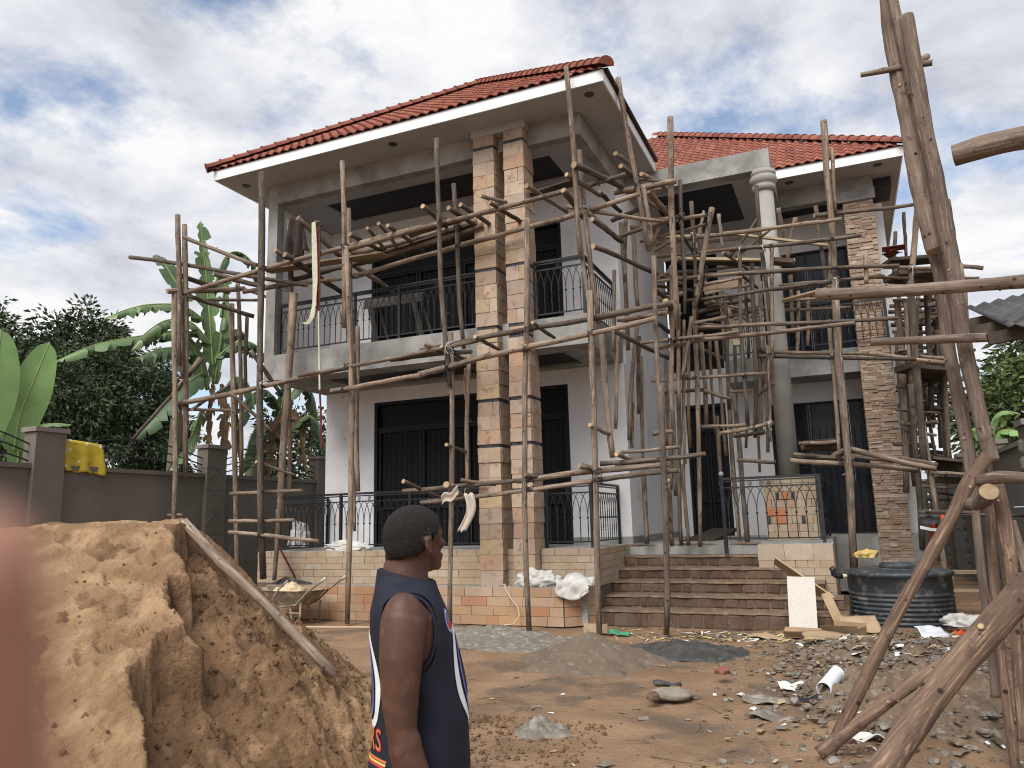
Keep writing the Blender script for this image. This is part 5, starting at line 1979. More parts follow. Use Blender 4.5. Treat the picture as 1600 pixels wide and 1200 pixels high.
# ================================================================ VEGETATION
def crown(c, rad, nclump, per, leaf, lump=.28, seed=0, droop=.5, low=-.75):
    rr = random.Random(seed)
    vs, fs = [], []
    c = Vector(c)
    for k in range(nclump):
        while True:
            d = Vector((rr.gauss(0, 1), rr.gauss(0, 1), rr.gauss(0, 1))).normalized()
            if d.z > low:
                break
        lum = 1 + lump * noise.fractal(d * 1.6 + Vector((seed, 0, 0)), .9, 2, 3)
        rho = lum * (1 - .30 * rr.random() ** 1.5)
        p = c + Vector((d.x * rad[0], d.y * rad[1], d.z * rad[2])) * rho
        cs = leaf * rr.uniform(1.3, 2.4)
        for j in range(per):
            e = Vector((rr.gauss(0, 1), rr.gauss(0, 1), rr.gauss(0, .8)))
            e.normalize()
            q = p + e * cs * rr.random() ** .6
            ax = (e + d * .7 + Vector((0, 0, -droop))).normalized()
            sd2 = ax.cross(Vector((rr.gauss(0, 1), rr.gauss(0, 1), rr.gauss(0, 1)))).normalized()
            L = leaf * rr.uniform(.6, 1.3)
            W = L * .20
            nrm = ax.cross(sd2)
            o = len(vs)
            vs += [q, q + ax * L * .45 + sd2 * W + nrm * W * .4, q + ax * L - Vector((0, 0, L * .15)), q + ax * L * .45 - sd2 * W + nrm * W * .4]
            fs += [(o, o + 1, o + 2), (o, o + 2, o + 3)]
    b = MB()
    b.add(vs, fs)
    return b


def tree(name, label, cat, base, c, rad, nclump, per, leaf, m_, seed, group=None, **kw):
    t = thing(name, label, cat, base, group)
    crown(c, rad, nclump, per, leaf, seed=seed, **kw).build('crown', m_, t)
    b = MB()
    c, base = Vector(c), Vector(base)
    b.tube([base, base.lerp(c, .4) + Vector((.1, 0, 0)), base.lerp(c, .75), c], [.28, .22, .17, .08], 10)
    rr = random.Random(seed + 5)
    for k in range(9):
        s = base.lerp(c, rr.uniform(.45, .9))
        d = Vector((rr.uniform(-1, 1) * rad[0], rr.uniform(-1, 1) * rad[1], rr.uniform(.0, .8) * rad[2])) * .75
        b.tube([s, s + d * .5 + Vector((0, 0, .15)), s + d], [.10, .06, .02], 6)
    b.build('trunk', MT['trunk'], t, smooth=True)
    return t


tree('mango_tree', 'dense dark mango tree rising behind the left boundary wall', 'tree', (-20.6, 15.6, 0), (-20.6, 15.6, 4.5), (2.9, 3.0, 2.3), 1500, 34, .16, MT['leafdark'], 3, lump=.4)
tree('broadleaf_tree', 'dark round topped tree behind the mango tree at the far left', 'tree', (-29.3, 17.5, 0), (-29.3, 17.5, 6.9), (3.2, 3.2, 2.9), 900, 26, .24, MT['leafdark'], 11, lump=.5)
tree('broadleaf_tree', 'second dark tree with a lumpy top showing beside the round topped one', 'tree', (-25.6, 19.2, 0), (-25.6, 19.2, 6.9), (1.7, 1.9, 2.6), 500, 26, .24, MT['leafdark'], 13, lump=.5)
tree('broadleaf_tree', 'light green leafy tree beyond the right boundary wall', 'tree', (5.0, 24.5, 0), (4.9, 24.5, 3.7), (1.9, 2, 2.0), 420, 22, .26, MT['leafmid'], 17, lump=.4)
tree('broadleaf_tree', 'thin tree with dark sparse leaves above the light green tree', 'tree', (6.2, 26.5, 0), (6.0, 26.0, 6.0), (1.3, 1.4, 1.5), 130, 16, .28, MT['leafdark'], 19, lump=.6)
tree('bush', 'dark leafy bush seen through the open left side of the veranda', 'bush', (-15.5, 19.0, 0), (-15.3, 19.0, 3.0), (1.6, 1.7, 1.9), 300, 22, .22, MT['leafdark'], 23, lump=.4)


def banana_leaf(pts, wd, droop, nrm, torn, rr):
    """returns blade mesh and midrib mesh"""
    P = [Vector(p) for p in pts]
    # resample with Catmull-Rom
    def cr(t):
        n = len(P) - 1
        i = min(int(t * n), n - 1)
        u = t * n - i
        p0, p1, p2, p3 = P[max(i - 1, 0)], P[i], P[i + 1], P[min(i + 2, n)]
        return .5 * ((2 * p1) + (p2 - p0) * u + (2 * p0 - 5 * p1 + 4 * p2 - p3) * u * u + (3 * p1 - p0 - 3 * p2 + p3) * u ** 3)
    n = 26
    ctr = [cr(i / n) for i in range(n + 1)]
    blade, rib = MB(), MB()
    for s in (-1, 1):
        i = 0
        while i < n:
            ln = rr.choice((1, 2, 3)) if torn > .45 else rr.choice((2, 4, 6, 8))
            if torn < .15:
                ln = n
            j = min(n, i + ln)
            gap = torn * rr.uniform(.1, 1.3) if torn > .2 else 0
            dv = rr.uniform(-.6, .75) * torn + (rr.random() < torn * .3) * .7
            ls = 1 - torn * rr.uniform(0, .45)
            vs, fs = [], []
            for k in range(i, j + 1):
                t = k / n
                d = (ctr[min(k + 1, n)] - ctr[max(k - 1, 0)]).normalized()
                if nrm == 'u':
                    up_ = Vector((0, 0, 1))
                else:
                    up_ = (CAMPOS - ctr[k]).normalized() * .8 + Vector((.5, 0, .25))
                sd2 = d.cross(up_).normalized()
                nn = sd2.cross(d).normalized()
                wv = wd * .5 * (math.sin(math.pi * min(1, .06 + t * .97)) ** .5) * ls
                if k == j and torn > .2:
                    wv *= (1 - gap * .4)
                dr = droop + dv
                o1 = ctr[k] + (sd2 * s * math.cos(dr * .5) + (-nn if nrm == 'u' else nn * .35) * math.sin(dr * .5)) * wv * .5
                o2 = o1 + (sd2 * s * math.cos(dr * 1.2) + (-nn if nrm == 'u' else nn * .2 - Vector((0, 0, .4))) * math.sin(dr * 1.2)) * wv * .5 + d * wv * .25
                if k == i and i > 0:
                    o2 += d * wd * .12 * gap
                vs += [ctr[k], o1, o2]
            for k in range(j - i):
                for m_ in (0, 1):
                    fs.append((k * 3 + m_, k * 3 + m_ + 1, (k + 1) * 3 + m_ + 1, (k + 1) * 3 + m_))
            blade.add(vs, fs)
            i = j
    rib.tube(ctr, [.028 - .02 * k / n for k in range(n + 1)], 6)
    return blade, rib


BAN = {
    'main': thing('banana_plant', 'tall banana plant with torn leaves rising behind the left scaffold tower', 'banana plant', (-14.1, 13.0, 0)),
    'behind': thing('banana_plant', 'shaded banana plant with hanging dead leaves seen past the veranda end', 'banana plant', (-13.9, 15.2, 0)),
    'near': thing('banana_plant', 'young banana plant with broad bright leaves by the nearest wall pillar', 'banana plant', (-13.5, 8.7, 0)),
    'far': thing('banana_plant', 'small pale banana plant over the right boundary wall', 'banana plant', (3.3, 17.7, 0)),
}
rr = random.Random(4)
for g, wd, m_, dr, nn, torn, pts in LEAVES:
    bl, rb_ = banana_leaf(pts, wd * 1.15, dr, nn, torn, rr)
    lf = bl.build('leaf', MT[m_], BAN[g], smooth=True)
    rb_.build('midrib', MT['dryleaf' if m_ == 'dryleaf' else 'rib'], lf, smooth=True)
for g, top, r in (('main', (-14.0, 12.95, 5.0), .17), ('behind', (-13.7, 15.2, 4.0), .2), ('near', (-13.6, 8.6, 3.2), .15), ('far', (3.3, 17.7, 2.9), .12)):
    b0 = Vector(BAN[g].location)
    MB().tube([b0, b0.lerp(Vector(top), .5), Vector(top)], [r * 1.25, r, r * .6], 12).build('stem', MT['stem'], BAN[g], smooth=True)


# ================================================================ LOOSE THINGS ON THE SITE
def ribbon(name, pts, wd, th, m_, parent=None, wdir=(1, 0, 0)):
    b = MB()
    for p, q in zip(pts, pts[1:]):
        pass
    W = Vector(wdir).normalized() * wd / 2
    P = []
    pv_ = [Vector(p) for p in pts]
    for i in range(len(pv_) - 1):
        for k in range(4):
            P.append(pv_[i].lerp(pv_[i + 1], k / 4))
    P.append(pv_[-1])
    vs = []
    for i, p in enumerate(P):
        d = (P[min(i + 1, len(P) - 1)] - P[max(i - 1, 0)]).normalized()
        tw = Matrix.Rotation(.25 * math.sin(i * .5), 3, d)
        w2 = tw @ W
        n = d.cross(w2).normalized() * th / 2
        vs += [p - w2 - n, p + w2 - n, p + w2 + n, p - w2 + n]
    fs = []
    for i in range(len(P) - 1):
        for k in range(4):
            fs.append((i * 4 + k, i * 4 + (k + 1) % 4, (i + 1) * 4 + (k + 1) % 4, (i + 1) * 4 + k))
    fs += [(0, 1, 2, 3), tuple(len(vs) - 4 + k for k in (3, 2, 1, 0))]
    return b.add(vs, fs).build(name, m_, parent)


def cloth(name, f, nu, nv, m_, parent=None, th=.008, mats=None):
    """f(u,v) -> point; a thin solid sheet"""
    vs = [Vector(f(i / nu, j / nv)) for j in range(nv + 1) for i in range(nu + 1)]
    fs = [(j * (nu + 1) + i, j * (nu + 1) + i + 1, (j + 1) * (nu + 1) + i + 1, (j + 1) * (nu + 1) + i) for j in range(nv) for i in range(nu)]
    o = MB().add(vs, fs).build(name, m_, parent, smooth=True)
    md = o.modifiers.new('t', 'SOLIDIFY')
    md.thickness = th
    return o


def lump(name, c, r, m_, nz=.25, fr=2.2, seed=0, parent=None, flat=.0, sub_=4, sharp=False):
    """crumpled closed body: sacks, bags, stones"""
    bm = bmesh.new()
    bmesh.ops.create_icosphere(bm, subdivisions=sub_, radius=1)
    for v in bm.verts:
        d = v.co.normalized()
        n_ = noise.fractal(d * fr + Vector((seed, seed * 2, 0)), .8, 2.2, 4)
        if sharp:
            n_ = abs(n_) * 1.6 - .3
        k = 1 + nz * n_
        p = Vector((d.x * r[0], d.y * r[1], d.z * r[2])) * k
        if p.z < -flat * r[2]:
            p.z = -flat * r[2]
        v.co = Vector(c) + p
    me = bpy.data.meshes.new(name)
    bm.to_mesh(me)
    bm.free()
    me.materials.append(m_)
    me.polygons.foreach_set('use_smooth', [not name.startswith('brick')] * len(me.polygons))
    return link(name, me, parent)


def site_h(x, y):
    z = ground_h(x, y)
    m1 = 1 - math.hypot((x - .15) / 1.15, (y - 9.6) / 1.5)
    m2 = 1 - math.hypot((x - .55) / 1.3, (y - 7.6) / 1.5)
    return z + .15 * max(0, m1) + .18 * max(0, m2)


# --- black water tank
tk = thing('water_tank', 'squat black ribbed plastic water tank standing at the right of the steps', 'water tank', (.57, 13.05, 0))
prof = [(.69, -.08)]
z = -.02
for i in range(8):
    prof += [(.692, z), (.705, z + .012), (.712, z + .026), (.705, z + .040), (.692, z + .050)]
    z += .064
prof += [(.70, z + .012), (.705, z + .03), (.705, .70), (.735, .715), (.74, .74), (.735, .765), (.70, .775), (.66, .785), (.50, .815), (.10, .83)]
MB().lathe(prof, (.57, 13.05, 0), 64).build('body', MT['tank'], tk, smooth=True)
MB().lathe([(.30, .80), (.30, .87), (.285, .885), (.25, .885), (.245, .86), (.02, .86)], (.62, 12.95, 0), 32).build('lid', MT['tank'], tk, smooth=True)
MB().box(.30, .72, 12.40, 12.62, .76, .81).build('moulded_step', MT['tank'], tk)
MB().tube([(-.12, 12.85, .70), (-.20, 12.82, .70)], .03, 10).build('nipple', MT['cream'], tk, smooth=True)
MB().tube([(-.20, 12.82, .70), (-.27, 12.79, .70), (-.31, 12.78, .73), (-.315, 12.78, .79), (-.335, 12.77, .83)], .042, 10).build('pipe_elbow', MT['steel'], tk, smooth=True)
tag(lump('paper_bag', (.17, 13.62, .93), (.17, .12, .13), MT['yellowbag'], .4, 1.8, 4), 'crumpled yellow and tan bag lying behind the rim of the black tank', 'bag')

# --- boards and cardboard
def board(name, label, cat, c, sz, rot, m_, group=None):
    o = MB().box(-sz[0] / 2, sz[0] / 2, -sz[1] / 2, sz[1] / 2, -sz[2] / 2, sz[2] / 2).build(name, m_)
    # slight warp so that the edges are not ruler straight
    o.location = c
    o.rotation_euler = rot
    return tag(o, label, cat, group)


board('white_board', 'white patterned board leaning upright against the brick steps', 'board', (-.74, 11.86, .37), (.37, .022, .78), (-.22, .03, .06), MT['patterned'])
board('plank', 'wide brown plank lying slanted across the brick steps', 'plank', (-.74, 12.75, .64), (1.0, .26, .025), (-.55, .62, -.15), MT['card'])
board('plank', 'short pale board leaning behind the white patterned board', 'plank', (-.36, 12.1, .32), (.13, .02, .42), (-.25, -.30, .3), MT['card'])
def carton(name, label, c, sz, rz, flaps, m_='card'):
    b = MB()
    x, y, h = sz
    b.box(-x / 2, x / 2, -y / 2, y / 2, 0, .012)
    b.box(-x / 2, x / 2, y / 2 - .012, y / 2, .0121, h)
    b.box(x / 2 - .012, x / 2, -y / 2, y / 2 - .0121, .0121, h * .8)
    o = b.build(name, MT[m_])
    f = MB()
    f.bar((-x / 2, -y / 2, .02), (-x / 2 - flaps, -y / 2, .02 + flaps * .7), y * .9, .01, upv=(0, 1, 0)) if False else None
    v = [(-x / 2, -y / 2, .014), (x / 2, -y / 2, .014), (x / 2 + .04, -y / 2 - flaps * .6, h * 1.1), (-x / 2 - .02, -y / 2 - flaps * .6, h * .9)]
    fl = MB().add(v + [(p[0], p[1] - .01, p[2]) for p in v], [(0, 1, 2, 3), (7, 6, 5, 4), (0, 4, 5, 1), (1, 5, 6, 2), (2, 6, 7, 3), (3, 7, 4, 0)]).build('flap', MT[m_], o)
    o.location = (c[0], c[1], site_h(c[0], c[1]) + .005)
    o.rotation_euler = (0, .02, rz)
    return tag(o, label, 'cardboard')


carton('cardboard_box', 'flattened cardboard box under the foot of the white patterned board', (-.66, 11.45, .03), (.62, .3, .10), .05, .12)
carton('cardboard_sheet', 'folded brown cardboard sheet at the left of the black tank', (-.20, 11.35, .08), (.42, .34, .16), -.35, .15)
def flat_sheet(name, label, cat, c, sx_, sy_, rz, tilt, m_, seed):
    def f(u, v):
        x, y = (u - .5) * sx_, (v - .5) * sy_
        k = 1 - .12 * abs(noise.noise(Vector((u * 4, v * 4, seed))))
        return (x * k, y * k, .05 * noise.noise(Vector((u * 2.2, v * 2.2, seed))) + .012)
    o = cloth(name, f, 12, 10, m_, th=.006)
    if abs(tilt) < 1:
        c = (c[0], c[1], site_h(c[0], c[1]) + abs(math.sin(tilt)) * sy_ / 2 + .012)
    o.location = c
    o.rotation_euler = (tilt, .05, rz)
    return tag(o, label, cat)


flat_sheet('cardboard_sheet', 'large flat greenish brown cardboard sheet between tank and patterned board', 'cardboard', (-.28, 10.75, .09), .85, .5, .1, .08, MT['card'], 3)
flat_sheet('cardboard_sheet', 'thin torn cardboard strip left of the patterned board', 'cardboard', (-1.15, 11.35, .05), .55, .26, -.3, .05, MT['card'], 5)
flat_sheet('cardboard_sheet', 'tan leaning cardboard piece touching the front of the black tank', 'cardboard', (-.02, 11.75, .17), .48, .4, .2, .45, MT['card'], 8)
flat_sheet('white_shard', 'white plastic shard on top of the rubble heap by the tank', 'plastic', (.82, 11.45, .38), .36, .24, .5, .5, MT['pvc'], 2)
flat_sheet('red_scrap', 'small bright red scrap of plastic on the rubble heap', 'plastic', (1.15, 11.6, .30), .13, .1, .2, .3, MT['orange'], 6)
tag(lump('plastic_bag', (1.28, 12.25, site_h(1.28, 12.25) + .09), (.26, .20, .14), MT['sack'], .5, 2.2, 31), 'crumpled clear and white plastic bag at the right foot of the black tank', 'bag')
flat_sheet('white_packet', 'flat white packet lying under the foreground trunks', 'packet', (-.02, 6.25, .15), .26, .11, .1, .05, MT['paper'], 9)
flat_sheet('white_packet', 'white paper scrap beside the pale thin trunk in front', 'packet', (-.10, 6.75, .14), .22, .16, .5, .1, MT['paper'], 12)
flat_sheet('black_rag', 'torn black plastic rag beside the broken white pipe', 'rag', (-.42, 7.35, .14), .28, .16, .2, .1, MT['shadecloth'], 14)
flat_sheet('crumpled_wrapper', 'crumpled white wrapper lying left of the broken white pipe', 'wrapper', (-.66, 8.1, .10), .26, .2, .4, .1, MT['paper'], 15)
flat_sheet('mortar_slab', 'flat grey slab of dried mortar at the edge of the rubble', 'slab', (-.85, 7.55, .07), .42, .22, .1, .02, MT['cement'], 16)
flat_sheet('mortar_slab', 'broken grey mortar slab below the broken white pipe', 'slab', (-.75, 7.0, .07), .36, .2, -.3, .04, MT['cement'], 17)
flat_sheet('tile_scrap', 'tan and white tile packaging at the foot of a scaffold pole', 'packaging', (-3.62, 11.3, .09), .36, .3, .3, .35, MT['card'], 18)
flat_sheet('green_scrap', 'green plastic scrap beside the tan packaging before the steps', 'plastic', (-3.25, 11.25, .07), .32, .16, .1, .2, MT['green'], 19)
flat_sheet('torn_packet', 'torn dark and white packet on bare soil before the gravel cone', 'packet', (-1.85, 8.05, .04), .28, .1, .25, .1, MT['zinc'], 20)

# --- broken white pipe
pp = MB()
nn_, L_ = 20, .40
vs, fs = [], []
for ring in range(9):
    for k in range(nn_):
        for r_ in (.062, .055):
            a = 2 * math.pi * k / nn_
            vs.append((r_ * math.cos(a), r_ * math.sin(a), L_ * ring / 8))
for ring in range(8):
    for k in range(nn_):
        if ring < 3 and 3 <= k <= 9:
            continue
        a, b_ = ring * nn_ * 2 + k * 2, ring * nn_ * 2 + ((k + 1) % nn_) * 2
        c, d_ = a + nn_ * 2, b_ + nn_ * 2
        fs += [(a, b_, d_, c), (a + 1, c + 1, d_ + 1, b_ + 1)]
for ring in (0, 8):
    for k in range(nn_):
        a, b_ = ring * nn_ * 2 + k * 2, ring * nn_ * 2 + ((k + 1) % nn_) * 2
        fs.append((a, a + 1, b_ + 1, b_))
po = MB().add(vs, fs).build('pipe_offcut', MT['pvc'], smooth=True)
po.location = (-.35, 7.42, site_h(-.35, 7.42) + .07)
po.rotation_euler = (math.radians(-80), 0, math.radians(-16))
tag(po, 'broken white plastic pipe offcut lying on the rubble', 'pipe')

# --- stones and bricks on the soil
MT['slabstone'] = mat('pale_grey_stone', (.27, .235, .19), (.20, .17, .135), 9, rough=.95, bump=.4, bscale=30)
tag(lump('stone', (-1.66, 7.33, .05), (.20, .15, .055), MT['slabstone'], .07, 1.3, 3, flat=.7), 'smooth flat grey stone lying on the bare soil', 'stone')
tag(lump('brick_piece', (-1.77, 7.12, .05), (.065, .06, .06), MT['brick'], .25, 2.2, 5, sub_=2), 'small red brick piece touching the flat grey stone', 'brick')
tag(lump('brick_piece', (-1.34, 8.35, .06), (.085, .07, .065), mat('orange_brick', (.24, .085, .055), (.19, .085, .06), 8, rough=.95, bump=.4), .5, 2.4, 8, sub_=2), 'single red brick piece alone in the middle of the yard', 'brick')

# --- sacks
def sack(name, label, c, r, seed, rz=0, cat='sack'):
    o = lump(name, (0, 0, 0), r, MT['sack'], .42, 1.7, seed, flat=.55, sharp=True)
    md = o.modifiers.new('d', 'SUBSURF')
    md.levels = md.render_levels = 1
    o.location = c
    o.rotation_euler = (0, 0, rz)
    return tag(o, label, cat)


sack('sack', 'white woven sack heaped on the stone ledge beside the square columns', (-4.80, 12.0, .67), (.36, .17, .17), 3)
sk = cloth('sack', lambda u, v: (-4.38 + .56 * u + .05 * noise.noise(Vector((u * 3, v * 4, 1))),
                                 12.06 - .34 * min(v, .55) / .55 - .02 - .07 * abs(noise.noise(Vector((u * 4, v * 3, 4)))) - .26 * u * min(1, v / .55) * 0,
                                 .66 + .09 * math.sin(u * 3.1) * (1 - v) + .10 * noise.noise(Vector((u * 3.5, v * 3, 2))) * (1 - .5 * v) - max(0, v - .55) * (.34 + .45 * u * (1 - u) * 2)), 26, 26, MT['sack'], th=.02)
tag(sk, 'white woven sack draped over the front edge of the stone ledge', 'sack')
sack('sack', 'flattened white sack lying on the veranda edge above the wheelbarrow', (-8.75, 12.33, 1.23), (.46, .13, .12), 9)
sack('sack', 'upright white sack behind the railing at the left end of the veranda', (-10.35, 12.85, 1.40), (.20, .18, .30), 12)

# --- wheelbarrow, seen from its side
wb = thing('wheelbarrow', 'rusty worn wheelbarrow standing between sand heap and stone ledge', 'wheelbarrow', (-9.1, 11.15, 0))
bx, by = -9.15, 11.15
rim = [(-.68, .0), (-.55, .27), (-.30, .34), (.35, .33), (.58, .26), (.62, 0), (.58, -.26), (.35, -.33), (-.30, -.34), (-.55, -.27)]
n = len(rim)
vs = []
for sc_, z in ((1.05, .56), (1.0, .555), (.96, .53), (.62, .30), (.58, .30), (.94, .545)):
    for x, y in rim:
        vs.append((bx + x * sc_, by + y * sc_, z - .04 * (x > 0) * 0 + .03 * (x < -.5) * (z > .5)))
fs = []
for j in range(5):
    for k in range(n):
        fs.append((j * n + k, j * n + (k + 1) % n, (j + 1) * n + (k + 1) % n, (j + 1) * n + k))
fs.append(tuple(3 * n + k for k in range(n)))
MB().add(vs, fs).build('tray', MT['rust'], wb, smooth=False)
for s in (-1, 1):
    MB().tube([(bx - .62, by + s * .06, .22), (bx - .1, by + s * .2, .27), (bx + .35, by + s * .27, .33), (bx + .62, by + s * .29, .56), (bx + .95, by + s * .3, .76)], .019, 8).build('handle', MT['rust'], wb, smooth=True)
    MB().tube([(bx + .88, by + s * .3, .715), (bx + .98, by + s * .3, .78)], .027, 8).build('grip', MT['cream'], wb, smooth=True)
    MB().tube([(bx + .2, by + s * .24, .30), (bx + .27, by + s * .26, .0), (bx + .42, by + s * .26, .0), (bx + .45, by + s * .27, .36)], .018, 8).build('leg', MT['rust'], wb, smooth=True)
MB().tube([(bx + .24, by - .26, .12), (bx + .24, by + .26, .12)], .015, 8).build('stretcher', MT['rust'], wb, smooth=True)
MB().tube([(bx + .15, by - .26, .19), (bx + .46, by - .27, .19)], .015, 8).build('stretcher', MT['rust'], wb, smooth=True)
wv = MB()
wv.lathe([(.05, -.05), (.16, -.045), (.19, -.02), (.19, .02), (.16, .045), (.05, .05)], (0, 0, 0), 20)
wl = wv.build('wheel', MT['steel'], wb, smooth=True)
wl.matrix_parent_inverse = Matrix.Translation(-Vector(wb.location))
wl.location = (bx - .66, by, .19)
wl.rotation_euler = (math.pi / 2, 0, 0)
pb = lump('cement_bag', (bx + .02, by + .02, .47), (.30, .2, .16), mat('kraft_paper', (.60, .48, .32), (.5, .39, .25), 5, rough=.9), .4, 1.5, 21, sharp=True)
tag(pb, 'torn paper cement bag lying inside the wheelbarrow', 'paper bag')
MB_ = MB().tube([(-9.33, 10.75, .22), (-9.24, 10.72, .28), (-9.16, 10.72, .44), (-9.05, 10.72, .60), (-8.88, 10.75, .74)], .018, 8).build('bent_pipe', MT['rust'], smooth=True)
tag(MB_, 'bent steel pipe with a pale grip leaning on the near side of the wheelbarrow', 'pipe')

# --- shovel standing in the dumped mortar
sh = thing('shovel', 'shovel with a dark maroon handle stuck into mortar on the ledge', 'shovel', (-9.75, 12.0, .6))
MB().tube([(-10.27, 12.04, 1.40), (-9.74, 12.0, .70)], .019, 10).build('shaft', MT['maroon'], sh, smooth=True)
MB().bar((-10.33, 12.0, 1.40), (-10.22, 12.08, 1.44), .03, .03).build('grip', MT['maroon'], sh)
MB().add([(-9.80, 11.92, .70), (-9.74, 12.08, .72), (-9.55, 12.08, .47), (-9.52, 12.0, .42), (-9.60, 11.92, .46), (-9.70, 12.02, .58)], [(0, 5, 1), (1, 5, 2), (2, 5, 3), (3, 5, 4), (4, 5, 0)]).build('blade', MT['rust'], sh)

# --- cables
c_ = MB().tube([(-5.45, 11.9, .60), (-5.30, 11.80, .62), (-5.25, 11.70, .56), (-5.14, 11.66, .42), (-5.02, 11.66, .28), (-4.98, 11.62, .15), (-5.06, 11.55, .03), (-5.2, 11.5, .02)], .012, 6).build('cable', MT['hose'], smooth=True)
tag(c_, 'pale cable hanging over the stone ledge below the columns', 'cable')
c_ = MB().tube([(-9.6, 10.6, .02), (-8.9, 10.5, .03), (-8.2, 10.6, .02), (-7.3, 10.75, .025), (-6.4, 10.9, .02)], .014, 6).build('cable', MT['hose'], smooth=True)
tag(c_, 'pale cable lying on red soil beside the wheelbarrow', 'cable')

# --- things hanging on the scaffold
ribbon('strap', [(-8.83, 11.30, 7.38), (-8.84, 11.19, 7.34), (-8.82, 11.2, 6.9), (-8.80, 11.22, 6.17), (-8.81, 11.22, 5.72), (-8.86, 11.22, 5.47), (-8.97, 11.22, 5.36), (-9.02, 11.22, 5.40)], .105, .012, MT['cream'])
tag(bpy.data.objects['strap'], 'broad cream punched strap hanging in a hook from the upper scaffold', 'strap')
s2 = ribbon('strap', [(-8.76, 11.34, 7.30), (-8.75, 11.24, 7.26), (-8.76, 11.25, 6.6), (-8.75, 11.26, 6.0), (-8.74, 11.26, 5.60)], .075, .012, MT['maroon'])
tag(s2, 'maroon strap hanging beside the cream strap on the upper scaffold', 'strap')
s3 = ribbon('cord', [(-8.74, 11.26, 5.60), (-8.72, 11.26, 5.0), (-8.69, 11.27, 4.1)], .032, .01, MT['cream'])
tag(s3, 'thin cream band hanging down below the maroon strap', 'band')
s4 = ribbon('strap', [(-8.69, 11.27, 4.1), (-8.67, 11.3, 3.6), (-8.65, 11.3, 3.05)], .04, .012, MT['maroon'])
tag(s4, 'narrow maroon strap dangling before the white ground floor wall', 'strap')


def jk(u, v):
    x = -9.86 + .66 * u
    fold = .06 * math.sin(u * 17 + v * 2) * (.3 + v) + .04 * noise.noise(Vector((u * 5, v * 3, 7)))
    z = 7.62 - .80 * v * (1 - .25 * abs(u - .5)) + .10 * math.sin(math.pi * u) * (1 - v) - .05 * noise.noise(Vector((u * 6, 2, 1)))
    sq = 1 - .45 * (1 - v) * abs(u - .5) * 2
    return (-9.53 + (x + 9.53) * sq, 11.52 + fold, z)


tag(cloth('jacket', jk, 30, 16, MT['darkcloth'], th=.012), 'dark brown jacket hung on a pole of the upper scaffold', 'jacket')


def pbag(u, v):
    return (-5.60 + .17 * u + .06 * math.sin(v * 4) - .08 * v * v, 10.94 + .03 * math.sin(u * 6), 2.08 - .58 * v + .02 * math.sin(u * 9))


mpaper = mat('grey_kraft_paper', (.50, .44, .36), (.40, .35, .28), 6, rough=.9)
tag(cloth('torn_sack', pbag, 10, 16, mpaper, th=.02), 'torn paper sack hanging from a low scaffold pole beside the columns', 'paper sack')
tag(cloth('torn_sack', lambda u, v: (-6.02 + .30 * u, 10.98 + .02 * math.sin(v * 5), 1.93 + .13 * u + .14 * v + .03 * math.sin(u * 8)), 10, 6, mpaper, th=.015), 'small torn paper scrap caught beside the hanging paper sack', 'paper sack')


def yc(u, v):
    y = 9.12 + .80 * u
    dz = .035 * math.sin(u * 14 + v)
    if v < .35:
        k = v / .35
        return (WU - .16 + .12 * k, y + .02 * noise.noise(Vector((u * 4, v * 4, 0))), 2.95 + .32 * k - .05 * u)
    k = (v - .35) / .65
    return (WU - .04 + .10 * math.sin(k * 1.2) + dz * k, y + .03 * noise.noise(Vector((u * 4, v * 4, 3))) + .02 * k, 3.27 - .56 * k - .05 * u + .05 * noise.noise(Vector((u * 5, 3, 1))) * k)


tag(cloth('yellow_cloth', yc, 26, 20, MT['yellowcloth'], th=.008), 'yellow patterned cloth drying on the iron bars of the left wall', 'cloth')

MT['plankgrey'] = mat('grey_weathered_plank', (.17, .155, .135), (.11, .10, .088), 6, rough=.95)
# --- trestle bench on the balcony
tr = thing('trestle', 'grey wooden trestle bench standing on the balcony behind the railing', 'trestle', (-8.1, 13.0, S1T))
MB().bar((-8.85, 13.05, 6.22), (-7.45, 13.05, 6.20), .30, .05).build('top', MT['plankgrey'], tr)
MB().bar((-8.85, 12.88, 6.12), (-7.45, 12.88, 6.10), .025, .16).build('rail', MT['plankgrey'], tr)
for xx, dx in ((-8.70, .26), (-7.68, .30)):
    for yy in (12.88, 13.22):
        MB().bar((xx, yy, 6.16), (xx + dx, yy + (.1 if yy > 13 else -.1), S1T), .09, .05).build('leg', MT['plankgrey'], tr)

# --- dark ramp board at the entrance door
board('door_board', 'dark board sloping up into the entrance doorway', 'board', (-2.6, 16.2, 1.26), (.6, 1.9, .04), (.10, 0, -.15), MT['plankdark'])
# --- at the right of the house
tag(lump('cloth_bundle', (1.22, 15.0, 1.40), (.17, .15, .24), MT['greycloth'], .25, 2, 3), 'dark grey cloth bundle hung beside the ledgestone pillar', 'cloth')
tag(ribbon('pale_band', [(1.07, 14.87, 1.36), (1.22, 14.83, 1.32), (1.38, 14.88, 1.30)], .05, .01, MT['whiteprint'], wdir=(0, 0, 1)), 'pale stripe of reflective band round the dark grey cloth bundle', 'band')
flat_sheet('orange_sheet', 'bright orange plastic sheet hanging behind the grey cloth bundle', 'plastic', (1.36, 15.25, 1.36), .26, .5, .0, 1.45, MT['orange'], 4)
bn = thing('wooden_bench', 'low dark wooden bench in the shade beyond the black tank', 'bench', (1.62, 14.5, 0))
MB().box(1.36, 1.88, 14.4, 14.62, .62, .67).build('seat', MT['plank'], bn)
MB().box(1.38, 1.86, 14.405, 14.43, .34, .39).build('stretcher', MT['plank'], bn)
for xx in (1.40, 1.82):
    for yy in (14.42, 14.58):
        MB().bar((xx, yy, .62), (xx + (.08 if xx > 1.6 else -.04), yy, .02), .05, .05).build('leg', MT['plank'], bn)
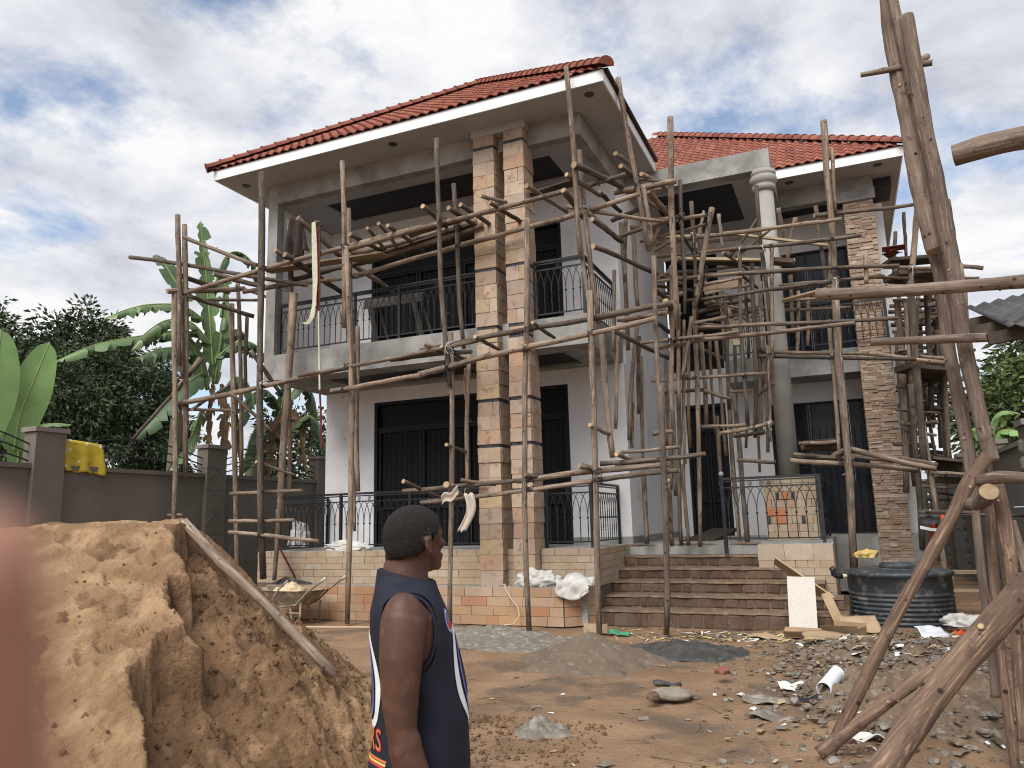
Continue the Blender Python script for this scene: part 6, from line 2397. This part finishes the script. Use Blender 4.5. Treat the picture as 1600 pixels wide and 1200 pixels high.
for k in range(2):
    o = link('clay_tile', tme)
    o.location = (1.30 + .16 * k, 16.05, 6.60 + .05 * k)
    o.rotation_euler = (.1, .1, .5 + k)
    o.scale = (1.2, 1.2, 1.2)
    tag(o, ('left one of two loose red clay tiles lying on the side scaffold', 'right one of two loose red clay tiles lying on the side scaffold')[k], 'roof tile', 'loose tiles on the side scaffold')

# --- shed roof reaching into the picture from the right
sr_ = thing('shed_roof', 'dark corrugated shed roof corner with timber battens at the right edge', 'shed roof', (2.6, 7.4, 0))
b = MB()
nx = 60
vs, fs = [], []
for i in range(nx + 1):
    for j, (yy, zz) in enumerate(((6.6, 2.98), (9.2, 3.75))):
        x = 1.22 + .12 * j + 2.6 * i / nx
        vs.append((x, yy, zz + .02 * math.sin(i * 2.1) + .13 * (x - 1.2)))
for i in range(nx):
    fs.append((i * 2, i * 2 + 2, i * 2 + 3, i * 2 + 1))
b.add(vs, fs)
ro_ = b.build('roof_sheet', MT['zinc'], sr_, smooth=True)
ro_.modifiers.new('t', 'SOLIDIFY').thickness = .012
for yy, z0 in ((6.75, 2.93), (7.5, 3.15), (8.3, 3.38)):
    MB().bar((1.10, yy, z0), (3.8, yy, z0 + .32), .06, .09).build('batten', MT['plankdark'], sr_)
for xx in (2.9, 3.7):
    MB().tube([(xx, 6.8, -.05), (xx, 6.8, 3.05)], .06, 10).build('post', MT['barkdark'], sr_, smooth=True)
    MB().tube([(xx, 9.0, -.05), (xx, 9.0, 3.8)], .06, 10).build('post', MT['barkdark'], sr_, smooth=True)

# --- pole lying up the sand heap
hp = pole_obj('leaning_pole', (-3.33, 4.56, .64), (-4.66, 4.42, 1.70), .036, None, 'bark', 12, bend=.02)
tag(hp, 'stout pole leaning on the right side of the sand heap', 'pole')

# --- litter: nobody could count it
lt = MB()
for k in range(760):
    if k < 320:
        x, y = R.gauss(-1.6, 1.1), R.gauss(11.35, .28)
        if x < -3.7 or x > .3 or y > 11.95:
            continue
    elif k < 640:
        x, y = R.gauss(.1, .8), R.gauss(8.8, 1.8)
    else:
        x, y = R.uniform(-4.2, .6), R.uniform(5.2, 11)
    z = ground_h(x, y)
    if k % 3 == 0 and k >= 320:
        pass
    if -1.0 < x < 1.3 and 8.1 < y < 11.1:
        z += .17 * max(0, 1 - math.hypot((x - .15) / 1.15, (y - 9.6) / 1.5)) * .85
    L = R.uniform(.02, .09) if k >= 320 else R.uniform(.03, .22)
    W = R.uniform(.01, .035)
    a = R.uniform(0, 6.28)
    d, e = Vector((math.cos(a), math.sin(a), R.uniform(-.1, .25))), Vector((-math.sin(a), math.cos(a), R.uniform(-.3, .3)))
    p = Vector((x, y, z + .012))
    mi = R.choice((1, 1, 1, 2, 3, 4, 1)) if k >= 320 else R.choice((0, 0, 1, 2, 2, 3, 4, 5))
    lt.add([p - d * L / 2 - e * W / 2, p + d * L / 2 - e * W * .4, p + d * L * .45 + e * W / 2 + Vector((0, 0, .008)), p - d * L * .4 + e * W / 2], [(0, 1, 2, 3)], mi)
o = lt.build('litter', [MT['greenstalk'], MT['cement'], MT['card'], MT['plankpale'], MT['paper'], MT['dryleaf']], kind='stuff')
tag(o, 'scattered stalks chips and scraps over the soil before the steps', 'litter')
tw = MB()
for k in range(46):
    x, y = R.uniform(-3.9, .4), R.uniform(5.3, 11.3)
    L, a = R.uniform(.12, .5), R.uniform(0, 6.28)
    p = Vector((x, y, ground_h(x, y) + .012))
    d = Vector((math.cos(a), math.sin(a), 0))
    e = Vector((-d.y, d.x, 0)) * L * R.uniform(-.2, .2)
    tw.tube([p, p + d * L * .5 + e + Vector((0, 0, .01)), p + d * L], [.004, .0035, .002], 5)
tag(tw.build('twigs', MT['dryleaf'], smooth=True, kind='stuff'), 'thin dry twigs scattered over the yard soil', 'twigs')
sc_ = MB()
for k in range(420):
    x, y = R.gauss(.3, .7), R.gauss(9.0, 1.7)
    if not (-1.2 < x < 1.8 and 5.6 < y < 12.2):
        continue
    z = ground_h(x, y) + .02
    m1 = 1 - math.hypot((x - .15) / 1.15, (y - 9.6) / 1.5)
    if m1 > 0:
        z += .16 * m1 + .03
    L, W, a = R.uniform(.03, .16), R.uniform(.015, .07), R.uniform(0, 6.28)
    d, e = Vector((math.cos(a), math.sin(a), R.uniform(-.3, .3))), Vector((-math.sin(a), math.cos(a), R.uniform(-.3, .3)))
    p = Vector((x, y, z))
    q = [p - d * L / 2 - e * W / 2, p - e * W * R.uniform(.3, .8) + Vector((0, 0, .012)), p + d * L / 2 - e * W * .4, p + d * L * .4 + e * W / 2, p + e * W * .6 + Vector((0, 0, .01)), p - d * L * .45 + e * W * .4]
    sc_.add(q, [(0, 1, 4, 5), (1, 2, 3, 4)], R.choice((0, 0, 1, 2, 2, 3)))
tag(sc_.build('scraps', [MT['cement'], MT['paper'], MT['card'], MT['conesand']], kind='stuff'), 'torn paper card and mortar flakes over the rubble at the right', 'scraps')
gr = MB()
for k in range(2950):
    if k < 2500:
        x, y = R.gauss(.25, .75), R.gauss(8.9, 1.9)
        r = R.choice((.008, .012, .016, .02, .03, .045)) * R.uniform(.7, 1.3)
    else:
        x, y = R.uniform(-4.5, 1.5), R.uniform(4.6, 12)
        r = R.choice((.006, .009, .012)) * R.uniform(.7, 1.4)
    if math.hypot(x + 1.2, y - 2) < .4:
        continue
    z = ground_h(x, y)
    m1 = 1 - math.hypot((x - .15) / 1.15, (y - 9.6) / 1.5)
    m2 = 1 - math.hypot((x - .55) / 1.3, (y - 7.6) / 1.5)
    if m1 > 0:
        z += .15 * m1 + .02
    if m2 > 0:
        z += .18 * m2 + .02
    s_ = R.uniform(.35, .8)
    vv = []
    for zi, rs in ((-.5, .8), (.2, 1.0), (.8, .55)):
        for a in range(5):
            th = a * 1.2566 + zi
            q = r * rs * R.uniform(.65, 1.3)
            vv.append((x + q * math.cos(th), y + q * math.sin(th), z + r * .25 * s_ + zi * r * s_ * R.uniform(.7, 1.2)))
    ff = [(10, 11, 12, 13, 14)]
    for j in (0, 5):
        for a in range(5):
            ff.append((j + a, j + (a + 1) % 5, j + 5 + (a + 1) % 5, j + 5 + a))
    gr.add(vv, ff, R.choice((0, 1, 1, 1, 2, 3)))
tag(gr.build('gravel', [MT['rubble'], MT['cement'], MT['dirt'], MT['conesand']], kind='stuff'), 'loose grit and stone chips over the yard', 'gravel')


# ================================================================ THE MAN
def remesh(name, mb, m_, vox, parent, smooth_it=4, sf=.5):
    o = mb.build(name, m_, parent, smooth=True)
    md = o.modifiers.new('r', 'REMESH')
    md.mode = 'VOXEL'
    md.voxel_size = vox
    md.use_smooth_shade = True
    s = o.modifiers.new('s', 'SMOOTH')
    s.factor = sf
    s.iterations = smooth_it
    dg = bpy.context.evaluated_depsgraph_get()
    me = bpy.data.meshes.new_from_object(o.evaluated_get(dg))
    o.modifiers.clear()
    o.data = me
    me.materials.clear()
    me.materials.append(m_)
    me.polygons.foreach_set('use_smooth', [True] * len(me.polygons))
    return o


MAN = Vector((-1.2, 2.02, 0))
face_dir = math.atan2(.515, .857) + math.radians(0)      # he stands side on, facing the right of the picture
MX = Matrix.Translation(MAN) @ Matrix.Rotation(face_dir, 4, 'Z')


def loft(mb, rings, n=28, cap=True):
    """rings = (x, y, z, rx, ry) ellipses about the vertical, in the man's own frame (x forward, y left)"""
    vs = []
    for x, y, z, rx, ry in rings:
        for k in range(n):
            a = 2 * math.pi * k / n
            ca, sa = math.cos(a), math.sin(a)
            e = .82
            vs.append((x + rx * math.copysign(abs(ca) ** e, ca), y + ry * math.copysign(abs(sa) ** e, sa), z))
    fs = []
    for i in range(len(rings) - 1):
        for k in range(n):
            fs.append((i * n + k, i * n + (k + 1) % n, (i + 1) * n + (k + 1) % n, (i + 1) * n + k))
    fs.append(tuple(range(n))[::-1])
    fs.append(tuple((len(rings) - 1) * n + k for k in range(n)))
    mb.add(vs, fs)


def ell(mb, c, r, n=20, rot=None):
    vs, fs = [], []
    for i in range(n + 1):
        th = math.pi * i / n
        for k in range(n):
            ph = 2 * math.pi * k / n
            p = Vector((r[0] * math.sin(th) * math.cos(ph), r[1] * math.sin(th) * math.sin(ph), r[2] * math.cos(th)))
            if rot:
                p = rot @ p
            vs.append(p + Vector(c))
    for i in range(n):
        for k in range(n):
            fs.append((i * n + k, i * n + (k + 1) % n, (i + 1) * n + (k + 1) % n, (i + 1) * n + k))
    mb.add(vs, fs)


man = thing('person', 'man in a navy sleeveless jersey looking towards the house with his back half turned', 'person', tuple(MAN))
b = MB()
TORSO = [(.0, 0, .84, .115, .165), (-.005, 0, .92, .118, .170), (.012, 0, 1.02, .116, .160), (.02, 0, 1.10, .115, .162), (.010, 0, 1.22, .109, .174), (-.006, 0, 1.32, .104, .186),
         (-.012, 0, 1.40, .100, .192), (-.022, 0, 1.428, .080, .160), (-.026, 0, 1.455, .068, .118), (-.028, 0, 1.482, .060, .078)]
loft(b, TORSO)
b.tube([(-.03, 0, 1.46), (-.026, 0, 1.52), (-.012, 0, 1.575), (.002, 0, 1.62)], [.074, .066, .062, .062], 20)
# head: cranium, face, jaw, nose, ears, turned away from the camera
HY, HP = math.radians(40), math.radians(-7)
HR = (Matrix.Rotation(HY, 3, 'Z') @ Matrix.Rotation(HP, 3, 'Y'))
HC = Vector((.002, 0, 1.594))


def H(x, y, z):
    return HC + HR @ Vector((x, y, z)) * .93


def hell(c, r, n=22):
    ell(b, H(*c), tuple(a * .93 for a in r), n, HR)


hell((-.008, 0, .030), (.097, .076, .083))
hell((-.028, 0, .008), (.076, .070, .075))
hell((.030, 0, .025), (.066, .064, .075))
hell((.034, 0, -.030), (.055, .054, .068))
hell((.046, 0, -.066), (.040, .042, .036))
hell((.078, 0, -.088), (.018, .022, .016))
hell((.072, 0, .018), (.026, .050, .018))
hell((.0905, 0, -.012), (.012, .012, .030))
hell((.100, 0, -.028), (.016, .017, .012))
hell((.094, .013, -.031), (.010, .009, .008))
hell((.094, -.013, -.031), (.010, .009, .008))
hell((.090, 0, -.054), (.012, .026, .008))
hell((.088, 0, -.067), (.012, .023, .008))
hell((.066, .040, -.014), (.022, .022, .016))
hell((.066, -.040, -.014), (.022, .022, .016))
for s in (-1, 1):
    for (ex, ez, er) in ((-.010, .022, .010), (-.022, .012, .009), (-.024, -.004, .009), (-.016, -.020, .009), (-.006, -.030, .009), (-.004, .010, .008), (-.008, -.006, .010)):
        hell((ex, s * (.077 + .006 * (ex < -.009)), ez - .006), (er, .007, er * 1.25), 10)
# arms and hands
for s in (-1, 1):
    if s < 0:
        J = [(-.020, -.160, 1.410), (-.032, -.200, 1.383), (-.038, -.217, 1.30), (-.040, -.227, 1.20), (-.036, -.235, 1.125), (-.018, -.238, 1.05), (.018, -.234, .96), (.040, -.226, .885)]
    else:
        J = [(-.012, .165, 1.425), (-.02, .205, 1.395), (-.02, .222, 1.30), (-.015, .232, 1.20), (-.01, .240, 1.125), (.015, .240, 1.05), (.045, .232, .96), (.062, .225, .885)]
    b.tube(J, [.058, .063, .058, .049, .040, .044, .038, .029], 20)
    ell(b, J[1], (.060, .056, .085))
    ell(b, ((J[4][0] + J[5][0]) / 2, J[5][1], 1.085), (.044, .042, .06))
    w_ = Vector(J[-1])
    fwd = (w_ - Vector(J[-2])).normalized()
    side = Vector((1, 0, 0)) - fwd * fwd.x
    side.normalize()
    nrm = fwd.cross(side).normalized()
    inw = Vector((0, -s, 0))
    pc_ = w_ + fwd * .048
    vs = []
    b.tube([w_ - fwd * .01, w_ + fwd * .03, w_ + fwd * .075, w_ + fwd * .095], [.027, .034, .040, .034], 14)
    for k, (off, ln) in enumerate(((.032, .074), (.011, .084), (-.011, .078), (-.030, .062))):
        p0 = w_ + fwd * .075 + side * off
        p1 = p0 + fwd * ln * .45 + inw * .004
        p2 = p1 + (fwd * .85 + inw * .5).normalized() * ln * .32
        p3 = p2 + (fwd * .5 + inw * .85).normalized() * ln * .25
        b.tube([p0, p1, p2, p3], [.0105, .0098, .009, .007], 10)
        ell(b, p3, (.0072,) * 3, 8)
    t0 = w_ + fwd * .025 + side * .030 + inw * .008
    t1 = t0 + (fwd * .7 + side * .6 + inw * .2).normalized() * .038
    t2 = t1 + (fwd * .95 + inw * .25).normalized() * .030
    b.tube([t0, t1, t2], [.015, .0118, .009], 10)
    ell(b, t2, (.0092,) * 3, 8)
# legs
for s in (-1, 1):
    b.tube([(0, s * .09, .90), (.0, s * .098, .70), (.01, s * .10, .50), (-.01, s * .10, .30), (-.012, s * .10, .10), (0, s * .10, .05)], [.095, .085, .062, .058, .042, .04], 18)
b.v = [tuple(MX @ Vector(p)) for p in b.v]
body = remesh('body', b, MT['skin'], .0048, man, 11, .5)
from mathutils.bvhtree import BVHTree
# eyes
for s in (-1, 1):
    e_ = MB()
    ell(e_, H(.072, s * .030, .0), (.012, .013, .011), 14, HR)
    e_.v = [tuple(MX @ Vector(p)) for p in e_.v]
    e_.build('eye', MT['eye'], man, smooth=True)
# hair: a close cropped cap over the cranium
bvb = BVHTree.FromPolygons([v.co for v in body.data.vertices], [p.vertices[:] for p in body.data.polygons])
hb = MB()
nu, nv = 150, 100
grid = {}
fade = {}
for i in range(nv + 1):
    for k in range(nu):
        th = math.pi * .74 * i / nv
        ph = 2 * math.pi * k / nu
        d = Vector((math.sin(th) * math.cos(ph), math.sin(th) * math.sin(ph), math.cos(th)))
        o_ = MX @ H(-.004, 0, .012)
        dw = (MX.to_3x3() @ HR @ d)
        hit = bvb.ray_cast(o_ + dw * .3, -dw, .4)
        if hit[0] is None:
            continue
        loc = MX.inverted() @ hit[0]
        q = HR.inverted() @ (loc - HC)
        # hair line: forehead, temples in front of the ears, nape
        line = -.040 if q.x < -.045 else (-.040 + (q.x + .045) / .045 * .030 if q.x < 0 else (-.010 + .048 * min(1, q.x / .055) if q.x < .055 else .038 + (q.x - .055) * .9))
        wig = .004 * noise.noise(Vector((q.x * 60, q.y * 60, q.z * 60)))
        near_ear = abs(q.y) > .066 and -.036 < q.x < .006 and q.z < .024
        if q.z > line + wig and not near_ear:
            lift = .0055 * smooth(0, .014, q.z - line - wig) + .0008
            grid[(i, k)] = len(hb.v)
            fade[(i, k)] = q.z - line - wig
            hb.v.append(tuple(hit[0] + dw * (lift + .0012 * noise.noise(hit[0] * 160))))
for i in range(nv):
    for k in range(nu):
        q = [(i, k), (i, (k + 1) % nu), (i + 1, (k + 1) % nu), (i + 1, k)]
        if all(a in grid for a in q):
            hb.f.append(tuple(grid[a] for a in q))
            hb.m.append(1 if min(fade[a] for a in q) < .009 else 0)
MT['hairfade'] = mat('hair_line_stubble', (.04, .022, .016), (.018, .012, .010), 240, rough=.8)
hair = hb.build('hair', [MT['hair'], MT['hairfade']], man, smooth=True)

# jersey: the torso a finger wider, opened for neck, arms and hips
sb_ = MB()
SH = [(.0, 0, .76, .128, .185), (-.002, 0, .86, .130, .185), (.008, 0, .95, .132, .182), (.018, 0, 1.04, .132, .178), (.020, 0, 1.12, .129, .178), (.010, 0, 1.22, .122, .186), (-.006, 0, 1.32, .117, .196),
      (-.018, 0, 1.40, .106, .203), (-.022, 0, 1.432, .095, .190), (-.025, 0, 1.462, .086, .150), (-.027, 0, 1.488, .081, .098), (-.025, 0, 1.53, .078, .082)]
loft(sb_, SH, 40)
sb_.v = [tuple(MX @ Vector(p)) for p in sb_.v]
shirt = remesh('jersey', sb_, MT['navy'], .008, man, 6, .5)
bm = bmesh.new()
bm.from_mesh(shirt.data)
MI = MX.inverted()
bm.transform(MI)


def cut(co, no):
    g = bm.verts[:] + bm.edges[:] + bm.faces[:]
    bmesh.ops.bisect_plane(bm, geom=g, plane_co=co, plane_no=no, clear_outer=True)


cut((0, 0, .80), (0, 0, -1))
cut((.0, 0, 1.490), (.26, 0, 1))
for s in (-1, 1):
    cut((0, s * .163, 1.40), (0.03, s * 1.0, .18))
# loose cloth: shallow folds down the back and flank
for v in bm.verts:
    p = v.co
    k = smooth(1.40, 1.1, p.z)
    f_ = .013 * noise.noise(Vector((p.x * 9, p.y * 9, p.z * 3))) + .009 * noise.noise(Vector((p.x * 16 + p.z * 6, p.y * 16, p.z * 5 + 4))) + .007 * math.sin(p.z * 30 + p.x * 30 + 3 * noise.noise(Vector((p.x * 6, p.y * 6, p.z * 4)))) * smooth(1.12, .92, p.z)
    r_ = Vector((p.x, p.y, 0)).normalized()
    v.co += r_ * (f_ * k + .002)
bedges = [e for e in bm.edges if e.is_boundary]
loops = []
left = set(bedges)
while left:
    e = left.pop()
    loop = [e.verts[0], e.verts[1]]
    while True:
        nxt = None
        for e2 in loop[-1].link_edges:
            if e2 in left:
                nxt = e2
                break
        if nxt is None:
            break
        left.discard(nxt)
        loop.append(nxt.other_vert(loop[-1]))
    if len(loop) > 20:
        loops.append([v.co.copy() for v in loop])
bm.transform(MX)
bm.to_mesh(shirt.data)
bm.free()
sm_ = shirt.modifiers.new('t', 'SOLIDIFY')
sm_.thickness = .004
sm_.offset = 1
for lp in loops:
    zc = sum(p.z for p in lp) / len(lp)
    if zc < .9:
        continue
    pts = lp[::4]
    for _ in range(6):                                     # even the bias tape out
        pts = [(pts[i - 1] + pts[i] * 2 + pts[(i + 1) % len(pts)]) / 4 for i in range(len(pts))]
    pts.append(pts[0])
    tb_ = MB().tube([MX @ p for p in pts], .0062, 8, cap=False)
    tb_.build('collar' if zc > 1.46 else 'armhole_band', MT['navy'], shirt, smooth=True)
bvs = BVHTree.FromPolygons([v.co for v in shirt.data.vertices], [p.vertices[:] for p in shirt.data.polygons])


def print_on(name, poly_pts, polys, m_, direction, lift=.0062):
    """flat print laid on the jersey: points (a, z) projected along +-x or +-y of the man's frame"""
    vs, ok = [], []
    for a, z in poly_pts:
        if direction == 'back':
            o_, d = Vector((-1, a, z)), Vector((1, 0, 0))
        elif direction == 'front':
            o_, d = Vector((1, a, z)), Vector((-1, 0, 0))
        else:
            o_, d = Vector((a, -1, z)), Vector((0, 1, 0))
        h_ = bvs.ray_cast(MX @ o_, (MX.to_3x3() @ d), 2)
        if h_[0] is None:
            vs.append((0, 0, 0))
            ok.append(False)
            continue
        n_ = h_[1]
        if n_.dot(MX.to_3x3() @ d) > 0:
            n_ = -n_
        vs.append(tuple(h_[0] + n_ * lift))
        ok.append(True)
    fs = [f for f in polys if all(ok[i] for i in f)]
    return MB().add(vs, fs).build(name, m_, shirt, smooth=True)


def ring(cx, cz, rx, rz_, t, n=48, a0=0, a1=2 * math.pi):
    pts, fs = [], []
    for i in range(n + 1):
        a = a0 + (a1 - a0) * i / n
        for j in range(4):
            k = 1 - t * j / 3
            pts.append((cx + rx * math.cos(a) * (1 - (1 - k) * 1.0), cz + rz_ * math.sin(a) * (1 - (1 - k) * rx / rz_)))
    for i in range(n):
        for j in range(3):
            fs.append((i * 4 + j, i * 4 + j + 1, (i + 1) * 4 + j + 1, (i + 1) * 4 + j))
    return pts, fs


# large white zero outline on chest and back, only its near edge shows
for dr in ('front', 'back'):
    for cy in (-.045, .075):
        p_, f_ = ring(cy, 1.225, .088, .135, .26)
        print_on('number', p_, f_, MT['whiteprint'], dr)
        p_, f_ = ring(cy, 1.225, .052, .098, .30)
        print_on('number_outline', p_, f_, MT['blueprint'], dr, .0066)


def text_mesh(txt, size):
    cu = bpy.data.curves.new('lettering', 'FONT')
    cu.body = txt
    cu.size = size
    cu.align_x = 'CENTER'
    cu.resolution_u = 3
    o = bpy.data.objects.new('lettering', cu)
    COL.objects.link(o)
    dg = bpy.context.evaluated_depsgraph_get()
    me = bpy.data.meshes.new_from_object(o.evaluated_get(dg))
    bpy.data.objects.remove(o)
    bm_ = bmesh.new()
    bm_.from_mesh(me)
    bmesh.ops.triangulate(bm_, faces=bm_.faces[:])
    for _ in range(2):
        bmesh.ops.subdivide_edges(bm_, edges=[e for e in bm_.edges if e.calc_length() > size * .22], cuts=1)
        bmesh.ops.triangulate(bm_, faces=bm_.faces[:])
    pts = [(v.co.x, v.co.y) for v in bm_.verts]
    bm_.verts.index_update()
    fs = [tuple(v.index for v in f.verts) for f in bm_.faces]
    bm_.free()
    return pts, fs


pts, fs = text_mesh('RS', .085)
print_on('lettering', [(-.085 + -x * 1.0, 1.045 + y) for x, y in pts], fs, MT['redprint'], 'back', .0060)
pts, fs = text_mesh('RS', .078)
print_on('lettering', [(-.085 + -x * 1.0, 1.048 + y) for x, y in pts], fs, MT['orangeprint'], 'back', .0070)
for z0, m_ in ((1.030, 'orangeprint'), (1.022, 'yellowprint'), (1.015, 'redprint')):
    n = 24
    pp_ = [(-.15 + .30 * i / n, z0 + dz) for i in range(n + 1) for dz in (0, -.006)]
    print_on('stripe', pp_, [(i * 2, i * 2 + 1, i * 2 + 3, i * 2 + 2) for i in range(n)], MT[m_], 'back')
pts, fs = text_mesh('DRI-FIT', .016)
print_on('lettering', [(.085 + x, .900 + y) for x, y in pts], fs, MT['whiteprint'], 'side', .0062)
# round red, white and blue chest badge
for r_, m_, l_ in ((.030, 'blueprint', .0055), (.0255, 'whiteprint', .0062), (.022, 'redprint', .0069)):
    n = 28
    p_ = [(-.100, 1.375)] + [(-.100 + r_ * math.cos(2 * math.pi * k / n), 1.375 + r_ * 1.15 * math.sin(2 * math.pi * k / n)) for k in range(n)]
    print_on('badge', p_, [(0, 1 + k, 1 + (k + 1) % n) for k in range(n)], MT[m_], 'front', l_)
n = 14
p_ = [(-.100, 1.375)] + [(-.100 + .021 * math.cos(math.pi * (.1 + k / n)), 1.375 + .023 * math.sin(math.pi * (.1 + k / n))) for k in range(n + 1)]
print_on('badge_half', p_, [(0, 1 + k, 2 + k) for k in range(n)], MT['blueprint'], 'front', .0076)
# trousers and shoes, below the picture's edge
tr_ = MB()
for s in (-1, 1):
    tr_.tube([(0, s * .085, .95), (.0, s * .10, .72), (.01, s * .103, .50), (-.005, s * .105, .28), (-.005, s * .105, .09)], [.112, .105, .082, .075, .07], 20)
loft(tr_, [(0, 0, .80, .125, .178), (0, 0, .93, .130, .178)], 28)
tr_.v = [tuple(MX @ Vector(p)) for p in tr_.v]
remesh('trousers', tr_, mat('dark_blue_denim', (.03, .04, .07), (.04, .05, .085), 30, rough=.9), .012, man, 4)
for s in (-1, 1):
    f_ = MB()
    ell(f_, (.06, s * .105, .045), (.135, .05, .05), 16)
    f_.v = [tuple(MX @ Vector((p[0], p[1], max(.0, p[2])))) for p in f_.v]
    f_.build('shoe', MT['darkcloth'], man, smooth=True)

# ================================================================ THE PHOTOGRAPHER'S FINGER, out of focus at the lens
fg = thing('finger', 'blurred fingertip of the photographer at the left edge close to the lens', 'finger', tuple(CAMPOS))
def cam_pt(px, py, d):
    return CAMPOS + (rt2 * (px - 800) / 1194.757 - up2 * (py - 600) / 1194.757 + fw) * d
b = MB()
tip, mid_, low = cam_pt(-78, 915, .024), cam_pt(-84, 1300, .025), cam_pt(-170, 2300, .034)
b.tube([tip + (tip - mid_) * .02, tip, tip.lerp(mid_, .5), mid_, mid_.lerp(low, .5), low], [.0018, .0026, .0030, .0033, .0045, .0055], 20)
ell(b, tip, (.0027,) * 3, 16)
remesh('skin', b, MT['paleskin'], .0005, fg, 4)
